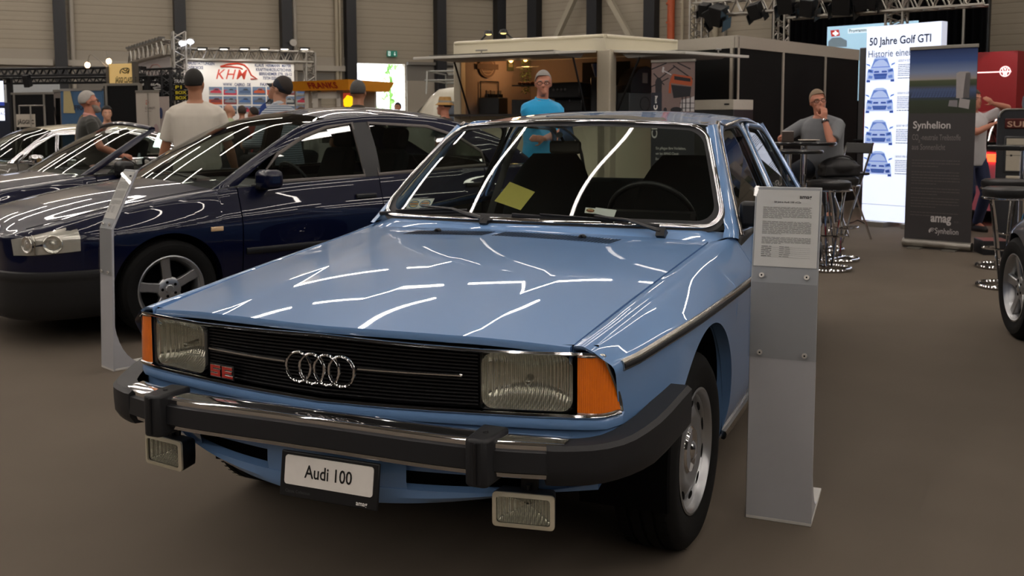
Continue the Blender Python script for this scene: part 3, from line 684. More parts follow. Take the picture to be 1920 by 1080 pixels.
# wheels
def wheel(parent, loc, rt, rr_, wd, s, style, steer=0., rimm=None):
    """tyre with tread grooves; rim and cap are its sub-parts. s = side the outer face looks to"""
    M = Matrix.Translation(V(loc)) @ Matrix.Rotation(steer, 4, 'Z'); h = wd/2
    pr = [(rr_-.012, -h*.86), (rr_+.02, -h*.95), (lerp(rr_, rt, .55), -h*1.06), (rt-.022, -h*.97), (rt-.008, -h*.86), (rt-.001, -h*.74)]
    for g in (-.42, -.0, .42): pr += [(rt, h*(g-.06)), (rt-.009, h*(g-.055)), (rt-.009, h*(g+.055)), (rt, h*(g+.06))]
    pr += [(rt-.001, h*.74), (rt-.008, h*.86), (rt-.022, h*.97), (lerp(rr_, rt, .72), h*1.045), (lerp(rr_, rt, .55), h*1.06), (lerp(rr_, rt, .3), h*1.03), (rr_+.012, h*.97), (rr_-.004, h*.90), (rr_-.018, h*.6)]
    mb = MB(); mb.lathe([(r, x*s) for r, x in pr], (0, 0, 0), 'X', 64); mb.v = [tuple(M @ V(v)) for v in mb.v]
    mb2 = None
    for k in range(72):      # sipes across the shoulders
        a = 2*PI*k/72
        for q in (-1, 1):
            c = V((q*h*.66, math.cos(a)*rt, math.sin(a)*rt)); t = V((0, -math.sin(a), math.cos(a))); e = V((q*h*.16, 0, 0)); nn = V((0, math.cos(a), math.sin(a)))*.0012
            mb.add([M @ (p+nn) for p in (c-e-t*.004, c+e-t*.002, c+e+t*.006, c-e+t*.004)], [(0, 1, 2, 3)])
    ty = mb.build('wheel', tyrem, parent, smooth=32)
    rimm = rimm or mat('rim_silver', '#a9abad', .3, metal=.85, var=.04)
    mb = MB(); T = lambda p: M @ V(p)
    prof = [(rr_-.014, -h*.8), (rr_-.03, -h*.5), (rr_-.032, h*.55), (rr_-.012, h*.82), (rr_-.001, h*.90), (rr_+.004, h*.97), (rr_-.003, h*.99), (rr_-.010, h*.93), (rr_-.018, h*.72)]
    mb.lathe([(r, x*s) for r, x in prof], (0, 0, 0), 'X', 64)
    mb.lathe([(.0, -h*.3*s), (rr_-.03, -h*.3*s)], (0, 0, 0), 'X', 48, mi=1)
    if style == 'disc':      # pressed steel disc with ten oval openings round the edge
        n = 80; prof = [(rr_-.018, .66), (rr_-.030, .60), (rr_-.045, .68), (rr_-.060, .78), (rr_-.082, .84), (rr_-.095, .82), (.075, .74), (.06, .74)]
        rows = []
        for r, x in prof:
            row = []
            for k in range(n):
                a = 2*PI*k/n; wv = .5+.5*math.cos(10*a); dx = -.10*(1-wv)*math.exp(-((r-(rr_-.045))/.022)**2)
                row.append(V(((x+dx)*h*s, r*math.cos(a), r*math.sin(a))))
            rows.append(row)
        mb.grid(rows, cv=True)
        for k in range(10):
            a = 2*PI*(k+.5)/10; c = V(((.745)*h*s, (rr_-.047)*math.cos(a), (rr_-.047)*math.sin(a))); ta = V((0, -math.sin(a), math.cos(a))); ra = V((.12*h*s, math.cos(a), math.sin(a)))
            mb.poly([c+ta*(.024*math.cos(q))+ra*(.0125*math.sin(q)*(1.0 if math.sin(q) < 0 else .8))+V((s*.003, 0, 0)) for q in [2*PI*i/18 for i in range(18)]], 1)
        cap = [(.0, .98), (.012, .975), (.022, .94), (.027, .90), (.032, .86), (.050, .85), (.066, .83), (.074, .76), (.076, .68)]
    else:
        n = style; ri = rr_-.016; hub = .30*rr_
        wsp = .5*.17*rr_*5/n*1.7
        for k in range(n):
            a = 2*PI*k/n+PI/2+.14*s; er = V((0, math.cos(a), math.sin(a))); et = V((0, -math.sin(a), math.cos(a))); f = V((s, 0, 0))
            pts = []
            for r, wv, x in ((hub*.7, wsp*1.0, .62), (lerp(hub, ri, .5), wsp*.92, .70), (ri, wsp*1.05, .78)):
                pts.append([er*r+et*wv+f*(h*x-.03), er*r+et*wv+f*(h*x-.006), er*r+et*wv*.8+f*h*x, er*r-et*wv*.8+f*h*x, er*r-et*wv+f*(h*x-.006), er*r-et*wv+f*(h*x-.03)])
            mb.grid(pts)
        mb.lathe([(hub*1.25, h*.45*s), (hub*1.2, h*.60*s), (hub*1.05, h*.66*s), (hub*.5, h*.66*s), (0, h*.66*s)], (0, 0, 0), 'X', 32)
        for k in range(5):
            a = 2*PI*(k+.5)/5; mb.lathe([(.0, h*.685*s), (.009, h*.685*s), (.01, h*.64*s)], (0, math.cos(a)*hub*.72, math.sin(a)*hub*.72), 'X', 8, mi=1)
        cap = [(.0, .72), (.022, .72), (.028, .68), (.029, .62)]
    mb.v = [tuple(T(v)) for v in mb.v]; mb.build('rim', [rimm, dark], ty, smooth=40)
    mb = MB(); mb.lathe([(r, x*h*s) for r, x in cap], (0, 0, 0), 'X', 40); mb.v = [tuple(T(v)) for v in mb.v]; mb.build('hub_cap', chrome if style == 'disc' else mat('cap_silver', '#b8babc', .25, metal=.9), ty, smooth=30)
    return ty
for y in (0, 2.677):
    for s in (1, -1): wheel(car, (s*.735, y, .305), .306, .193, .186, s, 'disc', rad(-2.5) if y == 0 else 0)
# mirror on the driver's door
m = MB(); m.box((.855, .935, .965), (.135, .06, .10)); m.box((.80, .965, .93), (.05, .10, .05)); o = m.build('door_mirror', blackp, car, bevel=.016, seg=3)
m = MB(); m.quad(V((.80, .9655, .925)), V((.912, .9655, .925)), V((.912, .9655, 1.005)), V((.80, .9655, 1.005))); m.build('mirror_glass', chrome, o)
# triangular black sail panel in the front corner of the door window
for s in (1, -1):
    m = MB(); m.add([V((s*(.783+e), y, z)) for e in (0, -.012) for y, z in ((.90, .905), (1.06, .912), (1.05, 1.0), (.99, .985))], [(0, 1, 2, 3), (7, 6, 5, 4), (0, 4, 5, 1), (1, 5, 6, 2), (2, 6, 7, 3), (3, 7, 4, 0)]); m.build('window_sail', blackp, car)
# wipers
def wiper(piv, mid, b0, b1):
    m = MB(); m.box(piv, (.034, .05, .035), Matrix.Rotation(-.5, 3, 'X')); m.tube([piv+V((0, -.01, .012)), piv.lerp(mid, .5)+V((0, -.006, .02)), mid], [.012, .008, .006], 8, flat=(.7, 1.3)); w_ = m.build('wiper', blackp, car, smooth=50)
    m = MB(); P = [b0.lerp(b1, k/10) for k in range(11)]; m.tube(P, .006, 6, flat=(1.5, .8)); m.tube([p+V((0, -.004, .012)) for p in P[2:9]], .004, 6); m.build('wiper_blade', rubber, w_)
def on_glass(px, py, off=.012):
    best = min(((at(px, py, d=1)-CAMP).cross(ws(u/40, v/60)-CAMP).length/(ws(u/40, v/60)-CAMP).length, u/40, v/60) for u in range(-40, 41) for v in range(0, 31)); return ws(best[1], best[2], off)
wiper(V((.545, .640, .905)), on_glass(1120, 408), on_glass(962, 406), on_glass(1235, 428, .014))
wiper(V((-.185, .640, .925)), on_glass(795, 392), on_glass(716, 404), on_glass(880, 400, .014))
# ---------------------------------------------------------------- interior
m = MB(); rows = []
for i in range(25):
    u = i/12-1; rows.append([ws(u*.95, .05)+V((0, .02, -.03)), V((u*.72, .95, .915-.02*u*u)), V((u*.71, 1.08, .90)), V((u*.70, 1.10, .80)), V((u*.68, .98, .55))])
m.grid(rows); m.box((.36, 1.07, .915), (.42, .10, .07)); m.build('dashboard', blackp, car, smooth=50)
m = MB(); c = V((.36, 1.20, .90)); ax = V((0, .86, .5)).normalized(); e1 = V((1, 0, 0)); e2 = ax.cross(e1)
m.tube([c+e1*.19*math.cos(a)+e2*.19*math.sin(a) for a in [2*PI*k/40 for k in range(40)]], .013, 8, closed=True)
m.tube([c+e1*.18, c+ax*-.04, c-e1*.18], .014, 8); m.tube([c+ax*-.05, c+ax*-.35], .025, 10); m.ball(c-ax*.03, (.07, .05, .05), 14, 8); m.build('steering_wheel', blackp, car, smooth=60)
def seat(x, y):
    m = MB(); m.box((x, y, .55), (.50, .50, .16)); st = m.build('front_seat', cloth, car, bevel=.05, seg=3)
    m = MB(); rws = []
    for k in range(11):
        t = k/10; wv = .245*(1-.5*t**5); cy_ = y+.22+.25*t; z = .58+.58*t; th = .075-.045*t**2
        rws.append([V((x+wv*math.cos(a)**1*(abs(math.cos(a))**-.5 if abs(math.cos(a)) > .01 else 1), cy_+th*math.sin(a), z)) for a in [2*PI*j/20 for j in range(20)]])
    m.grid(rws, cv=True); m.poly(rws[0]); m.poly(rws[-1]); m.build('seat_backrest', cloth, st, smooth=60)
seat(-.36, 1.45); seat(.36, 1.40)
m = MB(); m.box((0, 2.55, .52), (1.30, .52, .18)); rb = m.build('rear_seat', cloth, car, bevel=.05, seg=3)
m = MB(); m.box((0, 2.86, .77), (1.30, .14, .42), Matrix.Rotation(-.3, 3, 'X')); m.build('rear_seat_back', cloth, rb, bevel=.04, seg=3)
m = MB(); m.box((0, 3.16, .93), (1.24, .46, .02)); m.build('parcel_shelf', trimgrey, car)
m = MB(); m.box((0, 1.7, .33), (1.42, 2.7, .02)); m.build('cabin_floor', trimgrey, car)
m = MB(); rws = [[V((u*.56, y, 1.36-.03*u*u-.5*max(0, abs(y-2)-.55)**2)) for y in (1.28, 1.5, 2.0, 2.5, 2.72)] for u in (-1, -.6, -.2, .2, .6, 1)]; m.grid(rws); m.build('headlining', mat('headlining_cloth', '#5b564c', .9), car, rec=False)
mp = at(1060, 276, y=1.30); mq = at(1049, 253, y=1.27); m = MB(); m.box(mp, (.165, .03, .06), Matrix.Rotation(-.2, 3, 'Z')); o = m.build('rear_view_mirror', mat('mirror_back', '#4b453d', .5), car, bevel=.014, seg=3)
m = MB(); m.tube([mq+V((0, .01, 0)), mp+V((0, .0, .01))], .007, 8); m.build('mirror_stalk', blackp, o); m = MB(); m.ball(mq, (.018, .010, .013), 14, 8); m.build('mirror_mount', mat('ivory_plastic', '#cfcab4', .4), o)
for s in (1, -1):
    m = MB(); m.tube(spline([(s*.60, 2.0, 1.25), (s*.55, 1.72, 1.12), (s*.62, 1.62, .80), (s*.68, 1.62, .5)], 16), .022, 6, flat=(.12, 1)); m.build('seat_belt', blackp, car)
# papers behind the windscreen
def card(name, pts, m_, label, cat, art, group=None):
    c = sum(pts, V())/4; n = (pts[1]-pts[0]).cross(pts[3]-pts[0]).normalized()
    n = n if n.dot(CAMP-c) > 0 else -n; mb = MB(); mb.add([p-n*.0004 for p in pts]+[p+n*.0004 for p in pts], [(3, 2, 1, 0), (4, 5, 6, 7), (0, 1, 5, 4), (1, 2, 6, 5), (2, 3, 7, 6), (3, 0, 4, 7)])
    o = mb.build(name, m_, smooth=0); tag(o, label, cat, group)
    if art:
        f = lambda u, d, w_: pts[0]+(pts[1]-pts[0])*u+(pts[3]-pts[0])*w_+n*(.0008+d)
        a = MB(); art(a, f); a.build('printed_motif', [mat('card_blue', '#3f6f9c', .5), mat('card_red', '#b8503a', .5), mat('card_black', '#14100c', .5), mat('card_cream', '#e3c98c', .5)], o, smooth=0, rec=False)
def oval(mb, f, cu, cv, ru, rv, mi, d=0., n=28): mb.poly([f(cu+ru*math.cos(2*PI*k/n), d, cv+rv*math.sin(2*PI*k/n)) for k in range(n)], mi)
def art_blue(mb, f):
    oval(mb, f, .5, .45, .40, .40, 0); oval(mb, f, .5, .45, .34, .32, 3, .0003)
    for k in range(3): mb.quad(f(.2, .0006, .3+.13*k), f(.8, .0006, .3+.13*k), f(.76, .0006, .38+.13*k), f(.24, .0006, .38+.13*k), (0, 1, 0)[k])
def art_black(mb, f):
    oval(mb, f, .5, .5, .42, .38, 3); oval(mb, f, .5, .5, .38, .32, 2, .0003)
    for k in range(2): mb.quad(f(.2, .0006, .36+.2*k), f(.8, .0006, .36+.2*k), f(.74, .0006, .48+.2*k), f(.26, .0006, .48+.2*k), (1, 3)[k])
cw = mat('card_white', '#d9dcdc', .5)
def dash_card(q, yb, lean=.03): return [at(*q[0], y=yb), at(*q[1], y=yb), at(*q[2], y=yb+lean), at(*q[3], y=yb+lean)]
card('sticker_card', dash_card(((761, 391), (786, 391), (792, 373), (768, 373)), .86), cw, 'rear one of two overlapping white cards with blue motif behind the windscreen', 'card', art_blue, 'cards on the dashboard')
card('sticker_card', dash_card(((781, 390), (806, 389), (815, 372), (789, 373)), .845), cw, 'front one of two overlapping white cards with blue motif behind the windscreen', 'card', art_blue, 'cards on the dashboard')
card('sticker_card', dash_card(((1096, 399), (1116, 401), (1118, 391), (1098, 389)), .90), cw, 'white card with a black oval, half hidden behind another before the steering wheel', 'card', art_black, 'cards on the dashboard')
card('sticker_card', dash_card(((1113, 400), (1151, 408), (1156, 394), (1117, 389)), .885), cw, 'white card with a black oval motif lying before the steering wheel', 'card', art_black, 'cards on the dashboard')
card('paper_note', [at(927, 377, y=1.02), at(976, 394, y=.98), at(1003, 360, y=1.06), at(956, 341, y=1.10)], mat('yellow_paper', '#b3a94e', .6), 'square yellow paper note leaning behind the windscreen', 'note', None)
# ================================================================ the other cars. Same frame: origin under the front axle, y to the rear, x to the car's left
navy = mat('navy_paint', '#060b26', .3, coat=.75, spec=.12, var=.02, cr=.012)
tint = glass('side_glass', '#aab4b0', .06, .95)
def build_car(name, label, loc, rotz, S, pm, cat='car', group=None):
    t = thing(name, label, cat, loc, rotz, group)
    W, XC, ZC, ZM, zt, zs = S['W'], S['XC'], S['ZC'], S['ZM'], S['zt'], S.get('zs', .2)
    arches = [(0, .31, S['ra']), (S['wb'], .31, S['ra'])]; ycow, ytr, y0, y1 = S['cowl'], S['deck'], S['y0'], S['y1']
    def low(y):
        z = zs+ (S.get('chin', .0) if y < -.4 else 0)
        for yc, zc, r in arches:
            if abs(y-yc) < r: z = max(z, zc+math.sqrt(r*r-(y-yc)**2))
        return z
    def sidepts(y, z0):
        w_, xc, zc = W(y), XC(y), ZC(y); f = pchip([zs-.02, .34, .5, zt, zc], [w_-.09, w_-.03, w_-.006, w_, xc]) if zt < zc-.03 else pchip([zs-.02, .34, .5, zc], [w_-.09, w_-.03, w_-.006, xc])
        return [(f(lerp(z0, zc, k/9)), lerp(z0, zc, k/9)) for k in range(10)]
    def X(y, z):
        w_, xc, zc = W(y), XC(y), ZC(y); f = pchip([zs-.02, .34, .5, zt, zc], [w_-.09, w_-.03, w_-.006, w_, xc]) if zt < zc-.03 else pchip([zs-.02, .34, .5, zc], [w_-.09, w_-.03, w_-.006, xc])
        return f(z)
    def stations(a, b, n):
        ys = [lerp(a, b, k/n) for k in range(n+1)]
        for yc, zc, r in arches: ys += [yc+r*math.cos(rad(q)) for q in range(0, 181, 5) if a < yc+r*math.cos(rad(q)) < b]
        return sorted(set(round(y, 5) for y in ys))
    def shell(a, b, n, nm, closed_end, extra=()):
        m = MB(); rows = []
        for y in sorted(set(stations(a, b, n)+[q for q in extra])):
            P = sidepts(y, low(y)); xc, zc, zm = XC(y), ZC(y), ZM(y)
            Q = [(xc*(1-.06), zc+.14*(zm-zc)+.004)]+[(xc*k, lerp(zc, zm, 1-k**2.3)) for k in (.82, .64, .45, .25)]+[(0, zm)]
            R = P+Q; pts = sample(R, 40)
            rows.append([V((-x, y, z)) for x, z in pts]+[V((x, y, z)) for x, z in pts[-2::-1]])
        m.grid(rows); m.poly(rows[0] if closed_end == 'front' else rows[-1])
        for r in rows: pass
        m.grid([[r[0], r[0]+V((.08, 0, .01))] for r in rows]); m.grid([[r[-1], r[-1]+V((-.08, 0, .01))] for r in rows])
        return m.build(nm, pm, t, smooth=34)
    fy = S.get('fine', [y0+d for d in (.004, .01, .02, .035, .055, .08, .11, .15, .2)])
    fb = shell(y0, ycow, 22, 'front_body', 'front', fy)
    rb = shell(ytr, y1, 12, 'rear_body', 'rear')
    gapm = dark
    m = MB()       # bonnet shut lines
    for s in (1, -1): m.tube([V((s*XC(y)*.90, y, lerp(ZC(y), ZM(y), 1-.90**2.3)+.002)) for y in [lerp(y0+.12, ycow-.02, k/30) for k in range(31)]], .0035, 5)
    m.build('bonnet_gap', gapm, fb)
    doors = S['doors']
    for s in (1, -1):
        for i in range(len(doors)-1):
            a, b = doors[i]+.003, doors[i+1]-.003; m = MB(); rows = []
            for y in stations(a, b, 16):
                pts = sample(sidepts(y, low(y))+[(XC(y)-.02, ZC(y)+.008), (XC(y)-.06, ZC(y)+.008)], 26); rows.append([V((s*x, y, z)) for x, z in pts])
            m.grid(rows)
            for r in (rows[0], rows[-1]): m.grid([[p, p-V((s*.03, 0, 0))] for p in r])
            m.grid([[r[0], r[0]-V((s*.06, 0, 0))] for r in rows])
            d = m.build('front_door' if i == 0 else 'rear_door', pm, t, smooth=34)
            y = b-.14; z = ZC(y)-.12; m = MB(); m.box((s*(X(y, z)+.012), y, z), (.028, .17, .032)); m.build('door_handle', S.get('handle', blackp), d, bevel=.008)
            m = MB(); m.box((s*(W((a+b)/2)-.10), (a+b)/2, .58), (.03, b-a-.02, .6)); m.build('door_lining', trimgrey, d)
        if S.get('rub'):
            m = MB(); m.ribbon([V((s*(X(y, S['rub'])+.001), y, S['rub'])) for y in [lerp(doors[0]+.02, doors[-1]-.02, k/20) for k in range(21)]], .04, .012, (s, 0, 0)); m.build('rubbing_strip', S.get('rubm', pm), t)
    # cabin
    XR, ZR = S.get('XR', .60), S['ztop']
    def G(y, z, s=1, off=0.):
        xb, zb = XC(y)-.03, ZC(y); k = clamp((z-zb)/(ZR-zb), 0, 1.2); return V((s*(lerp(xb, XR, k)+.03*math.sin(PI*min(k, 1))+off), y, z))
    if 'RE' in S:
        RE = S['RE']; nA, nR, nC = S['seg']     # outline: windscreen edge, roof edge, rear window edge
        A, Rf, Cc = RE[:nA], RE[nA-1:nA+nR-1], RE[nA+nR-2:]
        def across(curve, n, bulge, crown, nm, m_, inset=1.0, k0=0, k1=1):
            P = spline([(0, y, z) for y, z in curve], n); m = MB(); rows = []
            for i, p in enumerate(P):
                g = G(p.y, p.z); q = i/(n-1); rows.append([V((g.x*u*inset, p.y-bulge(q)*(1-u*u), p.z+crown(q)*(1-abs(u)**2.4))) for u in [k/12-1 for k in range(25)]])
            m.grid(rows); return m.build(nm, m_, t, smooth=40)
        across(A, 16, lambda q: lerp(.17, .07, q), lambda q: lerp(.02, .045, q), 'windscreen', screen, .97)
        if nR > 1:
            across(Rf, 24, lambda q: lerp(.07, -.05, q), lambda q: .045+.02*math.sin(PI*q), 'roof_panel', S.get('roofm', pm))
            across(Cc, 14, lambda q: lerp(-.05, -.13, q), lambda q: lerp(.045, .02, q), 'rear_window', tint, .95)
        for s in (1, -1):
            full = RE if nR > 1 else A; DL = S['DL']; n = 70
            a = spline([(0, y, z) for y, z in full], n); b = spline([(0, y, z) for y, z in DL], n); m = MB(); rows = []
            for p, q in zip(a, b):
                ga, gb = G(p.y, p.z, s), G(q.y, q.z, s); gi = V((ga.x*.955, ga.y, ga.z)); rows.append([gi, ga+V((-s*.006, 0, .002)), ga.lerp(gb, .12)+V((s*.004, 0, 0)), ga.lerp(gb, .5)+V((s*.006, 0, 0)), gb, gb-V((s*.03, 0, 0))])
            m.grid(rows); m.build('pillar_frame', S.get('pilm', pm), t, smooth=40)
            for wq in S['wins']:
                P = [G(y, z, s, -.006) for y, z in wq]; c = sum(P, V())/len(P); nr = V((s, 0, .35))
                m = MB(); m.poly(P); g = m.build('side_window', tint, t, smooth=0)
                m = MB(); m.ribbon([p+V((s*.006, 0, 0)) for p in P], S.get('wtrim_w', .024), .010, nr, closed=True); m.build('window_trim', S.get('wtrim', blackp), g)
            if nR > 1 and S.get('bpil'):
                ya, yb = S['bpil']; m = MB(); m.grid([[G(ya, z, s, .002), G(yb, z, s, .002)] for z in [lerp(ZC(ya), S['bz'], k/8) for k in range(9)]]); m.build('middle_pillar', blackp, t)
    for (yc, zc, r) in arches:
        for s in (1, -1):
            m = MB(); AA = [rad(lerp(-15, 195, k/30)) for k in range(31)]; xw = W(yc)
            m.grid([[V((s*xx, yc+q*math.cos(a), zc+q*math.sin(a))) for q, xx in ((0, xw-.32), (r+.012, xw-.32), (r+.012, xw-.05))] for a in AA]); m.build('wheel_arch_liner', dark, t)
    m = MB(); m.box((0, (S['wb'])/2, .30), (1.3, S['wb']+.9, .16)); m.build('underbody_filler', dark, t, smooth=0)
    for y in (0, S['wb']):
        for s in (1, -1): wheel(t, (s*(W(y)-.105), y, S['rt']), S['rt'], S['rr'], .20, s, S['rim'], 0, S.get('rimm'))
    # inside: dashboard, seats, bench
    yA = S['cowl']+.1
    m = MB(); m.box((0, yA+.30, ZC(yA)-.10), (1.25, .42, .20)); m.box((0, S['wb']*.55, .36), (1.3, S['wb']*.75, .03)); m.build('dashboard', blackp, t, bevel=.05, seg=2)
    m = MB(); e1 = V((1, 0, 0)); e2 = V((0, -.5, .86)); c = V((.36, yA+.60, ZC(yA)-.02)); m.tube([c+e1*.18*math.cos(a)+e2*.18*math.sin(a) for a in [2*PI*k/28 for k in range(28)]], .013, 6, closed=True); m.tube([c-e1*.18, c+V((0, -.04, -.02)), c+e1*.18], .014, 6); m.build('steering_wheel', blackp, t)
    for x in (.36, -.36):
        y = yA+1.0; m = MB(); m.box((x, y, .52), (.5, .5, .18)); st = m.build('front_seat', S.get('seatm', cloth), t, bevel=.05, seg=2)
        m = MB(); m.box((x, y+.36, .84), (.48, .14, .58), Matrix.Rotation(-.3, 3, 'X'), taper=(.8, .8)); m.build('seat_backrest', S.get('seatm', cloth), st, bevel=.05, seg=2)
        if S.get('headrests', True): m = MB(); m.box((x, y+.48, 1.20), (.26, .10, .17), Matrix.Rotation(-.2, 3, 'X')); m.build('headrest', S.get('seatm', cloth), st, bevel=.045, seg=3)
    y = S['wb']*.92
    m = MB(); m.box((0, y, .55), (1.25, .5, .18)); m.box((0, y+.32, .82), (1.25, .14, .45), Matrix.Rotation(-.3, 3, 'X')); rs = m.build('rear_seat', S.get('seatm', cloth), t, bevel=.05, seg=2)
    if S.get('mirror'):
        for s in (1, -1):
            y, z = S['mirror']; g = G(y, z, s); m = MB(); m.box((g.x+s*.12, y, z+.03), (.19, .13, .125)); mm = m.build('door_mirror', S.get('mirm', pm), t, bevel=.04, seg=3)
            m = MB(); m.box((g.x+s*.03, y-.01, z-.02), (.12, .09, .04)); m.build('mirror_foot', blackp, mm, bevel=.012)
    return t, dict(X=X, W=W, XC=XC, ZC=ZC, ZM=ZM, G=G, low=low)
def patch(F, y0, y1, z0, z1, s, off, n=14, k=8):
    """a panel lying on the flank between two heights (z0, z1 may be functions of y), following the rounding of the nose"""
    f0 = z0 if callable(z0) else (lambda y: z0); f1 = z1 if callable(z1) else (lambda y: z1); rows = []
    for i in range(n+1):
        y = lerp(y0, y1, (i/n)**1.5 if y0 < 0 else i/n); row = []
        for j in range(k+1):
            z = lerp(f0(y), f1(y), j/k); e = .004; x = F['X'](y, z); dx = (F['X'](y+e, z)-F['X'](y-e, z))/(2*e); nn = V((1, -dx, 0)).normalized(); row.append(V((s*(x+nn.x*off), y+nn.y*off, z)))
        rows.append(row)
    return rows
# ---------------------------------------------------------------- dark blue saloon beside the light blue one
PR = -rad(24.7); ch = math.cos(PR); sh = math.sin(PR)
hub = at(320, 547, d=6.05); PL = V((hub.x-.835*ch, hub.y-.835*sh, 0))
S = dict(y0=-.86, y1=3.72, wb=2.703, ra=.345, rt=.305, rr=.208, rim=5, cowl=.475, deck=2.72, zt=.66, ztop=1.375, XR=.58,
         W=pchip([-.86, -.85, -.81, -.74, -.62, -.46, 0, 1, 2.7, 3.3, 3.6, 3.72], [.44, .52, .62, .715, .79, .835, .862, .872, .862, .82, .74, .58]),
         XC=pchip([-.86, -.85, -.81, -.74, -.62, -.46, 0, .5, 1, 2.7, 3.3, 3.6, 3.72], [.40, .47, .56, .65, .715, .745, .775, .80, .81, .785, .71, .62, .48]),
         ZC=pchip([-.86, -.72, -.45, 0, .5, 1.5, 2.7, 3.3, 3.72], [.66, .705, .765, .845, .90, .93, .965, .97, .90]),
         ZM=pchip([-.86, -.81, -.68, -.37, 0, .42, .6, 2.7, 3.72], [.675, .72, .785, .865, .925, .97, .985, 1.04, .96]),
         doors=[.48, 1.58, 2.60, 2.72], rub=.50, rubm=blackp,
         RE=[(.33, .90), (.66, 1.10), (1.02, 1.285), (1.28, 1.35), (1.75, 1.385), (2.3, 1.355), (2.62, 1.285), (2.95, 1.15), (3.25, .985)], seg=(4, 4, 3),
         DL=[(.50, .92), (.74, 1.09), (1.04, 1.225), (1.24, 1.285), (1.65, 1.32), (2.15, 1.295), (2.42, 1.215), (2.62, 1.10), (2.72, .985)],
         wins=[[(.62, .93), (1.48, .945), (1.48, 1.32), (1.25, 1.29), (1.04, 1.225), (.82, 1.115)], [(1.60, .95), (2.64, .985), (2.62, 1.09), (2.42, 1.21), (2.15, 1.292), (1.62, 1.32)]],
         bpil=(1.47, 1.62), bz=1.335, mirror=(.66, .93), wtrim=mat('grey_trim', '#5b5450', .4))
saloon, F = build_car('dark_saloon', 'dark navy blue modern saloon car beside the light blue one', PL, PR, S, navy)
lampclear = glass('clear_lens', '#f4f6f4', .06, .9)
bump_grey = mat('grey_bumper_plastic', '#191a1c', .55, var=.08, bump=.1, bscale=600)
for s in (1, -1):
    lz0 = lambda y: .565+.03*(y+.86)/.4; lz1 = lambda y: S['ZC'](y)-.016
    R0 = patch(F, -.815, -.52, lz0, lz1, s, .003); m = MB(); m.grid(R0); hl = m.build('headlamp', mat('lamp_bowl', '#d2cdc6', .2, metal=.5, var=.12, vscale=12), saloon, smooth=60)
    m = MB(); m.grid(patch(F, -.816, -.518, lambda y: lz0(y)-.004, lambda y: lz1(y)+.004, s, .014)); m.build('lens', lampclear, hl, smooth=60)
    for yy, r in ((-.765, .050), (-.655, .054)):
        z = .635; x = F['X'](yy, z); dx = (F['X'](yy+.01, z)-F['X'](yy-.01, z))/.02; n = V((s, -dx, 0)).normalized(); c = V((s*x, yy, z))+n*.004; a = n.cross(V((0, 0, 1))).normalized(); b = V((0, 0, 1))
        m = MB(); m.grid([[c+(a*math.cos(q)+b*math.sin(q))*r*k+n*h for k, h in ((1, .004), (.92, .008), (.8, .002), (.45, -.0), (.2, .006), (.01, .007))] for q in [2*PI*i/28 for i in range(28)]], cu=True); m.build('reflector', mat('soft_chrome', '#e0ddd6', .24, metal=.8), hl)
    m = MB(); P = patch(F, -.816, -.52, lz0, lz1, s, .014); m.tube([P[i][j] for i, j in [(6, k) for k in range(9)]], .004, 6); m.build('lens_divider', satin, hl)
    m = MB(); P = patch(F, -.85, -.34, .45, .475, s, .02, 16, 2); m.grid(P); m.grid([[p, p-V((0, 0, .0))] for p in P[0]])
    m = MB()
    rws = []
    for (z, o) in ((.475, .004), (.468, .018), (.44, .024), (.425, .016), (.40, .014), (.28, .012), (.20, .0), (.17, -.05)):
        rws.append([r[0] for r in patch(F, -.859, -.36, z, z+.001, s, o, 24, 1)])
    rws = [[V((0, -.863-(.02 if 1 < k < 6 else 0), r[0].z))]+r for k, r in enumerate(rws)]
    m.grid(rws); m.build('bumper_skin', bump_grey, saloon, smooth=50)
    m = MB(); m.grid([[V((s*x, -.888+.02*(x/.4)**4, z)) for z in (.26, .36)] for x in (.16, .24, .32, .40)]); m.build('air_intake', dark, saloon)
    m = MB(); m.ribbon([V((s*(F['X'](y, .66)+.001), y, .66)) for y in (.26, .29, .32, .34)], .028, .008, (s, 0, 0)); m.build('side_repeater', mat('repeater_lens', '#d8b48a', .2, coat=1), saloon)
m = MB()
for k in range(6): m.ribbon([V((x, -.867-.012*(1-(x/.4)**2), .575+k*.017)) for x in [lerp(-.40, .40, i/20) for i in range(21)]], .009, .012, (0, -1, .2))
m.grid([[V((x, -.862, z)) for z in (.56, .675)] for x in [lerp(-.42, .42, i/10) for i in range(11)]]); gr = m.build('radiator_grille', blackp, saloon)
m = MB(); c = V((0, -.895, .62)); m.tube([c+V((.052*math.cos(a), 0, .052*math.sin(a))) for a in [2*PI*k/36 for k in range(36)]], .005, 6, closed=True)
for a in ((-.03, .042, -.011, -.046), (-.011, -.046, 0, -.005), (0, -.005, .011, -.046), (.011, -.046, .03, .042), (-.014, .05, 0, .012), (0, .012, .014, .05)): m.bar(c+V((a[0], 0, a[1])), c+V((a[2], 0, a[3])), .006, .006, up=(0, 1, 0))
m.build('round_badge', chrome, gr)
m = MB(); m.tube([V((-.1, .36, .955)), V((-.45, .44, .955)), V((-.62, .52, .93))], .008, 6); m.tube([V((.45, .36, .955)), V((.05, .40, .975)), V((-.2, .42, .98))], .008, 6); m.build('wiper', blackp, saloon)
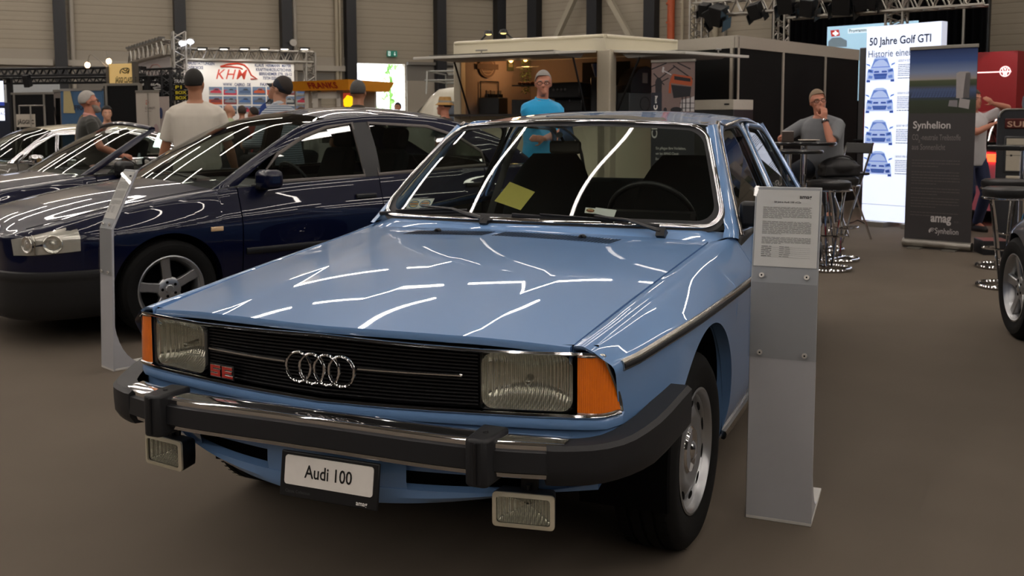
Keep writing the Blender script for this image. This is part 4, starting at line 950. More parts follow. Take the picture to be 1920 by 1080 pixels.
# ---------------------------------------------------------------- dark blue open car behind it
P = at(197, 328, d=8.65); CO = P-V((ch*.70-sh*.55, sh*.70+ch*.55, 0)); CO.z = 0
S2 = dict(y0=-.90, y1=3.5, wb=2.55, ra=.335, rt=.30, rr=.20, rim=6, cowl=.445, deck=2.25, zt=.64, ztop=1.36, XR=.56,
          W=pchip([-.90, -.89, -.84, -.74, -.5, 0, 1, 2.5, 3.1, 3.4, 3.5], [.46, .55, .66, .755, .815, .84, .848, .835, .79, .70, .56]),
          XC=pchip([-.90, -.89, -.84, -.74, -.5, 0, .5, 1, 2.5, 3.1, 3.4, 3.5], [.42, .50, .60, .675, .715, .745, .765, .78, .76, .69, .60, .46]),
          ZC=pchip([-.90, -.6, 0, .5, 1.5, 2.5, 3.5], [.64, .715, .80, .86, .885, .895, .84]), ZM=pchip([-.90, -.82, -.5, 0, .38, .6, 2.2, 3.5], [.655, .71, .80, .875, .915, .925, .92, .87]),
          doors=[.45, 1.68, 2.25], RE=[(.34, .875), (.58, 1.03), (.85, 1.19), (1.02, 1.27)], seg=(4, 1, 1),
          DL=[(.43, .875), (.66, 1.02), (.90, 1.17), (1.05, 1.255)], wins=[[(.56, .885), (.92, .89), (.72, 1.02)]], mirror=(.66, .90), mirm=blackp, wtrim_w=.018)
cabrio, F2 = build_car('open_car', 'dark blue open-top car with raked windscreen, beyond the navy saloon', CO, PR, S2, navy)
m = MB(); gt = [F2['G'](1.02, 1.27, s) for s in (1, -1)]; m.tube([gt[1].lerp(gt[0], k/20)+V((0, -.07*(1-(k/10-1)**2), .05*(1-(k/10-1)**2))) for k in range(21)], .028, 8, flat=(.7, 1.3)); m.build('windscreen_header', navy, cabrio)
m = MB(); m.box((0, 2.15, .93), (1.25, .5, .16)); m.build('folded_roof', mat('soft_top', '#0d0d10', .9), cabrio, bevel=.06, seg=3)
m = MB(); m.box((0, 1.0, 1.235), (.2, .03, .06)); m.build('rear_view_mirror', blackp, cabrio, bevel=.01)
m = MB(); m.tube([V((-.1, .32, .905)), V((-.5, .40, .90))], .008, 6); m.tube([V((.4, .32, .905)), V((-.02, .36, .925))], .008, 6); m.build('wiper', blackp, cabrio)
for s in (1, -1):
    m = MB(); m.grid(patch(F2, -.893, -.62, .56, lambda y: S2['ZC'](y)-.02, s, .006)); m.build('headlamp', mat('lamp_bowl'), cabrio, smooth=60)
# ---------------------------------------------------------------- grey-brown classic with a cream roof
P = at(42, 306, d=10.9); KO = P-V((ch*.70-sh*.52, sh*.70+ch*.52, 0)); KO.z = 0
taupe = mat('taupe_paint', '#4a463c', .3, coat=1., var=.02)
S3 = dict(y0=-.95, y1=3.55, wb=2.55, ra=.335, rt=.31, rr=.185, rim='disc', cowl=.445, deck=2.45, zt=.68, ztop=1.27, XR=.56,
          W=pchip([-.95, -.93, -.8, -.5, 0, 1, 2.5, 3.2, 3.55], [.60, .70, .78, .82, .835, .84, .83, .78, .62]), XC=pchip([-.95, -.93, -.8, -.5, 0, 1, 2.5, 3.2, 3.55], [.55, .64, .71, .74, .755, .77, .755, .70, .52]),
          ZC=pchip([-.95, -.5, 0, .5, 1.5, 2.5, 3.55], [.72, .80, .84, .87, .885, .885, .80]), ZM=pchip([-.95, -.85, 0, .4, .6, 2.4, 3.55], [.74, .79, .88, .905, .91, .91, .83]),
          doors=[.45, 1.75, 2.45], RE=[(.36, .885), (.55, 1.03), (.74, 1.16), (.90, 1.225), (1.3, 1.25), (1.8, 1.245), (2.1, 1.20), (2.35, 1.06), (2.55, .91)], seg=(4, 4, 3),
          DL=[(.46, .89), (.62, 1.03), (.80, 1.14), (.95, 1.195), (1.3, 1.215), (1.75, 1.205), (2.0, 1.15), (2.15, 1.03), (2.2, .90)],
          wins=[[(.48, .895), (.86, .90), (.92, 1.19), (.80, 1.14), (.62, 1.03)], [(.88, .90), (2.18, .90), (2.14, 1.03), (1.98, 1.15), (1.75, 1.20), (1.3, 1.21), (.94, 1.19)]], roofm=mat('cream_roof_paint', '#d6cdae', .3, coat=1.), pilm=chrome, wtrim=chrome, handle=chrome, rub=.66, rubm=chrome, mirror=(.62, .885), mirm=chrome, headrests=False)
classic, F3 = build_car('classic_coupe', 'grey-brown classic car with cream roof and chrome windscreen pillars', KO, PR, S3, taupe)
for s in (1, -1):
    m = MB(); m.lathe([(.0, -.99), (.05, -1.0), (.085, -.985), (.095, -.95), (.095, -.9)], (s*.56, 0, .62), 'Y', 24); m.build('headlamp', chrome, classic)
m = MB(); m.tube(spline([V((-.83, -.5, .44)), V((-.74, -.95, .44)), V((-.4, -1.05, .44)), V((.4, -1.05, .44)), V((.74, -.95, .44)), V((.83, -.5, .44))], 40), .05, 8, flat=(1, .5), up=(0, 0, 1)); m.build('front_bumper', chrome, classic)
# ---------------------------------------------------------------- grey car at the right edge
wc = at(1902, 549, d=6.0); GR = rad(192)
S5 = dict(y0=-.60, y1=3.4, wb=2.5, ra=.335, rt=.31, rr=.205, rim=5, cowl=.595, deck=2.4, zt=.62, ztop=1.36, XR=.56,
          W=pchip([-.60, -.585, -.53, -.42, -.2, 0, 1, 2.5, 3.1, 3.4], [.22, .36, .54, .70, .82, .855, .855, .84, .76, .5]), XC=pchip([-.60, -.585, -.53, -.42, -.2, 0, .5, 1, 2.5, 3.1, 3.4], [.18, .30, .46, .58, .66, .69, .72, .74, .73, .65, .4]),
          ZC=pchip([-.60, -.5, -.3, 0, .5, 1.5, 2.5, 3.4], [.58, .66, .76, .84, .90, .92, .92, .8]), ZM=pchip([-.60, -.5, -.3, 0, .5, .7, 2.4, 3.4], [.60, .69, .80, .89, .96, .97, .95, .85]),
          doors=[.60, 1.75, 2.4], RE=[(.45, .93), (.8, 1.12), (1.1, 1.28), (1.3, 1.35), (1.7, 1.37), (2.1, 1.33), (2.35, 1.25), (2.6, 1.1), (2.8, .95)], seg=(4, 4, 3),
          DL=[(.60, .93), (.9, 1.11), (1.15, 1.22), (1.35, 1.28), (1.7, 1.30), (2.0, 1.27), (2.15, 1.2), (2.3, 1.08), (2.35, .94)],
          wins=[[(.75, .94), (1.70, .95), (1.70, 1.295), (1.35, 1.275), (1.1, 1.20)], [(1.76, .95), (2.32, .95), (2.28, 1.08), (2.15, 1.19), (2.0, 1.265), (1.76, 1.295)]], mirror=(.80, .95))
x_ = V((math.cos(GR), math.sin(GR), 0)); greyc, F5 = build_car('grey_car', 'metallic grey car cut off by the right edge, only its wheel and wing in view', wc-x_*.84-V((0, 0, wc.z)), GR, S5, mat('grey_metallic_paint', '#50535a', .3, metal=.35, coat=1., var=.03))
# ---------------------------------------------------------------- red car with lit tail lamps, behind the fuel pump
S6 = dict(y0=-.80, y1=3.3, wb=2.5, ra=.33, rt=.31, rr=.20, rim=5, cowl=.445, deck=2.5, zt=.62, ztop=1.40, XR=.56,
          W=pchip([-.80, -.77, -.6, 0, 1, 2.5, 3.0, 3.25, 3.3], [.5, .65, .78, .84, .85, .84, .80, .74, .68]), XC=pchip([-.80, -.77, -.6, 0, 1, 2.5, 3.0, 3.25, 3.3], [.45, .58, .69, .74, .77, .76, .72, .67, .62]),
          ZC=pchip([-.80, -.4, .5, 1.5, 2.5, 3.3], [.64, .74, .88, .91, .93, .92]), ZM=pchip([-.80, -.4, .4, .6, 2.4, 3.3], [.66, .80, .94, .95, .97, .96]),
          doors=[.45, 1.55, 2.5], RE=[(.33, .90), (.62, 1.10), (.95, 1.29), (1.2, 1.37), (1.7, 1.40), (2.4, 1.37), (2.75, 1.31), (3.0, 1.12), (3.15, .95)], seg=(4, 4, 3),
          DL=[(.48, .91), (.74, 1.08), (1.0, 1.22), (1.2, 1.30), (1.65, 1.33), (2.2, 1.30), (2.45, 1.25), (2.6, 1.1), (2.65, .95)],
          wins=[[(.62, .92), (1.5, .93), (1.5, 1.32), (1.2, 1.29), (.82, 1.12)], [(1.58, .93), (2.58, .95), (2.42, 1.24), (2.15, 1.29), (1.6, 1.32)]], mirror=(.66, .92))
rp = at(1862, 290, d=12.2); RR = rad(150); rx = V((math.cos(RR), math.sin(RR), 0)); ry = V((-math.sin(RR), math.cos(RR), 0))
redc, F6 = build_car('red_car', 'red hatchback with glowing tail lamps, between banner and fuel pump', V((rp.x, rp.y, 0))-ry*3.25+rx*.55, RR, S6, mat('red_paint', '#b0121a', .28, coat=1.))
for s in (1, -1):
    m = MB(); m.box((s*.56, 3.30, .86), (.30, .06, .10)); m.build('tail_lamp', mat('lit_tail_lamp', '#ff2a10', emit=9, ecol='#ff2a10', var=0), redc, bevel=.015)
m = MB(); m.box((0, 3.32, .62), (1.0, .04, .22)); m.build('tail_panel', blackp, redc)
# ================================================================ people. Frame: facing -y, right hand at -x, z up, feet on z = 0
SKIN = {'fair': '#c08e74', 'tan': '#a97558', 'red': '#b87a62'}
def capsule(mb, a, b, ra, rb, n=14, fl=(1, 1)):
    a = V(a); b = V(b); t = (b-a).normalized(); P = []; R = []
    for k in range(5): q = math.sin(PI/2*k/4); P.append(a-t*ra*math.cos(PI/2*k/4)); R.append(max(ra*q, .001))
    P += [a.lerp(b, .33), a.lerp(b, .66)]; R += [lerp(ra, rb, .33), lerp(ra, rb, .66)]
    for k in range(5): q = math.cos(PI/2*k/4); P.append(b+t*rb*math.sin(PI/2*k/4)); R.append(max(rb*q, .001))
    mb.tube(P, R, n, flat=fl)
def limb(mb, a, b, ra, rm, rb, n=14):
    """closed tapering limb with a muscle swell, flat ends"""
    a = V(a); b = V(b); P = [a.lerp(b, k/8) for k in range(9)]; R = [lerp(lerp(ra, rm, min(1, k/3)), rb, max(0, (k-3)/5)) for k in range(9)]
    mb.tube(P, R, n)
def torso(mb, rings, n=24):
    rows = []
    for c, rx, ry, ax in rings:
        c = V(c); x = V(ax[0]); y = V(ax[1])
        rows.append([c+x*(rx*abs(math.cos(a))**.85*(1 if math.cos(a) > 0 else -1))+y*(ry*abs(math.sin(a))**.9*(1 if math.sin(a) > 0 else -1)) for a in [2*PI*k/n for k in range(n)]])
    mb.grid(rows, cv=True); mb.poly(rows[0][::-1]); mb.poly(rows[-1])
def ik(a, b, la, lb, pole):
    a = V(a); b = V(b); d = b-a; L = min(d.length, (la+lb)*.999); t = d.normalized(); x = (la*la-lb*lb+L*L)/(2*L); h = math.sqrt(max(0, la*la-x*x))
    p = V(pole); p = (p-t*p.dot(t)).normalized(); return a+t*x+p*h, a+t*L
def hand(mb, wrist, dirv, palm, s, curl=.35, k=1., spread=.10):
    """palm, four bent fingers of unequal length and a thumb leaving the side; palm = direction the palm looks"""
    d = V(dirv).normalized(); p = V(palm); p = (p-d*p.dot(d)).normalized(); side = d.cross(p)*s
    w_ = V(wrist); c = w_+d*.085*k
    mb.tube([w_, w_+d*.03*k, w_+d*.06*k, c], [.024*k, .030*k, .037*k, .036*k], 12, flat=(.45, 1), up=p)
    for i, (o, L) in enumerate(((.027, .070), (.009, .080), (-.009, .074), (-.026, .058))):
        b = c+side*o*k-d*.008*k; e = d+side*(o*spread*10)
        e.normalize(); b1 = b+(e*math.cos(curl)+p*math.sin(curl))*L*.45*k; b2 = b1+(e*math.cos(curl*2)+p*math.sin(curl*2))*L*.32*k; b3 = b2+(e*math.cos(curl*2.7)+p*math.sin(curl*2.7))*L*.23*k
        capsule(mb, b, b1, .0095*k, .009*k, 8); capsule(mb, b1, b2, .009*k, .0082*k, 8); capsule(mb, b2, b3, .0082*k, .0072*k, 8)
    b = w_+d*.03*k+side*.028*k; b1 = b+(d*.6+side*.75+p*.25).normalized()*.042*k; b2 = b1+(d*.9+side*.25+p*.35).normalized()*.034*k
    capsule(mb, b, b1, .013*k, .011*k, 8); capsule(mb, b1, b2, .011*k, .0085*k, 8)
def person(label, loc, face, H=1.75, build=1., skin='fair', shirt='#808080', sleeve=.36, trousers='#20232a', hair='#4a4038', hairstyle='short', pose={}, voxel=.011, collar=None, group=None, extras=None, shirtm=None, hem=None, shoes='#1c1a18', glasses=False, beard=None):
    """face = world direction (degrees clockwise from +y) the person looks/faces"""
    t = thing('person', label, 'person', loc, PI-rad(face) if True else 0, group); k = H/1.75
    P = pose; hipz = P.get('hipz', .93*k); lean = P.get('lean', 0.)           # lean: forward tilt of the torso (radians)
    turn = P.get('turn', 0.)
    hip = V((0, 0, hipz)); up = V((0, -math.sin(lean), math.cos(lean))); fw = V((0, -math.cos(lean), -math.sin(lean))); X = V((math.cos(turn), math.sin(turn), 0))
    T = lambda h: hip+up*h*k            # along the spine
    B = build; ax = lambda q: (V((1, 0, 0)).lerp(X, q), -fw)
    shz = .468; SH = {s: T(shz)+X*(s*.175*k*(.75+.25*B)) for s in (1, -1)}
    neck = T(.555)-fw*-.0; hd = V(P.get('head', (0, 0, 0)))          # head: (yaw, pitch, roll) in radians; yaw + looks to own left
    hz = neck+up*.035*k+fw*.025*k
    RH = Matrix.Rotation(hd.x, 3, 'Z') @ Matrix.Rotation(-hd.y-lean*.3, 3, 'X') @ Matrix.Rotation(hd.z, 3, 'Y')
    hk = k*.98; h = lambda x, y, z: hz+RH @ (V((x, y, z))*hk)
    def head(mb):
        mb.ball(h(0, .018, .150), (.073*hk, .092*hk, .098*hk), 20, 14)                        # skull
        for q in range(5):                                                                    # face down to the chin
            z = lerp(.135, .028, q/4); wv = (.066, .064, .058, .047, .030)[q]; mb.ball(h(0, -.030-.006*q, z), (wv*hk, .052*hk, .034*hk), 14, 10)
        capsule(mb, h(0, -.083, .122), h(0, -.103, .088), .009*hk, .014*hk, 8)                # nose
        for s in (1, -1):
            mb.ball(h(s*.073, .012, .115), (.012*hk, .021*hk, .031*hk), 10, 8)                # ear
            capsule(mb, h(s*.012, -.081, .142), h(s*.047, -.067, .142), .009*hk, .009*hk, 8)  # brow
            mb.ball(h(s*.040, -.056, .092), (.022*hk, .020*hk, .022*hk), 10, 8)               # cheek
        capsule(mb, h(-.018, -.084, .060), h(.018, -.084, .060), .0075*hk, .0075*hk, 8)       # lips
        mb.ball(h(0, -.078, .030), (.020*hk, .016*hk, .016*hk), 10, 8)
        capsule(mb, T(.50), h(0, .012, .07), .060*k*(.9+.1*B), .056*hk, 14)
        for s in (1, -1): capsule(mb, T(.535)+X*(s*.03*k), T(.487)+X*(s*.135*k), .045*k, .040*k, 10)
    rings = [(T(-.06), .155*B, .105*B), (T(.03), .165*B, .118*B), (T(.13), .152*B, .112*B), (T(.24), .155*B, .110*B), (T(.36), .172*B, .118*B), (T(.44), .182*B, .108*B), (T(.495), .150*B, .088*B), (T(.54), .085*B, .066*B), (T(.565), .05*B, .05*B)]
    belly = P.get('belly', 0.)
    rings = [(c-(-fw)*(belly*.5*math.exp(-((i-2.2)/1.4)**2)), rx*k, (ry+belly*.6*math.exp(-((i-2.2)/1.4)**2))*k, ax(clamp(i/5))) for i, (c, rx, ry) in enumerate(rings)]
    m = MB(); head(m); torso(m, rings)
    legs = {}; arms = {}
    for s in (1, -1):
        ft = V(P.get('foot_l' if s > 0 else 'foot_r', (s*.12, .0, .09)))*1; hp = hip+V((s*.092*k*B, 0, -.03))
        kn, an = ik(hp, V((ft.x, ft.y, ft.z)), .43*k, .43*k, P.get('knee', (s*.1, -1, 0))); legs[s] = (hp, kn, an)
        limb(m, hp+V((0, 0, .04)), kn, .085*k*B, .083*k*B, .055*k, 14); limb(m, kn, an, .054*k, .056*k, .038*k, 14); m.ball(kn, .054*k, 12, 8)
        capsule(m, an, an+V((0, -.12*k, -.045)), .04*k, .032*k, 10)
        hd_ = P.get('hand_l' if s > 0 else 'hand_r', (s*.27*k, -.06, hipz-.10)); po = P.get('pole_l' if s > 0 else 'pole_r', (s*.6, .8, -.2))
        el, wr_ = ik(SH[s], V(hd_), .29*k, .26*k, po); arms[s] = (SH[s], el, wr_)
        capsule(m, SH[s]-X*(s*.02), el, .052*k*(.8+.2*B), .040*k, 14); limb(m, el, wr_, .042*k, .041*k, .026*k, 12); m.ball(el, .042*k, 10, 8)
        hdv = P.get('hdir_l' if s > 0 else 'hdir_r', tuple(wr_-el)); pal = P.get('palm_l' if s > 0 else 'palm_r', (-s, 0, 0))
        hand(m, wr_-V(hdv).normalized()*.012, hdv, pal, s, P.get('curl', .35), k)
    m.build('body', mat('skin_'+skin, SKIN[skin], .55, var=.08, vscale=18), t, remesh=voxel, smooth=0)
    # shirt
    m = MB(); hm = hem if hem is not None else -.11
    sr = [(T(hm), rings[0][1]+.030, rings[0][2]+.030+belly*.3, rings[0][3])]+[(c, rx+(.024 if i < 4 else .016), ry+(.024 if i < 4 else .016), a_) for i, (c, rx, ry, a_) in enumerate(rings[1:7], 1)]+[(T(.545), .092*B*k, .074*B*k, rings[7][3])]
    torso(m, sr)
    for s in (1, -1):
        a, e, w_ = arms[s]; L = sleeve*2
        end = a.lerp(e, min(1, L)); capsule(m, T(.515)+X*(s*.07*k), a-X*(s*.012), .052*k, .060*k*(.8+.2*B), 12); capsule(m, a-X*(s*.015), a.lerp(e, .25), .062*k*(.8+.2*B), .064*k, 14); limb(m, a, end, .064*k*(.8+.2*B), .066*k, .066*k if L <= 1 else .052*k, 16)
        if L > 1: limb(m, e, e.lerp(w_, L-1), .052*k, .050*k, .040*k, 14); m.ball(e, .052*k, 12, 8)
    shm = shirtm or mat('shirt_'+shirt.lstrip('#'), shirt, .85, var=.06, vscale=9, bump=.12, bscale=60, sheen=.2)
    so = m.build('shirt', shm, t, remesh=voxel, smooth=0)
    if collar:
        m = MB(); cn = T(.552)+fw*.006
        m.tube([cn+X*(.066*math.cos(a)*k)-fw*(.062*math.sin(a)*k)+up*(.016*math.sin(a)) for a in [2*PI*q/28 for q in range(28)]], .016*k, 8, closed=True, flat=(1.4, .6), up=up); m.build('shirt_collar', mat('collar_'+collar.lstrip('#'), collar, .85), t)
    # trousers and shoes
    m = MB(); torso(m, [(T(-.13), .165*B*k, .118*B*k, ax(0)), (T(-.05), .168*B*k, .120*B*k, ax(0)), (T(.04), .166*B*k, .118*B*k, ax(0))])
    for s in (1, -1):
        a, kn, an = legs[s]; limb(m, a+V((0, 0, .05)), kn, .100*k*B, .098*k*B, .072*k, 16); m.ball(kn, .072*k, 12, 8); limb(m, kn, an+V((0, 0, .0)), .070*k, .068*k, .058*k, 16)
    m.build('trousers', mat('trousers_'+trousers.lstrip('#'), trousers, .9, var=.08, bump=.1, bscale=120), t, remesh=max(voxel, .012), smooth=0)
    for s in (1, -1):
        an = legs[s][2]; m = MB(); z0 = an.z-.09
        m.grid([[V((an.x+.052*k*math.cos(a)*f, an.y-.045*k+.145*k*math.sin(a)*f, z0+z)) for a in [2*PI*q/20 for q in range(20)]] for z, f in ((.0, .96), (.012, 1.02), (.045, 1.0), (.07, .8))], cv=True); m.poly([V((an.x+.052*k*.8*math.cos(a), an.y-.045*k+.145*k*.8*math.sin(a), z0+.07)) for a in [2*PI*q/20 for q in range(20)]])
        capsule(m, an+V((0, .02, -.02)), an+V((0, 0, .04)), .05*k, .045*k, 10); m.build('shoe', mat('shoe_'+shoes.lstrip('#'), shoes, .5), t)
    # hair
    hmn = mat('hair_'+hair.lstrip('#'), hair, .75, var=.25, vscale=90, bump=.6, bscale=260)
    if hairstyle != 'bald':
        m = MB(); top = {'short': .009, 'full': .017, 'cropped': .005, 'fringe': .006}[hairstyle]
        rws = []
        for i in range(15):
            th = PI*i/14*.62; row = []
            for q in range(28):
                ph = 2*PI*q/28; y = math.sin(ph); lim = lerp(.36, .64, sstep((y+.75)/1.1)) if hairstyle != 'fringe' else .64
                tt = min(th, PI*lim) if hairstyle != 'fringe' else max(th, PI*.34)
                r_ = 1+top/.09
                row.append(h(.0745*r_*math.sin(tt)*math.cos(ph), .018+.0935*r_*math.sin(tt)*y, .150+.0995*r_*math.cos(tt)))
            rws.append(row)
        m.grid(rws, cv=True); m.build('hair', hmn, t, smooth=60, rec=True, solid=.006)
    # eyes, mouth, brows
    em = mat('eye_white', '#d9d2c8', .3); ir = mat('eye_dark', '#2a221c', .3)
    for s in (1, -1):
        m = MB(); m.ball(h(s*.031, -.069, .118), (.013*hk, .010*hk, .007*hk), 12, 8); e = m.build('eye', em, t)
        m = MB(); m.ball(h(s*.031, -.0775, .118), (.0058*hk, .004*hk, .0058*hk), 10, 8); m.build('iris', ir, e)
        m = MB(); capsule(m, h(s*.016, -.090, .140), h(s*.047, -.076, .143), .0035*hk, .003*hk, 6); m.build('eyebrow', hmn, t)
    m = MB(); capsule(m, h(-.022, -.0895, .059), h(.022, -.0895, .059), .0035*hk, .0035*hk, 6); m.build('mouth', mat('lip_tone', '#8a4a40', .5), t)
    if beard:
        m = MB()
        for q in range(4): z = lerp(.075, .012, q/3); m.ball(h(0, -.036-.006*q, z), ((.062, .060, .052, .036)[q]*hk, .052*hk, .026*hk), 14, 8)
        m.build('beard', mat('beard_'+beard.lstrip('#'), beard, .8, var=.3, vscale=80, bump=.6, bscale=300), t, remesh=.008, smooth=0)
    if glasses:
        m = MB()
        for s in (1, -1):
            m.tube([h(s*.035+.024*math.cos(a), -.094+.010*abs(math.cos(a))*(1 if s*math.cos(a) > 0 else .2), .117+.017*math.sin(a)) for a in [2*PI*q/20 for q in range(20)]], .0024*hk, 6, closed=True)
            m.tube([h(s*.059, -.084, .121), h(s*.077, -.02, .121), h(s*.080, .03, .112)], .0024*hk, 6)
        m.tube([h(-.011, -.095, .12), h(.011, -.095, .12)], .002*hk, 6); m.build('glasses', blackp, t)
    D = dict(h=h, T=T, arms=arms, X=X, fw=fw, up=up, k=k, RH=RH, hk=hk, so=so)
    if extras: extras(t, D)
    return t
def toward(p, q): return math.degrees(math.atan2(q[0]-p[0], q[1]-p[1]))
def ground(px, d):
    p = at(px, 300, d=d); return V((p.x, p.y, 0))
CAMH = -math.degrees(YAW)        # heading the camera looks along
# man in a white T-shirt, back to us, behind the navy saloon
person('man in a white T-shirt with cropped dark hair, standing with his back turned', ground(370, 8.3), CAMH-8, 1.765, 1.06, 'tan', '#cfc8bb', .42, '#3a3f4a', '#1c1815', 'cropped', dict(hand_l=(.33, -.10, .86), hand_r=(-.31, -.12, .86), head=(-.15, .12, 0), belly=.03), .010)
# grey-haired man in a dark T-shirt, side on
def bag(t, D):
    c = D['T'](-.02)+V((.20, -.02, 0)); m = MB(); m.box(c, (.12, .26, .17)); b = m.build('shoulder_bag', mat('tan_leather', '#8a6d3c', .6, var=.1), t, bevel=.03, seg=3)
    m = MB(); m.tube(spline([c+V((0, .1, .08)), D['T'](.30)+V((.17, .13, 0)), D['T'](.53)+V((.10, .05, .03)), D['T'](.3)+V((.17, -.13, 0)), c+V((0, -.1, .08))], 24), .008, 6); m.build('bag_strap', mat('tan_leather'), b)
person('grey-haired man in a dark olive T-shirt and glasses with a tan shoulder bag', ground(171, 10.3), CAMH+62, 1.65, 1.12, 'red', '#24241e', .36, '#c9a49a', '#a8a39c', 'cropped', dict(hand_l=(.12, -.32, .98), hand_r=(-.22, -.28, .98), pole_l=(.6, .8, -.5), head=(-.1, .15, 0), belly=.05), .010, collar='#c9928a', glasses=True, beard='#8f867c', extras=bag)
# man in a navy cap and striped shirt, head bowed
def cap(t, D):
    h, hk = D['h'], D['hk']; m = MB(); rws = []
    for i in range(12):
        th = PI*.53*i/11; rws.append([h(.0805*math.sin(th)*math.cos(a), .016+.099*math.sin(th)*math.sin(a), .142+.112*math.cos(th)) for a in [2*PI*q/28 for q in range(28)]])
    m.grid(rws, cv=True); c = m.build('cap', mat('cap_cloth', '#141c2c', .85, bump=.2, bscale=300), t, solid=.003)
    m = MB(); m.grid([[h(.075*math.sin(a)*f, -.06-.085*math.cos(a)*f*1.0-.0, .136-.018*f*f) for a in [lerp(-PI/2, PI/2, q/14) for q in range(15)]] for f in (.55, .8, 1.0)]); m.build('cap_peak', mat('cap_cloth'), c, solid=.004)
stripe = mat('striped_shirt', '#aeb6bf', .85, var=0)
def add_stripes(m, sc_, c2, ax='DIAGONAL'):
    nt = m.node_tree; N = nt.nodes; L = nt.links; b = N['Principled BSDF']; tc = N.new('ShaderNodeTexCoord'); w_ = N.new('ShaderNodeTexWave'); w_.bands_direction = ax; w_.inputs['Scale'].default_value = sc_; w_.inputs['Distortion'].default_value = .4
    r_ = N.new('ShaderNodeValToRGB'); e = r_.color_ramp.elements; e[0].position = .35; e[0].color = lin(c2); e[1].position = .55; e[1].color = b.inputs['Base Color'].default_value
    L.new(tc.outputs['Object'], w_.inputs['Vector']); L.new(w_.outputs['Fac'], r_.inputs[0]); L.new(r_.outputs[0], b.inputs['Base Color'])
add_stripes(stripe, 16, '#5d6876', 'Z')
person('man in a navy cap and a striped shirt, head bowed, behind the navy saloon', ground(537, 9.0), CAMH-68, 1.76, 1.0, 'fair', '#aeb6bf', .95, '#2a2e38', '#2b231d', 'cropped', dict(hand_l=(.16, -.34, 1.12), hand_r=(-.16, -.34, 1.12), lean=.12, head=(.0, .38, 0)), .010, collar='#b9bfc6', glasses=True, shirtm=stripe, extras=cap)
# man in a floral shirt, back turned
floral = mat('floral_shirt', '#26241f', .85, var=0)
def add_flowers(m):
    nt = m.node_tree; N = nt.nodes; L = nt.links; b = N['Principled BSDF']; tc = N.new('ShaderNodeTexCoord'); v_ = N.new('ShaderNodeTexVoronoi'); v_.inputs['Scale'].default_value = 13
    r_ = N.new('ShaderNodeValToRGB'); e = r_.color_ramp.elements; e[0].position = .0; e[0].color = lin('#2a2620'); e[1].position = .16; e[1].color = lin('#a59c88')
    for p_, c_ in ((.30, '#8d8470'), (.36, '#23211d')): q = e.new(p_); q.color = lin(c_)
    L.new(tc.outputs['Object'], v_.inputs['Vector']); L.new(v_.outputs['Distance'], r_.inputs[0]); L.new(r_.outputs[0], b.inputs['Base Color'])
add_flowers(floral)
person('man in a black and cream floral shirt with his back turned, before the orange kiosk', ground(673, 9.6), CAMH+5, 1.72, 1.15, 'tan', '#26241f', .38, '#4a4438', '#4c4a48', 'cropped', dict(hand_l=(.22, -.30, 1.0), hand_r=(-.24, -.28, 1.0)), .011, collar='#3a362e', shirtm=floral)
# man in a straw hat
def straw(t, D):
    h = D['h']; st = mat('straw', '#b98f55', .8, var=.15, vscale=60, wave=('Z', 60, .6)); m = MB()
    m.grid([[h(.078*r*math.cos(a), .016+.094*r*math.sin(a), .175+z) for a in [2*PI*q/32 for q in range(32)]] for r, z in ((1.55, -.032), (1.35, -.022), (1.12, -.004), (1.06, .005), (1.0, .055), (.90, .085), (.5, .082), (.0, .070))], cv=True)
    hat = m.build('straw_hat', st, t, solid=.003); m = MB(); m.grid([[h(.078*1.075*math.cos(a)*f, .016+.094*1.075*math.sin(a)*f, .175+z) for a in [2*PI*q/32 for q in range(32)]] for f, z in ((1, .004), (.965, .032))], cv=True); m.build('hat_band', mat('hat_ribbon', '#9c9a92', .8), hat)
person('man in a straw hat and dark shirt smiling to the side, beside the cream van', ground(836, 13.0), CAMH-72, 1.63, 1.0, 'red', '#1f1d1c', .36, '#26282c', '#3a2e26', 'cropped', dict(head=(0, .02, 0)), .011, extras=straw)
# man in a light blue polo shirt, grey hair, looking back over the roof
person('man in a bright blue polo shirt with grey hair and glasses, arms folded', ground(1016, 9.9), CAMH+150, 1.82, 1.10, 'red', '#1d9fd6', .4, '#22252c', '#8f8b86', 'short', dict(hand_l=(-.14, -.26, 1.16), hand_r=(.14, -.22, 1.12), pole_l=(.9, .1, -.5), pole_r=(-.9, .1, -.5), hdir_l=(-1, .1, .05), hdir_r=(1, .1, .05), palm_l=(0, 1, 0), palm_r=(0, 1, 0), head=(-.55, .05, 0), belly=.04), .010, collar='#2aa6da', glasses=True)
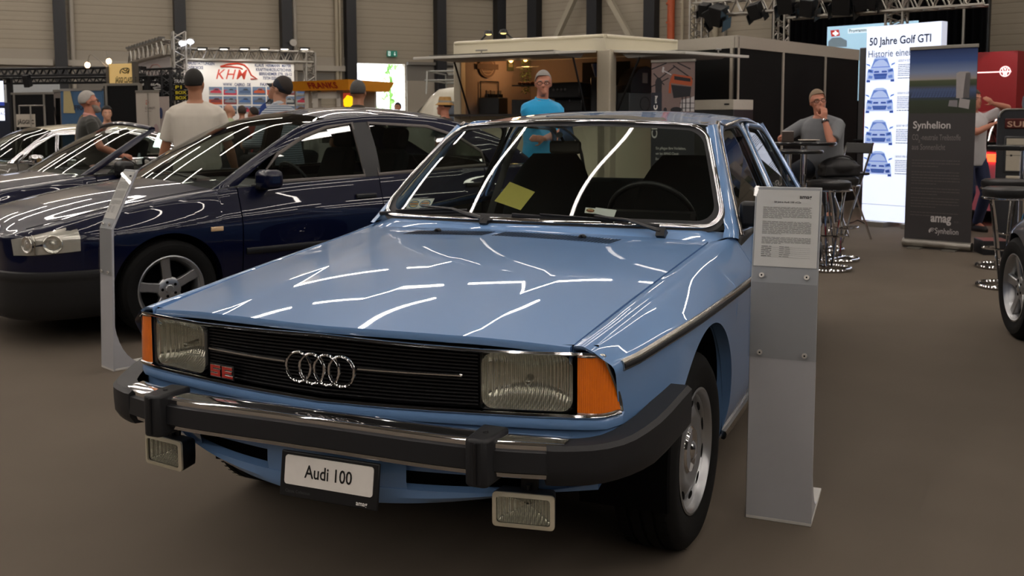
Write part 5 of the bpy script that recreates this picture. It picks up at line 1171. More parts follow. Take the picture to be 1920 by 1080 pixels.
# seated man leaning on his hand at a high table
def watch(t, D):
    a, e, w_ = D['arms'][1]; m = MB(); c = e.lerp(w_, .90); d = (w_-e).normalized(); u_ = d.cross(V((0, 0, 1))).normalized(); v_ = d.cross(u_)
    m.tube([c+(u_*math.cos(a)+v_*math.sin(a))*.034 for a in [2*PI*q/20 for q in range(20)]], .010, 6, closed=True, flat=(1.2, .35), up=d); wt = m.build('watch', blackp, t); m = MB(); m.ball(c+V((.0, -.034, .012)), (.018, .008, .018), 14, 8); m.build('watch_face', chrome, wt)
SP = at(1547, 300, d=10.0); SEAT = V((SP.x, SP.y, 0)); seated_face = CAMH+180+40
person('man in a grey T-shirt seated at a high table, cheek resting on his hand', SEAT, seated_face, 1.72, 1.18, 'red', '#6f7276', .42, '#232833', '#7d6a55', 'short',
       dict(hipz=.845, lean=.24, foot_l=(.20, -.30, .42), foot_r=(-.16, -.32, .42), hand_l=(.10, -.285, 1.345), pole_l=(.25, -.7, -1), hdir_l=(-.12, .16, 1), palm_l=(-.6, 1, 0), hand_r=(-.20, -.50, 1.175), pole_r=(-.8, .3, -.4), hdir_r=(.3, -1, .0), palm_r=(0, 0, -1), head=(.62, .05, -.14), belly=.05), .009, glasses=True, extras=watch)
# man with raised arm by the red car
person('man in a white T-shirt raising his arm, half hidden by the dark roll-up banner', ground(1820, 11.7), CAMH+165, 1.68, 1.0, 'red', '#c9c7c8', .36, '#2b3350', '#3a2e26', 'cropped', dict(hand_l=(.11, -.20, 1.52), pole_l=(1, .1, -.15), hdir_l=(-.6, .1, .5), palm_l=(0, 1, 0), hand_r=(.10, -.22, 1.28), pole_r=(-.9, -.2, -.5)), .012)
# people far back by the stands
far = (('bald man in a pale green shirt before the white poster wall', 432, 18.2, 62, 1.65, '#9fb08a', '#c08e74', 'bald', .9), ('dark-haired man in a dark green jacket facing the poster wall', 456, 18.8, -30, 1.62, '#26302a', '#3a3028', 'full', .95), ('man in a red top bending beside the blue folding panel', 477, 18.0, -80, 1.58, '#a02a26', '#241a16', 'full', .4),
       ('dark-haired man in teal, half hidden by the grey-haired man', 132, 17.6, 60, 1.60, '#5f9a8c', '#17120f', 'full', .4), ('man in a pale blue shirt with his back turned, by the black stand wall', 228, 16.7, 10, 1.57, '#8fa6bd', '#5a4332', 'short', .95), ('man in a white shirt just left of the pale blue shirt', 217, 18.0, 20, 1.62, '#cfcac6', '#2a211c', 'short', .95), ('dark-haired man in a teal T-shirt reaching out with one arm, by the black stand wall', 204, 14.1, 150, 1.55, '#2f5a66', '#120e0c', 'full', .4),
       ('man with cropped grey hair inside the white kiosk window', 606, 19.2, 180, 1.60, '#4a4744', '#3a3634', 'cropped', .4), ('person with brown hair seen past the striped shirt, by the kiosk', 567, 20.4, 20, 1.62, '#3b3a3c', '#4a3424', 'full', .4), ('dark figure in silhouette beside the bright doorway', 747, 22, 200, 1.74, '#2b2e33', '#17130f', 'short', .95))
for lab, px, d, f, H_, sh_, hr, hs, sl in far:
    person(lab, ground(px, d), CAMH+f, H_, 1.05, 'tan' if px % 2 else 'fair', sh_, sl, '#2a2c33', hr if hs != 'bald' else '#c08e74', hs, dict(head=(0, .1, 0)), .016)
# ================================================================ stands, signs and furniture
class Face:
    """upright plane through two places on the floor; u runs from the first to the second, local -y looks at the viewer"""
    def __init__(s, pl, dl_, pr, dr_):
        s.A = ground(pl, dl_); s.B = ground(pr, dr_); s.w = (s.B-s.A).length; s.x = (s.B-s.A).normalized(); s.rot = math.atan2(s.x.y, s.x.x)
    def uz(s, px, py):
        D = CR*((px-960)/FPX)+CU*((CY-py)/FPX)+CF; n = V((s.x.y, -s.x.x, 0)); t = (s.A-CAMP).dot(n)/D.dot(n); P = CAMP+D*t
        return (P-s.A).dot(s.x), P.z
    def thing(s, name, label, cat, group=None): return thing(name, label, cat, s.A, s.rot, group)
    def world(s, u, d, z): return s.A+s.x*u+V((-s.x.y, s.x.x, 0))*d+V((0, 0, z))
def rect(mb, u0, z0, u1, z1, d, mi=0): mb.quad(V((u0, d, z0)), V((u1, d, z0)), V((u1, d, z1)), V((u0, d, z1)), mi)
def slab(mb, u0, z0, u1, z1, d0, d1, mi=0): mb.box(((u0+u1)/2, (d0+d1)/2, (z0+z1)/2), (abs(u1-u0), abs(d1-d0), abs(z1-z0)), mi=mi)
def truss(a, b, w_, r, n, name, m_, parent, up=(0, 0, 1), flat=False):
    a = V(a); b = V(b); t = (b-a).normalized(); u_ = V(up); u_ = (u_-t*u_.dot(t)).normalized(); k = t.cross(u_); h = w_/2; m = MB()
    cs = [(-h, -h), (h, -h), (h, h), (-h, h)] if not flat else [(0, -h), (0, h)]
    for p, q in cs: m.tube([a+k*p+u_*q, b+k*p+u_*q], r, 6)
    L = (b-a).length
    for i in range(n):
        s0, s1 = i/n, (i+1)/n
        for c in range(len(cs) if not flat else 1):
            p, q = cs[c], cs[(c+1) % len(cs)]
            if i % 2: p, q = q, p
            m.tube([a.lerp(b, s0)+k*p[0]+u_*p[1], a.lerp(b, s1)+k*q[0]+u_*q[1]], r*.55, 4, cap=False)
    return m.build(name, m_, parent, smooth=50)
ink = mat('print_black'); inkw = mat('print_white'); inkg = mat('print_grey'); alu = mat('aluminium', '#9c9890', .35, metal=.7, var=.05); blackpanel = mat('black_stand_panel', '#0b0b0d', .75, spec=.2, var=.1, bump=.1, bscale=400)
paper = mat('paper_white', '#f0ece8', .6, var=.02); screwm = mat('screw_steel', '#cbc7c0', .4, metal=.3); silver = mat('silver_sheet', '#b6b7bb', .42, metal=.25, var=.03); acry = glass('acrylic', '#eceeee', .03, .9)
# ---------------------------------------------------------------- information stands
def info_stand(label, bl, br, bend, back0, top, back1, fin_right, lines):
    bl, br = V(bl), V(br); x = (br-bl).normalized(); wd = (br-bl).length; nb_ = V((-x.y, x.x, 0)); t = thing('information_stand', label, 'stand', bl, math.atan2(x.y, x.x), 'information stands')
    th = .012; m = MB(); q = lambda u, d, z: V((u, d, z))
    prof = [(0, 0), (back0, bend), (back1, top)]
    for (d0, z0), (d1, z1) in zip(prof, prof[1:]):
        m.add([q(0, d0, z0), q(wd, d0, z0), q(wd, d1, z1), q(0, d1, z1), q(0, d0+th, z0), q(wd, d0+th, z0), q(wd, d1+th, z1), q(0, d1+th, z1)], [(0, 1, 2, 3), (7, 6, 5, 4), (0, 4, 5, 1), (1, 5, 6, 2), (2, 6, 7, 3), (3, 7, 4, 0)])
    m.build('post', silver, t, bevel=.002)
    m = MB(); m.box((wd/2, .17, .006), (wd, .34, .012)); m.build('foot_plate', mat('white_sheet', '#c9c6c0', .45), t, bevel=.002)
    for u in ((wd-.006,) if fin_right else (.006,)):
        m = MB(); P = [(0, .012), (.20, .012)]+[(.20-.185*math.sin(rad(a)), .012+.28*(1-math.cos(rad(a)))) for a in range(10, 91, 10)]
        m.prism([(d, z) for d, z in P], u-.004, u+.004, lambda a, d, z: V((d, a, z))); m.build('gusset', silver, t, smooth=0)
    f = lambda u, d, w_: V((u, lerp(back0, back1, w_)-d, lerp(bend, top, w_))); H_ = math.hypot(top-bend, back1-back0)
    # clear sheet: a flat length on the post and the tilted length over the paper
    m = MB(); zl = bend-.25; g = lambda u, z: V((u, back0*z/bend-.006, z))
    m.quad(g(-.004, zl), g(wd+.004, zl), g(wd+.004, bend), g(-.004, bend)); m.quad(g(-.004, bend), g(wd+.004, bend), f(wd+.004, .006, 1.01), f(-.004, .006, 1.01)); m.build('acrylic_cover', acry, t, smooth=0)
    m = MB(); m.quad(f(.006, .003, .17), f(wd-.006, .003, .17), f(wd-.006, .003, .97), f(.006, .003, .97)); pp = m.build('paper_sheet', paper, t, smooth=0)
    for u in (.035, wd-.035):
        for P in (f(u, .006, .075), g(u, zl+.018)):
            m = MB(); n = V((0, -1, .3)) if P.z > bend else V((0, -1, 0)); n.normalize(); m.tube([P, P+n*.006], .0085, 12); m.tube([P+n*.006, P+n*.0065], .003, 8, mi=1); m.build('screw', [screwm, dark], t, smooth=40)
    m = MB(); k = wd/.21; fr = lambda u, d, w_: f(u, .0036+d, w_)
    if lines:
        text(m, 'amag', wd-.03*k, .885, .055, 0, 0, 'R', width=.038*k, bold=.02, fr=fr); text(m, '50 Jahre Audi 100 «C2»', wd/2, .835, .026, 0, 0, 'C', width=.085*k, bold=.015, fr=fr)
    else:
        m.quad(fr(wd*.66, 0, .88), fr(wd*.84, 0, .88), fr(wd*.84, 0, .91), fr(wd*.66, 0, .91)); m.quad(fr(wd*.38, 0, .83), fr(wd*.62, 0, .83), fr(wd*.62, 0, .845), fr(wd*.38, 0, .845))
    for w0, n in ((.785, 10), (.635, 11), (.47, 6)): rows_of_print(m, .028*k, wd-.028*k, w0, n, .0125, .0042, 0, 1, int(w0*100), .4, fr=lambda u, d, w_: fr(u, d, w_))
    for i in range(6):
        w_ = .375-.02*i
        m.quad(fr(.028*k, 0, w_-.006), fr(wd-.028*k, 0, w_-.006), fr(wd-.028*k, 0, w_-.0048), fr(.028*k, 0, w_-.0048), 1); rows_of_print(m, .028*k, .06*k, w_, 1, .01, .0045, 0, 0, i, 1, fr=fr); rows_of_print(m, .085*k, .12*k, w_, 1, .01, .0045, 0, 1, i+9, 1, fr=fr)
    m.build('printed_text', [ink, mat('print_mid', '#6d6a68', .6)], pp, smooth=0, rec=False)
    return t
A1 = at(1392, 970, z=0); B1 = at(1514, 988, z=0); A1.z = B1.z = 0
B1.y = A1.y = .275; A1.x = .935; B1.x = 1.148
info_stand('silver information stand with tilted printed sheet, beside the front wheel of the light blue car', A1, B1, .80, .022, 1.112, .085, True, True)
B2 = V((-2.518, .947, 0)); A2 = B2-V((.934, -.357, 0))*.15
info_stand('narrow information stand seen almost edge-on between the light blue car and navy saloon', A2, B2, .765, .02, 1.075, .17, True, False)
# ---------------------------------------------------------------- right-hand side: light box, roll-up banner, pump, red display
fc = Face(1618, 12.50, 1757, 11.76); t = fc.thing('light_box', 'tall glowing white light box sign with four blue car drawings', 'sign'); W_ = fc.w; HB = 2.50
glow = mat('light_box_face', '#dfe8ff', emit=.70, ecol='#e3ebff', var=.0); glow2 = mat('light_box_edge', '#c4cad8', .5, emit=.45, ecol='#c9cfe2', var=0)
m = MB(); slab(m, 0, .06, W_, HB, .004, .14); m.build('housing', glow2, t, bevel=.004)
m = MB(); rect(m, .006, .065, W_-.006, HB-.006, 0); m.build('lit_face', glow, t, smooth=0)
m = MB(); rect(m, .006, .268, W_-.006, .273, -.001); m.build('seam', mat('seam_blue', '#9fb4dd', .5), t, smooth=0)
for u in (.25, W_-.25): m = MB(); slab(m, u-.12, 0, u+.12, .06, -.12, .26); m.build('foot', alu, t)
navyink = mat('ink_navy', '#14264a', .6, emit=.0); blueink = mat('ink_blue', '#6b8fdc', .6, emit=.32, ecol='#6b8fdc'); paleink = mat('ink_pale', '#b5c8f5', .6, emit=.42, ecol='#adc3f6'); midink = mat('ink_mid', '#3860c2', .6, emit=.16, ecol='#3860c2'); greyink = mat('ink_grey', '#55637d', .6, emit=.05, ecol='#55637d')
m = MB(); text(m, '50 Jahre Golf GTI', .045, HB-.235, .135, -.002, 0, width=.80, bold=.022); text(m, 'Historie einer Ikone', .035, HB-.385, .125, -.002, 1, width=.83, bold=.006)
for nm, zz in (('GOLF V GTI', 2.045), ('GOLF VI GTI', 1.65), ('GOLF VII GTI', 1.25), ('GOLF VIII GTI', .87)):
    text(m, nm, .435, zz, .036, -.002, 0, width=.16 if 'VIII' not in nm else .19, bold=.01); rows_of_print(m, .435, .85, zz-.04, 7, .022, .008, -.002, 1, len(nm), .5); rows_of_print(m, .435, .80, zz-.205, 1, .02, .009, -.002, 0, 3, 1)
m.build('lettering', [navyink, greyink], t, smooth=0, rec=False)
def golf(mb, u, z, s, kind):
    q = lambda pts, mi, d: mb.poly([V((u+a*s, -.002-d, z+b*s)) for a, b in pts], mi); mir = lambda pts: [(-a, b) for a, b in pts][::-1]
    q([(-.50, .02), (-.48, .34), (-.36, .46), (-.24, .78), (-.12, .84), (.12, .84), (.24, .78), (.36, .46), (.48, .34), (.50, .02), (.44, 0), (.36, .06), (-.36, .06), (-.44, 0)], 0, 0)
    q([(-.33, .49), (-.22, .76), (.22, .76), (.33, .49)], 1, .0004); q([(-.30, .51), (-.20, .66), (-.06, .735), (.10, .73), (.22, .64), (.30, .51)], 0, .0007)
    for f in (lambda p: p, mir):
        q(f([(-.47, .335), (-.27, .30), (-.25, .40), (-.44, .45)]), 1, .0005); q(f([(-.43, .36), (-.31, .335), (-.30, .385), (-.42, .42)]), 2, .0008); q(f([(-.36, .52), (-.50, .58), (-.52, .63), (-.40, .60)]), 1, .0005)
        q(f([(-.50, .0), (-.36, .0), (-.37, .07), (-.49, .08)]), 2, .0005); q(f([(-.44, .13), (-.30, .12), (-.27, .20), (-.42, .24)]), 1 if kind != 3 else 2, .0006)
    q([(-.24, .31), (.24, .31), (.22, .37), (-.22, .37)], 2, .0006); oval(mb, lambda a, d, b: V((u+a*s, -.0032, z+b*s)), 0, .345, .05, .05, 0)
    q([(-.22, .11), (.22, .11), (.26, .24), (-.26, .24)] if kind else [(-.20, .10), (.20, .10), (.25, .28), (-.25, .28)], 2, .0006)
    for a in (.15, .19): q([(-.21, a), (.21, a), (.21, a+.012), (-.21, a+.012)], 1, .0009)
    mb.quad(V((u-.36*s, -.0029, z+.48*s)), V((u+.36*s, -.0029, z+.48*s)), V((u+.34*s, -.0029, z+.50*s)), V((u-.34*s, -.0029, z+.50*s)), 1)
for i, zz in enumerate((1.805, 1.42, 1.02, .63)): m = MB(); golf(m, .205, zz, .375, i); m.build('car_drawing', [paleink, blueink, midink], t, smooth=0, rec=False)
# dark roll-up banner
fc = Face(1700, 10.28, 1826, 9.83); t = fc.thing('roll_up_banner', 'dark grey roll-up banner with a blue landscape photo, before the glowing light box', 'banner', 'roll-up banners'); W_ = fc.w
ban = mat('banner_grey', '#3a3738', .7, var=.04)
m = MB(); slab(m, 0, .085, W_, 2.055, 0, .003); bo = m.build('banner_sheet', ban, t, smooth=0)
m = MB(); slab(m, -.005, 2.05, W_+.005, 2.085, -.012, .014); m.build('top_rail', alu, t, bevel=.004)
m = MB(); m.tube([(-.01, .01, .05), (W_+.01, .01, .05)], .045, 14, flat=(1, 1.2)); m.build('base_cassette', alu, t)
m = MB(); m.tube([(W_/2, .05, .08), (W_/2, .03, 2.05)], .008, 6); m.build('support_pole', alu, t)
for u in (.14, W_-.18): m = MB(); slab(m, u-.07, 0, u+.07, .012, -.12, .16); m.build('foot', alu, t)
sky = bpy.data.materials.new('banner_photo'); sky.use_nodes = True; nt = sky.node_tree; b = nt.nodes['Principled BSDF']; b.inputs['Roughness'].default_value = .7
tc = nt.nodes.new('ShaderNodeTexCoord'); sx = nt.nodes.new('ShaderNodeSeparateXYZ'); mr = nt.nodes.new('ShaderNodeMapRange'); mr.inputs['From Min'].default_value = 1.44; mr.inputs['From Max'].default_value = 2.05; rp_ = nt.nodes.new('ShaderNodeValToRGB')
nt.links.new(tc.outputs['Object'], sx.inputs[0]); nt.links.new(sx.outputs['Z'], mr.inputs[0]); nt.links.new(mr.outputs[0], rp_.inputs[0]); nt.links.new(rp_.outputs[0], b.inputs['Base Color'])
e = rp_.color_ramp.elements; e[0].position = 0; e[0].color = lin('#2a3222'); e[1].position = 1; e[1].color = lin('#1f3568')
for p_, c_ in ((.14, '#313b2b'), (.22, '#36425c'), (.32, '#4d5f86'), (.37, '#4b5160'), (.40, '#3a4531'), (.48, '#4a5238'), (.5, '#9c948c'), (.62, '#7d8db0'), (.8, '#3a5690')): k = e.new(p_); k.color = lin(c_)
m = MB(); rect(m, .002, 1.40, W_-.002, 2.05, -.001); m.build('landscape_photo', sky, bo, smooth=0)
m = MB(); rnd = random.Random(5)
for r_ in range(5):
    for k in range(15):
        u = .02+k*.030+r_*.008; z = 1.56+.020*r_; s_ = .022-.002*r_
        if u < .50: m.poly([V((u, -.0025-.0001*r_, z)), V((u+s_*1.2, -.0025-.0001*r_, z+.004)), V((u+s_*1.5, -.0025-.0001*r_, z+s_)), V((u+s_*.3, -.0025-.0001*r_, z+s_*.8))], 0)
for P, mi in (([(.475, 1.55), (.60, 1.55), (.605, 1.80), (.58, 1.815), (.50, 1.815), (.47, 1.80)], 1), ([(.54, 1.55), (.60, 1.55), (.605, 1.80), (.56, 1.80)], 2), ([(.50, 1.46), (.60, 1.44), (.61, 1.53), (.51, 1.55)], 1), ([(.40, 1.47), (.49, 1.46), (.49, 1.53), (.41, 1.53)], 2)):
    m.poly([V((u, -.0032, z)) for u, z in P], mi)
m.build('photo_tower', [mat('mirror_blue', '#4c5f8c', .6), mat('tower_white', '#a59f9e', .7), mat('tower_shade', '#837f83', .7)], bo, smooth=0, rec=False)
bright = mat('banner_print', '#c9c4c2', .6); soft = mat('banner_print_soft', '#77726f', .6)
m = MB(); text(m, 'Synhelion', .055, 1.245, .105, -.001, 0, width=.375, bold=.014); text(m, 'CO', .05, 1.125, .085, -.001, 1, width=.062); text(m, '2', .113, 1.100, .04, -.001, 1); text(m, '-neutrale Treibstoffe', .138, 1.125, .085, -.001, 1, width=.395); text(m, 'aus Sonnenlicht', .05, 1.025, .085, -.001, 1, width=.335)
for z, n in ((.91, 3), (.79, 5), (.62, 3), (.52, 4), (.37, 2)): rows_of_print(m, .055, .54, z, n, .030, .009, -.001, 2, int(z*50), .55)
text(m, 'amag', .265, .285, .125, -.001, 0, width=.205, bold=.03); text(m, 'mit', .50, .285, .035, -.001, 2); text(m, 'Synhelion', .315, .165, .085, -.001, 0, width=.23, bold=.002)
def swirl(mb, u, z, r_, mi, d=-.001):
    for k in range(3):
        P = [V((u+r_*(1-.22*k)*math.cos(rad(a))-.12*r_*k, d, z+r_*(1-.22*k)*math.sin(rad(a))-.18*r_*k)) for a in range(40, 200, 12)]; Q = [V((u+r_*(.86-.22*k)*math.cos(rad(a))-.12*r_*k+.05*r_, d, z+r_*(.86-.22*k)*math.sin(rad(a))-.18*r_*k-.02*r_)) for a in range(40, 200, 12)]
        mb.grid([[p, q] for p, q in zip(P, Q)], mi=mi)
swirl(m, .285, .185, .035, 0)
m.build('lettering', [bright, soft, mat('banner_small_print', '#57524f', .6)], bo, smooth=0, rec=False)
# fuel pump
pc = ground(1918, 10.6); t = thing('fuel_pump', 'old dark grey fuel pump with a red name strip and dial window', 'fuel pump', pc, math.atan2(CR.y, CR.x)-.5)
pump = mat('pump_grey', '#2d2f33', .4, coat=.3); hw = .265
P = [(-hw, 0), (hw, 0), (hw, 1.36)]+[(hw-.09+.09*math.cos(rad(a)), 1.36+.09*math.sin(rad(a))) for a in range(10, 91, 10)]+[(-hw+.09-.09*math.cos(rad(a)), 1.36+.09*math.sin(rad(a))) for a in range(90, -1, -10)]
m = MB(); m.prism(P, 0, .42, lambda u, d, z: V((u, d, z))); m.build('housing', pump, t, bevel=.015, seg=3)
m = MB(); Q = [(a*.93, .03+b*.975) for a, b in P]; m.tube([V((a, -.004, b)) for a, b in Q[2:]], .010, 6); m.build('front_rim', alu, t)
m = MB(); slab(m, -.19, 1.235, .21, 1.345, -.012, .01); n_ = m.build('name_strip', mat('pump_red', '#4d120c', .4), t, bevel=.01); m = MB(); text(m, 'SUPER', -.165, 1.255, .085, -.0135, 0, width=.345, bold=.012); m.build('lettering', mat('pump_letters', '#c4a08a', .5), n_, smooth=0, rec=False)
m = MB(); slab(m, -.19, .755, .21, 1.155, -.014, .01); m.build('dial_frame', pump, t, bevel=.012); m = MB(); rect(m, -.165, .78, .19, 1.13, -.0155); n_ = m.build('dial_face', mat('dial_cream', '#b9b1a0', .5), t, smooth=0); m = MB(); text(m, 'Fr.', -.03, .985, .05, -.017, 0, bold=.01); text(m, 'l', -.02, .84, .05, -.017, 0, bold=.01); rect(m, -.165, .945, .19, .949, -.017); rect(m, -.125, .935, -.105, .955, -.0171); m.build('lettering', ink, n_, smooth=0, rec=False)
m = MB(); slab(m, -.16, .655, .20, .725, -.012, .01); m.build('lower_strip', mat('dial_cream'), t, bevel=.012)
m = MB(); swirl(m, -.165, .575, .055, 0, -.002); m.build('swirl_emblem', mat('emblem_yellow', '#c9a92a', .5), t, smooth=0, rec=False); m = MB(); text(m, 'Synhelion', -.095, .535, .09, -.002, 0, width=.31); m.build('lettering', inkw, t, smooth=0, rec=False)
m = MB(); m.lathe([(.0, 1.66), (.10, 1.64), (.15, 1.58), (.16, 1.5), (.15, 1.45)], (.12, .2, 0), 'Z', 24); m.build('globe', mat('globe_grey', '#3b4048', .3, coat=.5), t)
m = MB(); m.tube(spline([(.27, .2, .9), (.36, .1, .7), (.36, .1, .3), (.30, .15, .5), (.28, .1, 1.0)], 24), .014, 6); m.build('hose', rubber, t)
# red glowing display cabinet with round emblem
fc = Face(1826, 17.4, 1900, 16.9); t = fc.thing('display_cabinet', 'red lit display wall with a white line and round emblem', 'display wall'); W_ = fc.w
redm = mat('display_red', '#7d0d16', .5, emit=.02, ecol='#d01220', var=.05); m = MB(); slab(m, -.25, 0, W_, 2.51, 0, .35); m.build('housing', redm, t, bevel=.01)
m = MB(); u0, z0 = fc.uz(1833, 130); u1, z1 = fc.uz(1896, 135); rect(m, u0, z1, u1, z1+.02, -.002); m.build('white_line', mat('lit_line', '#ffd9d9', emit=1.0, ecol='#ffd0d0', var=0), t, smooth=0)
u, z = fc.uz(1885, 134); m = MB(); c = V((u, -.01, z)); rr_ = .085; m.tube([c+V((rr_*math.cos(a), 0, rr_*math.sin(a))) for a in [2*PI*k/36 for k in range(36)]], .008, 6, closed=True)
for a in ((-.05, .066, -.018, -.075), (-.018, -.075, 0, -.01), (0, -.01, .018, -.075), (.018, -.075, .05, .066), (-.024, .08, 0, .02), (0, .02, .024, .08)): m.bar(c+V((a[0], 0, a[1])), c+V((a[2], 0, a[3])), .012, .012, up=(0, 1, 0))
m.build('round_emblem', mat('lit_emblem', '#ffe9e9', emit=.8, ecol='#ffe0e0', var=0), t)
ld = bpy.data.lights.new('display_spot', 'SPOT'); ld.energy = 14; ld.spot_size = rad(55); ld.color = (1, .35, .35); lo = bpy.data.objects.new('display_spot', ld); C.objects.link(lo); lo.location = fc.world(W_*.6, -.9, 2.75); lo.rotation_euler = (V((0, 0, 0))+(fc.world(W_*.6, 0, 2.0)-lo.location)).to_track_quat('-Z', 'Y').to_euler()
fc = Face(1902, 18.4, 1990, 17.7); t = fc.thing('partition_panel', 'black stand wall with white top rail, at the right edge beyond the red display', 'stand wall'); m = MB(); slab(m, 0, 0, fc.w, 2.38, 0, .05); m.build('panel', blackpanel, t); m = MB(); slab(m, 0, 2.38, fc.w, 2.53, -.005, .055); m.build('top_rail', mat('rail_white', '#b5b2ab', .5), t)
# ---------------------------------------------------------------- black system-wall booth
t = None
def system_wall(label, f, z_top, posts, rail=.17):
    t = f.thing('partition_wall', label, 'stand wall', 'black system walls'); m = MB(); slab(m, 0, 0, f.w, z_top-.02, .01, .05); m.build('panel', blackpanel, t)
    m = MB(); slab(m, 0, z_top-rail, f.w, z_top, .0, .06); m.build('top_rail', mat('rail_grey', '#a8a296', .45), t)
    for px in posts: u = f.uz(px, 200)[0]; m = MB(); slab(m, u-.022, 0, u+.022, z_top-rail, -.008, .06); m.build('post', mat('rail_grey'), t)
    return t
fa = Face(1235, 14.6, 1378, 13.5); system_wall('left-hand black panel wall with pale top rail, behind the picture roll-up', fa, 2.49, (1283, 1370))
fb = Face(1379, 13.5, 1606, 16.4); system_wall('right-hand black panel wall with pale top rail, behind the seated man', fb, 2.49, (1383, 1467, 1546))
fd = Face(1606, 15.0, 1626, 14.9); t = fd.thing('grey_pylon', 'grey upright pylon between the black wall and the light box', 'pylon'); m = MB(); slab(m, 0, 0, fd.w, 2.42, 0, .35); m.build('housing', mat('pylon_grey', '#4a4a4c', .5), t, bevel=.01); m = MB(); slab(m, -.02, 1.02, .22, 1.04, -.16, .0); m.build('shelf', blackp, t)
fd = Face(1617, 14.2, 1640, 13.9); t = fd.thing('striped_pillar', 'dark pillar with slanted red stripes beside the light box', 'pillar'); m = MB(); slab(m, 0, 0, fd.w, 2.35, 0, .12); m.build('housing', blackp, t); m = MB()
for k in range(14): m.quad(V((0, -.002, .1+k*.06)), V((fd.w, -.002, .0+k*.06)), V((fd.w, -.002, .012+k*.06)), V((0, -.002, .112+k*.06)))
rect(m, 0, 1.1, fd.w, 1.5, -.002); m.build('red_stripes', mat('stripe_red', '#8c1a26', .5), t, smooth=0, rec=False)
# white fridge-like cabinet in front of the black wall
fc = Face(1300, 13.0, 1374, 12.6); t = fc.thing('appliance_cabinet', 'dark cabinet with a cream top panel against the black wall', 'cabinet'); m = MB(); slab(m, 0, 0, fc.w, 1.47, 0, .5); m.build('body', mat('cabinet_dark', '#1b1c1d', .5), t, bevel=.006); m = MB(); slab(m, -.0, 1.47, fc.w, 1.60, -.01, .5); m.build('top_panel', mat('cabinet_cream', '#b9b3a5', .5), t, bevel=.006); m = MB(); slab(m, fc.w*.78, 1.53, fc.w*.9, 1.55, -.016, -.01); m.build('handle', blackp, t)
# roll-up with the photograph of an orange car on a lift
fc = Face(1220, 11.95, 1301, 11.7); t = fc.thing('roll_up_banner', 'roll-up banner with a workshop photo of an orange car on a lift', 'banner', 'roll-up banners'); W_ = fc.w
m = MB(); slab(m, 0, .08, W_, 2.03, 0, .003); bo = m.build('banner_sheet', mat('banner_navy', '#23262f', .7), t, smooth=0); m = MB(); slab(m, -.005, 2.03, W_+.005, 2.06, -.012, .014); m.build('top_rail', alu, t); m = MB(); m.tube([(-.01, .01, .05), (W_+.01, .01, .05)], .045, 12); m.build('base_cassette', alu, t); m = MB(); m.tube([(W_/2, .05, .08), (W_/2, .03, 2.03)], .008, 6); m.build('support_pole', alu, t)
m = MB(); k = W_; H0 = 1.42
rect(m, .002, H0, W_-.002, 2.03, -.001, 0)
def pp(pts, mi, d): m.poly([V((u*W_, d, z)) for u, z in pts], mi)
for a in ((0, 1.95, .35, 2.02), (.1, 1.80, .55, 1.98), (.5, 1.99, .95, 1.82), (.6, 2.02, .9, 1.94), (.05, 1.90, .3, 1.76), (.0, 1.74, .4, 1.84)): m.bar(V((a[0]*W_, -.0012, a[1])), V((a[2]*W_, -.0012, a[3])), .014, .0006, up=(0, 1, 0), mi=1)
pp([(.28, 1.90), (.3, 1.97), (.26, 1.98), (.24, 1.92)], 3, -.0018); m.bar(V((.28*W_, -.0019, 1.93)), V((.46*W_, -.0019, 1.88)), .012, .0006, up=(0, 1, 0), mi=3)
pp([(.44, 1.83), (.50, 1.89), (.92, 1.85), (.95, 1.79), (.93, 1.74), (.46, 1.78), (.42, 1.72)], 2, -.002); pp([(.53, 1.865), (.90, 1.83), (.90, 1.79), (.53, 1.82)], 1, -.0024); pp([(.46, 1.76), (.92, 1.73), (.90, 1.62), (.52, 1.60)], 1, -.0022); pp([(.42, 1.80), (.46, 1.76), (.46, 1.66), (.40, 1.66)], 2, -.0021)
for u in (.12, .16): oval(m, lambda a, d, b: V((a*W_, -.0023, b)), .17, 1.80, .07, .05, 1)
pp([(.10, 1.62), (.24, 1.62), (.25, 1.80), (.09, 1.80)], 1, -.0022); pp([(.66, 1.44), (.99, 1.44), (.99, 1.62), (.88, 1.60), (.70, 1.58)], 3, -.0016)
for u in (.72, .80, .90): m.bar(V((u*W_, -.0020, 1.44)), V((u*W_, -.0020, 1.62)), .012, .0006, up=(0, 1, 0), mi=1)
for z in (1.48, 1.54): m.bar(V((.66*W_, -.0020, z)), V((.99*W_, -.0020, z)), .008, .0006, up=(0, 1, 0), mi=1)
oval(m, lambda a, d, b: V((a*W_, -.0023, b)), .58, 1.46, .13, .035, 1); oval(m, lambda a, d, b: V((a*W_, -.0023, b)), .33, 1.46, .04, .03, 1)
rect(m, .002, H0-.25, W_*.25, 1.67, -.0026, 4)
m.build('workshop_photo', [mat('photo_wall', '#7a6763', .7), mat('photo_dark', '#1e1d22', .7), mat('photo_orange', '#a8502c', .7), mat('photo_white', '#b9b5b6', .7), mat('photo_navy', '#20242f', .7)], bo, smooth=0, rec=False)
m = MB(); vf = lambda u, d, w_: V((.105*W_*1.0-w_+.02, -.003, 1.14+u)); text(m, 'Classic', 0, -.02, .10, 0, 0, width=.40, bold=.012, fr=lambda u, d, w_: V((.11*W_-w_+.0, -.003, 1.12+u))); text(m, 'amag', .42, .0, .045, 0, 0, bold=.012, fr=lambda u, d, w_: V((.13*W_-w_, -.003, 1.12+u)))
for i, s_ in enumerate(('Sie pflegen Ihre Vorlieben,', 'wir bei AMAG Classic', 'Ihren Liebling.')): text(m, s_, .065, .985-.065*i, .046, -.003, 0, width=(.375, .29, .21)[i])
m.build('lettering', inkw, bo, smooth=0, rec=False)
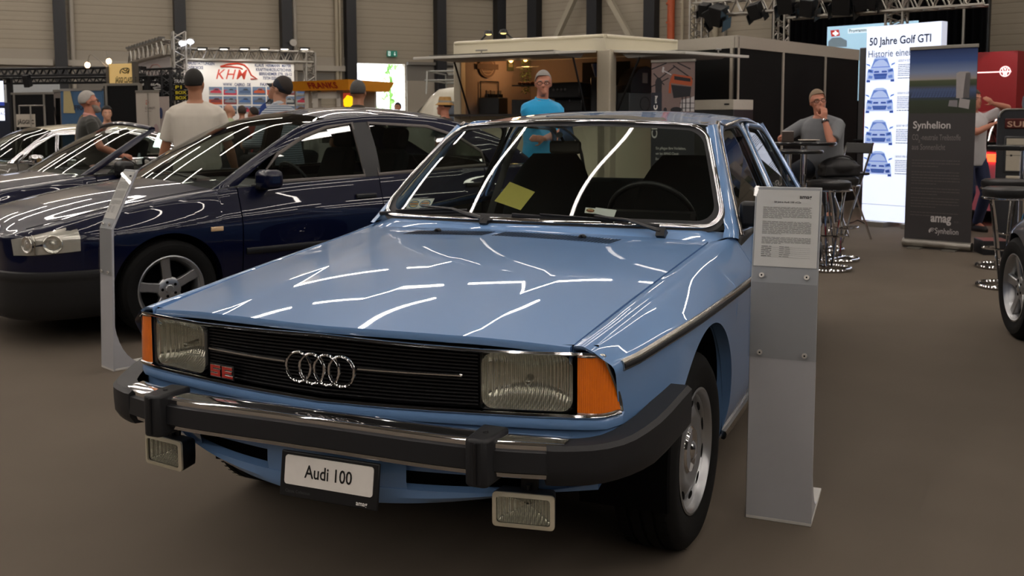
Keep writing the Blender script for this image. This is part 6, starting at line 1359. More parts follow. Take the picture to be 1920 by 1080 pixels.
# ---------------------------------------------------------------- food trailer
C0 = ground(1133, 13.0); CL = ground(852, 14.2); CRr = ground(1268, 13.95); tl = (C0-CL).normalized()
t = thing('food_trailer', 'cream vending trailer with raised side flaps and coffee counter inside', 'trailer', C0, math.atan2(tl.y, tl.x)); LW = (C0-CL).length
iv = Matrix.Rotation(-math.atan2(tl.y, tl.x), 3, 'Z'); rr = iv @ (CRr-C0); RW = rr.length; rd = rr.normalized()      # right face direction in the trailer's frame
cream = mat('trailer_cream', '#d3ccb4', .4, coat=.3, var=.02); ZT, ZF, ZC_ = 2.47, 2.25, 1.40
c_ = V((0, 0, 0)); BL = V((-LW, 0, 0)); BR = rr; BB = BL+rr
zz = lambda p, z: V((p.x, p.y, z))
m = MB(); ring = [c_, BL, BB, BR]
for a, b in zip(ring, ring[1:]+ring[:1]): m.add([zz(a, ZF), zz(b, ZF), zz(b, ZT-.04), zz(a, ZT-.04)], [(0, 1, 2, 3)])
ctr_ = (BL+BR)/2
m.poly([zz(p+(ctr_-p)*.03, ZT) for p in ring]); m.grid([[zz(p, ZT-.04), zz(p+(ctr_-p)*.006, ZT-.012), zz(p+(ctr_-p)*.03, ZT)] for p in ring], cu=True); m.poly([zz(p, ZF+.01) for p in ring]); m.build('roof', cream, t, smooth=50)
m = MB()
for p, q in ((c_, BL), (c_, BR)): d = (q-p).normalized(); m.tube([zz(p, ZT-.03)+d*.02, zz(q, ZT-.03)-d*.02], .022, 8)
m.build('roof_edging', cream, t)
for nm, p, w_ in (('corner_post', c_+V((-.02, .10, 0)), .20), ('corner_post', BL+V((.06, .06, 0)), .13), ('corner_post', BR+V((-.02, -.05, 0)), .10)):
    m = MB(); m.box(zz(p, (ZF+.02+.35)/2), (w_, w_, ZF-.33)); m.build(nm, mat('trailer_ivory', '#b5ac98', .5), t, bevel=.02, seg=3)
m = MB()
for a, b in ((c_, BL), (c_, BR), (BL, BB), (BR, BB)): n = V((-(b-a).y, (b-a).x, 0)).normalized()*.03; m.add([zz(a, .35), zz(b, .35), zz(b, ZC_), zz(a, ZC_)], [(0, 1, 2, 3)])
m.poly([zz(p, .36) for p in ring]); m.build('lower_body', cream, t, smooth=0)
m = MB()
inn = lambda p, k: p+(ctr_-p)*k
for a, b in ((BL, BB), (BR, BB)): m.add([zz(inn(a, .03), ZC_), zz(inn(b, .03), ZC_), zz(inn(b, .03), ZF), zz(inn(a, .03), ZF)], [(0, 1, 2, 3)])
m.build('inner_wall', mat('trailer_inner', '#8c7a70', .7), t, smooth=0)
m = MB()
for a, b in ((c_, BL), (c_, BR)):
    d = (b-a).normalized(); n = V((-d.y, d.x, 0)); n = n if n.dot(ctr_-a) > 0 else -n; m.add([zz(a-n*.22, ZC_), zz(b-n*.22, ZC_), zz(b+n*.35, ZC_), zz(a+n*.35, ZC_), zz(a-n*.22, ZC_+.03), zz(b-n*.22, ZC_+.03), zz(b+n*.35, ZC_+.03), zz(a+n*.35, ZC_+.03)], [(0, 1, 2, 3), (4, 7, 6, 5), (0, 4, 5, 1), (1, 5, 6, 2), (2, 6, 7, 3), (3, 7, 4, 0)])
m.build('counter', mat('counter_dark', '#2c2724', .4), t, smooth=0)
for p in (BL.lerp(BB, .5)+V((.5, 0, 0)), c_.lerp(BR, .5)+V((-.3, .1, 0))):
    m = MB(); m.lathe([(.0, -.1), (.30, -.1), (.30, .1), (.0, .1)], zz(p, .30), 'X', 24); m.build('road_wheel', tyrem, t)
def flap(nm, a, b, out, L, drop):
    d = (b-a).normalized(); n = V((-d.y, d.x, 0)); n = n if n.dot(ctr_-a) < 0 else -n; e0 = zz(a, ZF-.02); e1 = zz(b, ZF-.02); o0 = e0+n*L+V((0, 0, drop)); o1 = e1+n*L+V((0, 0, drop)); k = V((0, 0, .035)); m = MB()
    m.add([e0, e1, o1, o0, e0+k, e1+k, o1+k, o0+k], [(0, 1, 2, 3), (7, 6, 5, 4), (0, 4, 5, 1), (1, 5, 6, 2), (2, 6, 7, 3), (3, 7, 4, 0)]); f_ = m.build(nm, mat('flap_white', '#c9c6bc', .4), t, smooth=0, bevel=.006)
    for p in (e0.lerp(e1, .07), e0.lerp(e1, .93)): m = MB(); m.tube([p+n*L*.35+V((0, 0, -.02+drop*.35)), p+V((0, 0, -.85))-n*.02], .014, 8); m.build('gas_strut', blackp, f_)
    m = MB(); m.tube([o0.lerp(o1, .5)+k, o0.lerp(o1, .5)+k+V((0, 0, .05))], .01, 6); m.tube([o0.lerp(o1, .46)+k+V((0, 0, .05)), o0.lerp(o1, .54)+k+V((0, 0, .05))], .01, 6); m.build('flap_catch', alu, f_)
    m = MB(); s0, s1 = e0.lerp(e1, .06)+n*.12, e0.lerp(e1, .94)+n*.12; m.add([q+V((0, 0, z))+n*w_ for q in (s0, s1) for w_, z in ((0, -.02), (L*.75, -.02), (L*.6, -.08), (.1, -.08))], [(0, 1, 2, 3), (7, 6, 5, 4), (0, 4, 5, 1), (1, 5, 6, 2), (2, 6, 7, 3), (3, 7, 4, 0)]); m.build('flap_lining', mat('flap_grey', '#8d8c88', .5), f_)
flap('side_flap', BL+V((.12, 0, 0)), c_-V((.12, 0, 0)), -1, 1.15, -.085); flap('end_flap', c_+rd*.12, BR-rd*.05, -1, 1.25, -.085)
m = MB(); yb_ = max(p.y for p in (inn(BL, .03), inn(BB, .03), inn(BR, .03)))
e_ = (inn(BB, .05)-inn(BR, .05)); m.add([zz(inn(BR, .05)+e_*k, z) for z in (ZC_+.02, ZF-.06) for k in (.28, .62)], [(0, 1, 3, 2)]); m.build('dark_inner_panel', blackpanel, t, smooth=0); m = MB(); q_ = inn(BR, .055)+e_*.42; m.box(zz(q_, (ZC_+ZF)/2), (.025, .025, ZF-ZC_-.05)); m.build('inner_post', mat('rail_grey'), t)
# inside the trailer: lamps, sign, plant, display case, coffee machine (each on counter or wall)
TW = lambda p: t.matrix_basis @ V(p)
tm = Matrix.Translation(C0) @ Matrix.Rotation(math.atan2(tl.y, tl.x), 4, 'Z'); TW = lambda p: tm @ V(p); trot = math.atan2(tl.y, tl.x)
def inpix(px, py, dback):      # place on a plane dback behind the trailer's long face
    n = tm.to_3x3() @ V((0, 1, 0)); P0_ = C0+n*dback; D = CR*((px-960)/FPX)+CU*((CY-py)/FPX)+CF; return CAMP+D*((P0_-CAMP).dot(n)/D.dot(n))
wa, wb = TW(inn(BL, .03)), TW(inn(BB, .03)); wd_ = (wb-wa); wd_.z = 0; wd_.normalize(); wn = V((wd_.y, -wd_.x, 0)); wn = wn if wn.dot(TW(ctr_)-wa) > 0 else -wn; wrot = math.atan2(wd_.y, wd_.x)
wrot = wrot if V((math.sin(wrot), -math.cos(wrot), 0)).dot(wn) > 0 else wrot+PI
def onwall(px, py, off): D = CR*((px-960)/FPX)+CU*((CY-py)/FPX)+CF; P0_ = wa+wn*off; return CAMP+D*((P0_-CAMP).dot(wn)/D.dot(wn))
warm = mat('bulb_glow', '#ffb45a', emit=14, ecol='#ffa54a', var=0)
for px, py, lab in ((958, 111, 'small warm filament bulb hanging left of the larger lamp in the trailer'), (985, 109, 'larger warm filament bulb under a ring shade above the plant in the trailer')):
    P = inpix(px, py, .55); b_ = thing('pendant_lamp', lab, 'lamp', P, 0, 'trailer pendant lamps'); m = MB(); m.ball((0, 0, 0), (.035, .035, .05), 12, 8); m.build('bulb', warm, b_); m = MB(); m.tube([(0, 0, .04), (0, 0, 2.25-P.z)], .006, 6); m.build('cord', blackp, b_)
    ll = bpy.data.lights.new('pendant_light', 'POINT'); ll.energy = 2.2; ll.color = (1, .62, .3); ll.shadow_soft_size = .06; lo = bpy.data.objects.new('pendant_light', ll); C.objects.link(lo); lo.location = P+V((0, 0, -.09))
P = onwall(914, 125, .03); t2 = thing('round_sign', 'round brown wooden sign with a ribbon on the trailer wall', 'sign', P, wrot); m = MB(); m.lathe([(.0, 0), (.16, 0), (.16, .02), (.0, .02)], (0, 0, 0), 'Y', 32); m.build('disc', mat('sign_wood', '#5e4a3e', .8), t2); m = MB(); m.lathe([(.115, -.004), (.125, -.004), (.125, .0), (.115, 0)], (0, 0, 0), 'Y', 32)
for z in (-.07, -.02, .03, .08): m.box((0, -.003, z), (.18 if abs(z) > .05 else .22, .004, .008))
m.build('carving', mat('sign_pale', '#8a7566', .8), t2); m = MB(); m.box((0, -.006, 0), (.40, .012, .075)); m.build('ribbon', mat('sign_brown', '#4d3b31', .8), t2)
P = onwall(957, 124, .02); t2 = thing('small_poster', 'small green framed poster on the trailer wall under the bulb', 'poster', P, wrot); m = MB(); m.box((0, 0, 0), (.12, .015, .14)); m.build('frame', mat('poster_green', '#4d5138', .7), t2); m = MB(); m.box((0, -.009, .01), (.08, .003, .05)); m.build('print', mat('poster_pale', '#9b9474', .7), t2)
P = inpix(986, 140, .75); t2 = thing('hanging_plant', 'trailing green plant hanging below the warm bulb', 'plant', P, 0); m = MB(); rnd = random.Random(11)
for k in range(420):
    z = rnd.uniform(-.27, .24); r_ = .085*(1-abs(z)*.6); a = rnd.uniform(0, 2*PI); p = V((r_*math.cos(a)*rnd.uniform(.5, 1), r_*math.sin(a)*rnd.uniform(.5, 1), z)); d = V((math.cos(a), math.sin(a), rnd.uniform(-.9, .2))).normalized()*.03; s_ = d.cross(V((0, 0, 1))).normalized()*.012; m.quad(p, p+d*.5+s_, p+d, p+d*.5-s_)
m.build('foliage', mat('plant_leaf', '#4f6326', .6, var=.4, vscale=20), t2, smooth=0); m = MB(); m.lathe([(.04, .22), (.07, .24), (.075, .30), (.06, .30)], (0, 0, 0), 'Z', 16); m.build('pot', mat('pot_cream', '#a8977a', .6), t2)
P = inpix(985, 205, .25); z0 = ZC_+.03; t2 = thing('display_case', 'curved glass pastry display case on the trailer counter', 'display case', V((P.x, P.y, z0)), trot); m = MB(); m.box((0, .1, .10), (.36, .34, .20)); m.box((0, .1, .40), (.36, .34, .015)); m.build('base', blackp, t2)
m = MB(); m.grid([[V((x, -.07+.17*(1-math.cos(a)), .41+.26*math.sin(a))) for a in [PI/2*k/8 for k in range(9)]] for x in (-.18, .18)]); m.build('glass_cover', acry, t2)
for k in range(5): m = MB(); m.ball((-.13+.065*k, .08, .435), (.03, .04, .025), 10, 8); m.build('pastry', mat('pastry_brown', '#8a4f2c', .7), t2)
P = inpix(1062, 200, .3); t2 = thing('coffee_machine', 'black espresso machine with chrome dials on the trailer counter', 'coffee machine', V((P.x, P.y, z0)), trot); m = MB(); m.box((0, .1, .32), (.50, .38, .22)); m.box((0, .16, .12), (.46, .26, .20)); m.box((0, .06, .02), (.48, .34, .04)); m.build('body', blackp, t2, bevel=.02)
for k in range(4): m = MB(); m.lathe([(.0, -.10), (.018, -.10), (.02, -.09)], (-.15+.06*k, 0, .33), 'Y', 12); m.build('dial', chrome, t2)
for x in (-.12, .12): m = MB(); m.tube([(x, -.03, .20), (x, -.14, .18)], .014, 8); m.build('portafilter', chrome, t2)
P = inpix(1068, 190, .35); t2 = thing('coffee_grinder', 'tall coffee grinder with a blue bag on top, beside the espresso machine', 'grinder', V((P.x+.37*tl.x, P.y+.37*tl.y, z0)), trot); m = MB(); m.box((0, .1, .25), (.13, .18, .5)); m.build('body', blackp, t2, bevel=.02); m = MB(); m.lathe([(.03, .5), (.08, .66), (.08, .68), (.0, .68)], (0, .1, 0), 'Z', 16); m.build('hopper', mat('blue_bag', '#1d3f73', .6), t2)
P = inpix(925, 205, .4); t2 = thing('glass_crate', 'dark crate of glasses at the left end of the trailer counter', 'crate', V((P.x, P.y, z0)), trot); m = MB(); m.box((0, 0, .12), (.34, .26, .24)); m.build('body', blackp, t2, bevel=.01)
for k in range(3): m = MB(); m.lathe([(.03, .24), (.034, .34), (.032, .34), (.028, .25)], (-.1+.1*k, 0, 0), 'Z', 14); m.build('tumbler', acry, t2)
P = onwall(918, 176, .03); t2 = thing('wire_shelf', 'black wire shelf with bottles on the trailer wall', 'shelf', P, wrot); m = MB()
for a, b in (((-.17, 0, -.18), (.17, 0, -.18)), ((-.17, 0, .18), (.17, 0, .18)), ((-.17, 0, -.18), (-.17, 0, .18)), ((.17, 0, -.18), (.17, 0, .18)), ((-.17, -.1, -.18), (.17, -.1, -.18)), ((-.17, 0, -.18), (-.17, -.1, -.18)), ((.17, 0, -.18), (.17, -.1, -.18))): m.tube([a, b], .008, 6)
m.build('frame', blackp, t2); m = MB(); m.box((.04, -.05, -.09), (.26, .10, .17)); m.build('basket', dark, t2)
for k in range(2): m = MB(); m.lathe([(.0, 0), (.03, 0), (.03, .14), (.012, .18), (.012, .22), (0, .22)], (-.10+.08*k, -.05, -.17), 'Z', 12); m.build('bottle', mat('bottle_brown', '#3a241a', .3), t2)
fcx = tm.to_3x3() @ rd
def onright(k, off, z): n = tm.to_3x3() @ V((0, 1, 0)); q = C0+fcx*(RW*k)+(CL-C0).normalized()*off; return V((q.x, q.y, z))
t2 = thing('roaster_drum', 'black dome-shaped roaster on the grey metal crate in the trailer', 'roaster', onright(.52, .14, z0+.285), math.atan2(fcx.y, fcx.x)); m = MB(); m.box((0, 0, .05), (.42, .26, .10)); m.prism([(-.21, .08), (.21, .08), (.21, .34), (.10, .36), (-.06, .30), (-.16, .20)], -.12, .12, lambda u, d, w_: V((u, d, w_))); m.build('drum', blackp, t2); m = MB(); m.box((.08, -.125, .20), (.10, .01, .14)); m.build('label_plate', mat('label_grey', '#8f8b84', .5), t2)
t2 = thing('water_urn', 'steel urn with a lit tap light beside the trailer corner post', 'urn', onright(.17, .10, z0), 0); m = MB(); m.lathe([(.0, 0), (.09, 0), (.09, .34), (.07, .38), (.0, .40)], (0, 0, 0), 'Z', 20); m.build('body', blackp, t2); m = MB(); m.ball((0, -.095, .13), (.014, .01, .03), 10, 8); m.build('tap_light', mat('tap_glow', '#fff1dc', emit=4, ecol='#fff1dc', var=0), t2)
t2 = thing('metal_crate', 'grey metal crate with a round mark on the right-hand counter of the trailer', 'crate', onright(.52, .14, z0), math.atan2(fcx.y, fcx.x)); m = MB(); m.box((0, 0, .14), (.46, .25, .28)); m.build('body', mat('crate_grey', '#54585a', .5, metal=.4), t2, bevel=.01); m = MB(); m.lathe([(.09, -.130), (.10, -.130), (.10, -.126), (.09, -.126)], (.08, 0, .13), 'Y', 24); m.build('round_mark', blackp, t2)
for px, py, s_, lab in ((916, 63, -1, 'left one of two small flood lamps above the trailer roof'), (944, 61, 1, 'right one of two small flood lamps above the trailer roof')):
    P = at(px, py, d=13.9); Q = at(px-s_*-22 if s_ > 0 else px-20, 76, d=13.9); Q = at(px+(28 if s_ > 0 else -20), 74, d=13.9); t2 = thing('flood_lamp', lab, 'lamp', Q, 0, 'trailer flood lamps'); m = MB(); m.tube([(0, 0, -.06), (P-Q)+V((0, 0, .02))], .014, 6); m.build('arm', blackp, t2); m = MB(); m.lathe([(.0, .05), (.05, .04), (.07, -.01), (.06, -.01)], P-Q, 'Z', 16); m.build('lamp_head', blackp, t2); m = MB(); m.ball(P-Q+V((0, 0, -.01)), (.045, .045, .015), 12, 6); m.build('bulb', mat('dim_glow', '#d8c070', emit=1.6, ecol='#e6cf80', var=0), t2)
# ---------------------------------------------------------------- cream van behind the trailer
vp = ground(772, 18.4); t = thing('cream_van', 'cream delivery van with a roof rack, behind the trailer', 'van', vp, YAW-PI/2-.20); L_ = 4.2
def vsec(y):
    k = clamp((y+.0)/1.0); hgt = lerp(1.10, 1.93, sstep((y+.15)/.95)); hw_ = .80-.08*sstep((.25-y)/.4); hb = 1.05
    w2 = hw_-.10*clamp((hgt-hb)/.9); return [(-hw_, .30), (-hw_-.02, .70), (-hw_, min(hb, hgt-.02)), (-w2, max(hgt-.16, hb)), (-w2+.16, hgt), (0, hgt+.03), (w2-.16, hgt), (w2, max(hgt-.16, hb)), (hw_, min(hb, hgt-.02)), (hw_+.02, .70), (hw_, .30)]
m = MB(); m.grid([[V((a, y, z)) for a, z in vsec(y)] for y in (-.15, -.1, 0, .1, .25, .4, .55, .7, .9, 1.2, 2, 3, 4.0)]); m.poly([V((a, -.15, z)) for a, z in vsec(-.15)]); m.poly([V((a, 4.0, z)) for a, z in vsec(4.0)]); m.build('body', mat('van_cream', '#c4c0ae', .35, coat=.5), t, smooth=45)
for s_ in (1, -1):
    for y0_, y1_ in ((.62, 1.45), (1.6, 2.5), (2.65, 3.6)):
        m = MB(); P = [V((s_*(.815), y0_+(.0), 1.10)), V((s_*.815, y1_, 1.10)), V((s_*.752, y1_, 1.66)), V((s_*.752, y0_+.30*(y0_ < 1), 1.66))]; m.poly(P); g = m.build('side_window', mat('van_glass', '#3d4652', .1, coat=1), t, smooth=0); m = MB(); m.ribbon(P, .05, .012, (s_, 0, .1), closed=True); m.build('window_frame', mat('van_grey', '#77786f', .5), g)
m = MB(); m.poly([V((-.66, -.01, 1.18)), V((.66, -.01, 1.18)), V((.60, .50, 1.70)), V((-.60, .50, 1.70))]); m.build('windscreen', mat('van_glass'), t, smooth=0)
m = MB()
for z in (2.06, 2.22):
    for s_ in (1, -1): m.tube([(s_*.62, .55 if z > 2.1 else .45, z), (s_*.62, 3.8, z)], .018, 6)
    for y in (.5, 1.3, 2.1, 2.9, 3.8): m.tube([(-.62, y, z), (.62, y, z)], .014, 6)
for s_ in (1, -1):
    for y in (.5, 1.6, 2.7, 3.8): m.tube([(s_*.70, y, 1.82), (s_*.62, y, 2.22)], .016, 6)
m.build('roof_rack', mat('rack_grey', '#8f918c', .4, metal=.5), t)
for y in (.55, 3.2):
    for s_ in (1, -1): m = MB(); m.lathe([(0, -.08), (.31, -.08), (.31, .08), (0, .08)], (s_*.70, y, .31), 'X', 24); m.build('road_wheel', tyrem, t)
# ---------------------------------------------------------------- orange-roofed kiosk
fk = Face(548, 17.6, 660, 17.1); t = fk.thing('orange_kiosk', 'white kiosk with an orange canopy lettered in red', 'kiosk'); W_ = fk.w; ora = mat('canopy_orange', '#e8971c', .5, var=.04)
zb = fk.uz(630, 169)[1]; zt_ = fk.uz(630, 152)[1]
m = MB(); m.add([V((0, 0, zb)), V((W_*.97, 0, zb)), V((W_*1.02, -.12, zt_+.02)), V((-.02, -.12, zt_)), V((0, 1.35, zb)), V((W_*.97, 1.35, zb)), V((W_*1.02, 1.45, zt_+.02)), V((-.02, 1.45, zt_))], [(0, 1, 2, 3), (7, 6, 5, 4), (0, 4, 5, 1), (1, 5, 6, 2), (2, 6, 7, 3), (3, 7, 4, 0)]); cp = m.build('canopy', ora, t, smooth=0)
m = MB(); ua, ub = fk.uz(582, 160)[0], fk.uz(636, 160)[0]; text(m, 'FRANKS', ua, zb+.035, .14, 0, 0, width=ub-ua, bold=.03, spacing=1.1, fr=lambda u, d, w_: V((u, -.005-.12*(w_-zb)/(zt_-zb), w_))); m.build('lettering', mat('letter_red', '#a81f10', .5), cp, smooth=0, rec=False)
wk = mat('kiosk_white', '#b9b4aa', .6); m = MB()
for a, b in ((565, 572), (580, 590), (625, 632), (652, 658)): u0, u1 = fk.uz(a, 190)[0], fk.uz(b, 190)[0]; slab(m, u0, 0, u1, zb, .10, .20)
u0, u1 = fk.uz(580, 190)[0], fk.uz(632, 190)[0]; slab(m, u0, zb-.14, u1, zb-.02, .10, .20); slab(m, u0, 0, u1, .95, .10, .20); slab(m, fk.uz(560, 190)[0], 0, u0, 1.0, .12, .18); slab(m, u1, 0, W_*.92, .9, .12, .18); slab(m, fk.uz(560, 190)[0], 0, W_*.80, zb, 1.2, 1.26); m.build('frame', wk, t, smooth=0)
m = MB(); u0, z0_ = fk.uz(640, 208); u1, z1_ = fk.uz(659, 174); slab(m, u0, z0_, u1, z1_, .06, .10); sg = m.build('sign_panel', mat('sign_red', '#a02c18', .5, emit=.25, ecol='#b03a18'), t, smooth=0)
m = MB(); cu_, cz_ = (u0+u1)/2+.01, lerp(z0_, z1_, .42); P = [V((cu_-.03, .055, cz_-.12)), V((cu_+.03, .055, cz_-.12))]+[V((cu_+.11*math.cos(rad(a))*(1+.06*math.cos(rad(a*7))), .055, cz_+.14*math.sin(rad(a))*(1+.05*math.cos(rad(a*7))))) for a in range(-10, 191, 8)]; m.poly(P); m.build('shell_emblem', mat('emblem_lit_yellow', '#f2c900', .5, emit=.8, ecol='#f2c400', var=0), sg, smooth=0, rec=False)
# ---------------------------------------------------------------- white poster wall with truss
fk2 = Face(350, 20.6, 555, 21.6); t = fk2.thing('poster_wall', 'white poster wall with a red car logo and rows of car photographs', 'poster wall'); W_ = fk2.w; U = lambda px, py: fk2.uz(px, py)
ztop = U(350, 112)[1]; m = MB(); slab(m, 0, .2, W_, ztop, 0, .02); pw = m.build('poster_sheet', mat('poster_white', '#cfc9c0', .6, var=.02), t, smooth=0)
redi = mat('logo_red', '#b8371f', .6); bluei = mat('poster_blue_ink', '#1d2a55', .6); m = MB()
def tx(s_, pxl, pxr, py, h, mi=1, sp=1., bold=.03, shear=0.):
    u0, z_ = U(pxl, py); u1 = U(pxr, py)[0]; text(m, s_, u0, z_, h, -.003, mi, width=u1-u0, bold=bold, spacing=sp, shear=shear)
for s_, a, b, y in (('HAUSSTATTUNGEN', 351, 402, 121), ('OVERDECKE', 351, 381, 129), ('URATION', 351, 374, 137), ('REI', 351, 362, 145)): tx(s_, a, b, y, .09)
for s_, a, b, y in (('KLAUS  HERMANN  MAYER', 478, 546, 125), ('KRAFTFAHRZEUGTECHNIK', 480, 547, 133), ('BERKHEIMER STR. 10-12', 486, 547, 141), ('73734 ESSLINGEN / N.', 493, 547, 149), ('WWW . CABRIO . DE', 418, 470, 161), ('FAX  0711', 488, 518, 161)): tx(s_, a, b, y, .09)
tx('KHM', 405, 464, 148, .30, 0, 1.15, .004, .30)
car_ = [(413, 125), (425, 121), (445, 119), (458, 122), (465, 129), (471, 141), (482, 148), (470, 148)]
m.tube([V((*U(x, y), 0)).xzy if False else V((U(x, y)[0], -.004, U(x, y)[1])) for x, y in car_], .018, 5, mi=0); m.tube([V((U(x, y)[0], -.004, U(x, y)[1])) for x, y in ((413, 125), (432, 125), (450, 127), (455, 130))], .016, 5, mi=0)
m.build('lettering', [redi, bluei], pw, smooth=0, rec=False)
cols = ('#8f8f8a', '#3b5a86', '#a8461f', '#a32438', '#4b4f58', '#6f2a28', '#5c6c82', '#2c3138', '#71757a', '#40536e'); tiles = [mat('tile_%d' % k, c_, .6, var=.35, vscale=6) for k, c_ in enumerate(cols)]
m = MB(); idx = 0
for r_ in range(3):
    for k in range(7):
        x0 = 392+27.2*k; y0_ = 163+17.7*r_; (ua, za), (ub, zb_) = U(x0, y0_+15), U(x0+24.5, y0_); mi = (idx*3+r_) % 10; idx += 1; rect(m, ua, za, ub, zb_, -.003, mi); rect(m, ua, lerp(za, zb_, .62), ub, zb_, -.0035, 6)
        w_ = ub-ua; h_ = zb_-za; o2 = (mi+3) % 10
        m.poly([V((ua+a*w_, -.004, za+b*h_)) for a, b in ((.08, .25), (.12, .5), (.32, .58), (.45, .80), (.72, .80), (.84, .55), (.93, .48), (.92, .22))], o2); m.poly([V((ua+a*w_, -.0045, za+b*h_)) for a, b in ((.38, .58), (.48, .75), (.68, .75), (.76, .56))], 7)
m.build('photo_tiles', tiles, pw, smooth=0, rec=False)
trm = mat('truss_alu', '#a8a49c', .3, metal=.8); fw_ = lambda u, d, z: V((u, d, z)); zt2 = ztop+.12
truss((-.05, .05, zt2), (W_+.42, .05, zt2), .22, .024, 26, 'top_truss', trm, t); truss((W_+.36, .05, 0), (W_+.36, .05, zt2+.1), .20, .024, 22, 'truss_leg', trm, t, up=(1, 0, 0)); truss((-.08, .0, 0), (-.08, .0, zt2+.45), .24, .026, 24, 'truss_leg', trm, t, up=(1, 0, 0))
for k, px in enumerate((371, 412, 450, 487, 525, 562)):
    u, z = U(px, 97); m = MB(); m.tube([(u-.1, .05, zt2+.1), (u+.02, -.2, z+.02)], .012, 5); m.box((u+.06, -.22, z+.06), (.20, .10, .04)); m.build('arm_lamp', blackp, t); m = MB(); m.box((u+.05, -.22, z+.036), (.14, .07, .01)); m.build('lamp_glow', mat('arm_glow', '#fff3e0', emit=5, ecol='#fff3e0', var=0), t)
    if k % 2 == 0:
        ll = bpy.data.lights.new('poster_light', 'SPOT'); ll.energy = 22; ll.spot_size = rad(110); ll.spot_blend = .8; ll.shadow_soft_size = .1; lo = bpy.data.objects.new('poster_light', ll); C.objects.link(lo); lo.location = fk2.world(u, -.55, z+.05); lo.rotation_euler = (fk2.world(u, 0, z-1.1)-lo.location).to_track_quat('-Z', 'Y').to_euler()
# its side wing with a pale banner, seen from the back
fs = Face(260, 23.6, 328, 20.6); t = fs.thing('side_truss', 'aluminium truss wing carrying a pale banner seen from behind', 'truss'); W_ = fs.w; za, zb_ = fs.uz(262, 102)[1], fs.uz(338, 86)[1]; zz_ = (za+zb_)/2
truss((0, 0, zz_), (W_, 0, zz_), .30, .026, 16, 'top_truss', trm, t); truss((0, 0, 0), (0, 0, zz_), .24, .026, 18, 'truss_leg', trm, t, up=(1, 0, 0)); m = MB(); slab(m, .25, zz_-.95, W_-.15, zz_-.18, 0, .01); bw = m.build('banner_sheet', mat('banner_back', '#b5aeac', .7, var=.03), t, smooth=0); m = MB(); mx_ = lambda x: W_*x
m.tube([V((mx_(a), -.006, zz_-b)) for a, b in ((.78, .42), (.66, .30), (.52, .28), (.42, .36), (.38, .62), (.34, .85))], .012, 5); [m.tube([V((mx_(a), -.006, zz_-.50)), V((mx_(a-.02), -.006, zz_-.85))], .011, 5) for a in (.48, .55, .62, .69)]
m.build('faint_logo', mat('faint_red', '#b58a82', .7), bw)
for k in range(12): m = MB(); m.box((W_*(k+.5)/12, -.16, zz_+.19), (.12, .12, .05)); m.build('clamp_lamp', mat('clamp_grey', '#5c5a56', .4), t)
for px, py, lab in ((342, 81, 'left one of two small white spotlights on top of the truss tower'), (357, 78, 'right one of two small white spotlights on top of the truss tower')):
    P = at(px, py, d=20.2); t2 = thing('spotlight', lab, 'spotlight', P, 0, 'tower spotlights'); m = MB(); m.ball((0, 0, 0), (.07, .07, .05), 14, 8); m.build('bulb', mat('spot_glow', '#eef0ff', emit=9, ecol='#e8ecff', var=0), t2); m = MB(); m.lathe([(.0, .08), (.06, .06), (.075, .0)], (0, .03, 0), 'Z', 14); m.tube([(0, .03, .05), (-.08, .05, -.30)], .015, 6); m.build('lamp_head', alu, t2)
# black tower with price boards, script sign, white banners
ft = Face(322, 17.6, 336, 17.5); t = ft.thing('black_truss_tower', 'black truss tower beside the lettered boards', 'truss'); truss((.05, 0, 0), (.05, 0, 2.25), .22, .022, 20, 'truss_leg', blackp, t, up=(1, 0, 0))
fb_ = Face(330, 17.2, 361, 17.0); t = fb_.thing('letter_board', 'stack of black boards with white and yellow lettering beside the white T-shirt', 'sign')
for nm, z0p, z1p, s_, c_ in (('upper_board', 157, 147, 'TRABER', '#b9b9b9'), ('board', 168, 158.5, 'P1', '#c9b81e'), ('board', 178, 169, 'BOX', '#c9b81e'), ('board', 188, 179, 'BOX', '#c9b81e')):
    za, zb_ = fb_.uz(345, z0p)[1], fb_.uz(345, z1p)[1]; m = MB(); slab(m, 0, za, fb_.w, zb_, 0, .03); o = m.build(nm, blackpanel, t); m = MB(); text(m, s_, .045 if s_ != 'TRABER' else .015, za+.018, (zb_-za)*.9, -.002, 0, width=fb_.w*(.9 if s_ == 'TRABER' else .38 if s_ == 'P1' else .66), bold=.03, shear=.2 if s_ == 'TRABER' else 0); m.build('lettering', mat('board_'+c_[1:], c_, .5), o, smooth=0, rec=False)
for u in (0, fb_.w): m = MB(); m.tube([(u, .02, 0), (u, .02, fb_.uz(345, 145)[1])], .014, 6); m.build('post', alu, t)
fsg = Face(264, 18.4, 326, 18.0); t = fsg.thing('script_sign', 'black wall sign with flowing white script under the dark truss', 'sign'); zt_ = fsg.uz(295, 141)[1]; m = MB(); slab(m, 0, 0, fsg.w, zt_, 0, .05); sp = m.build('panel', blackpanel, t)
m = MB(); q = lambda x, y: V((fsg.uz(x, y)[0], -.006, fsg.uz(x, y)[1]))
for P in ([(263, 153), (268, 150.5), (275, 151.5)], [(272, 151), (269, 157), (266, 161)], [(268, 160), (273, 156), (277, 155), (275, 160), (279, 158)], [(279, 158), (284, 154), (288, 152), (283, 160), (287, 159)], [(287, 159), (293, 151), (291, 151), (288, 160), (292, 159)], [(292, 159), (296, 156), (295, 160), (300, 158), (299, 161), (305, 159)], [(288, 165), (296, 163.5), (303, 164), (303, 167.5), (290, 167)]): m.tube(spline([q(*p) for p in P], 10), .012, 5)
m.build('script_lettering', inkw, sp); m = MB(); ua, za = fsg.uz(288, 173); text(m, 'ARRER AG', ua, za, .05, -.004, 0, width=.22, bold=.02); m.build('lettering', mat('print_soft_white', '#8c8a88', .6), sp, smooth=0, rec=False)
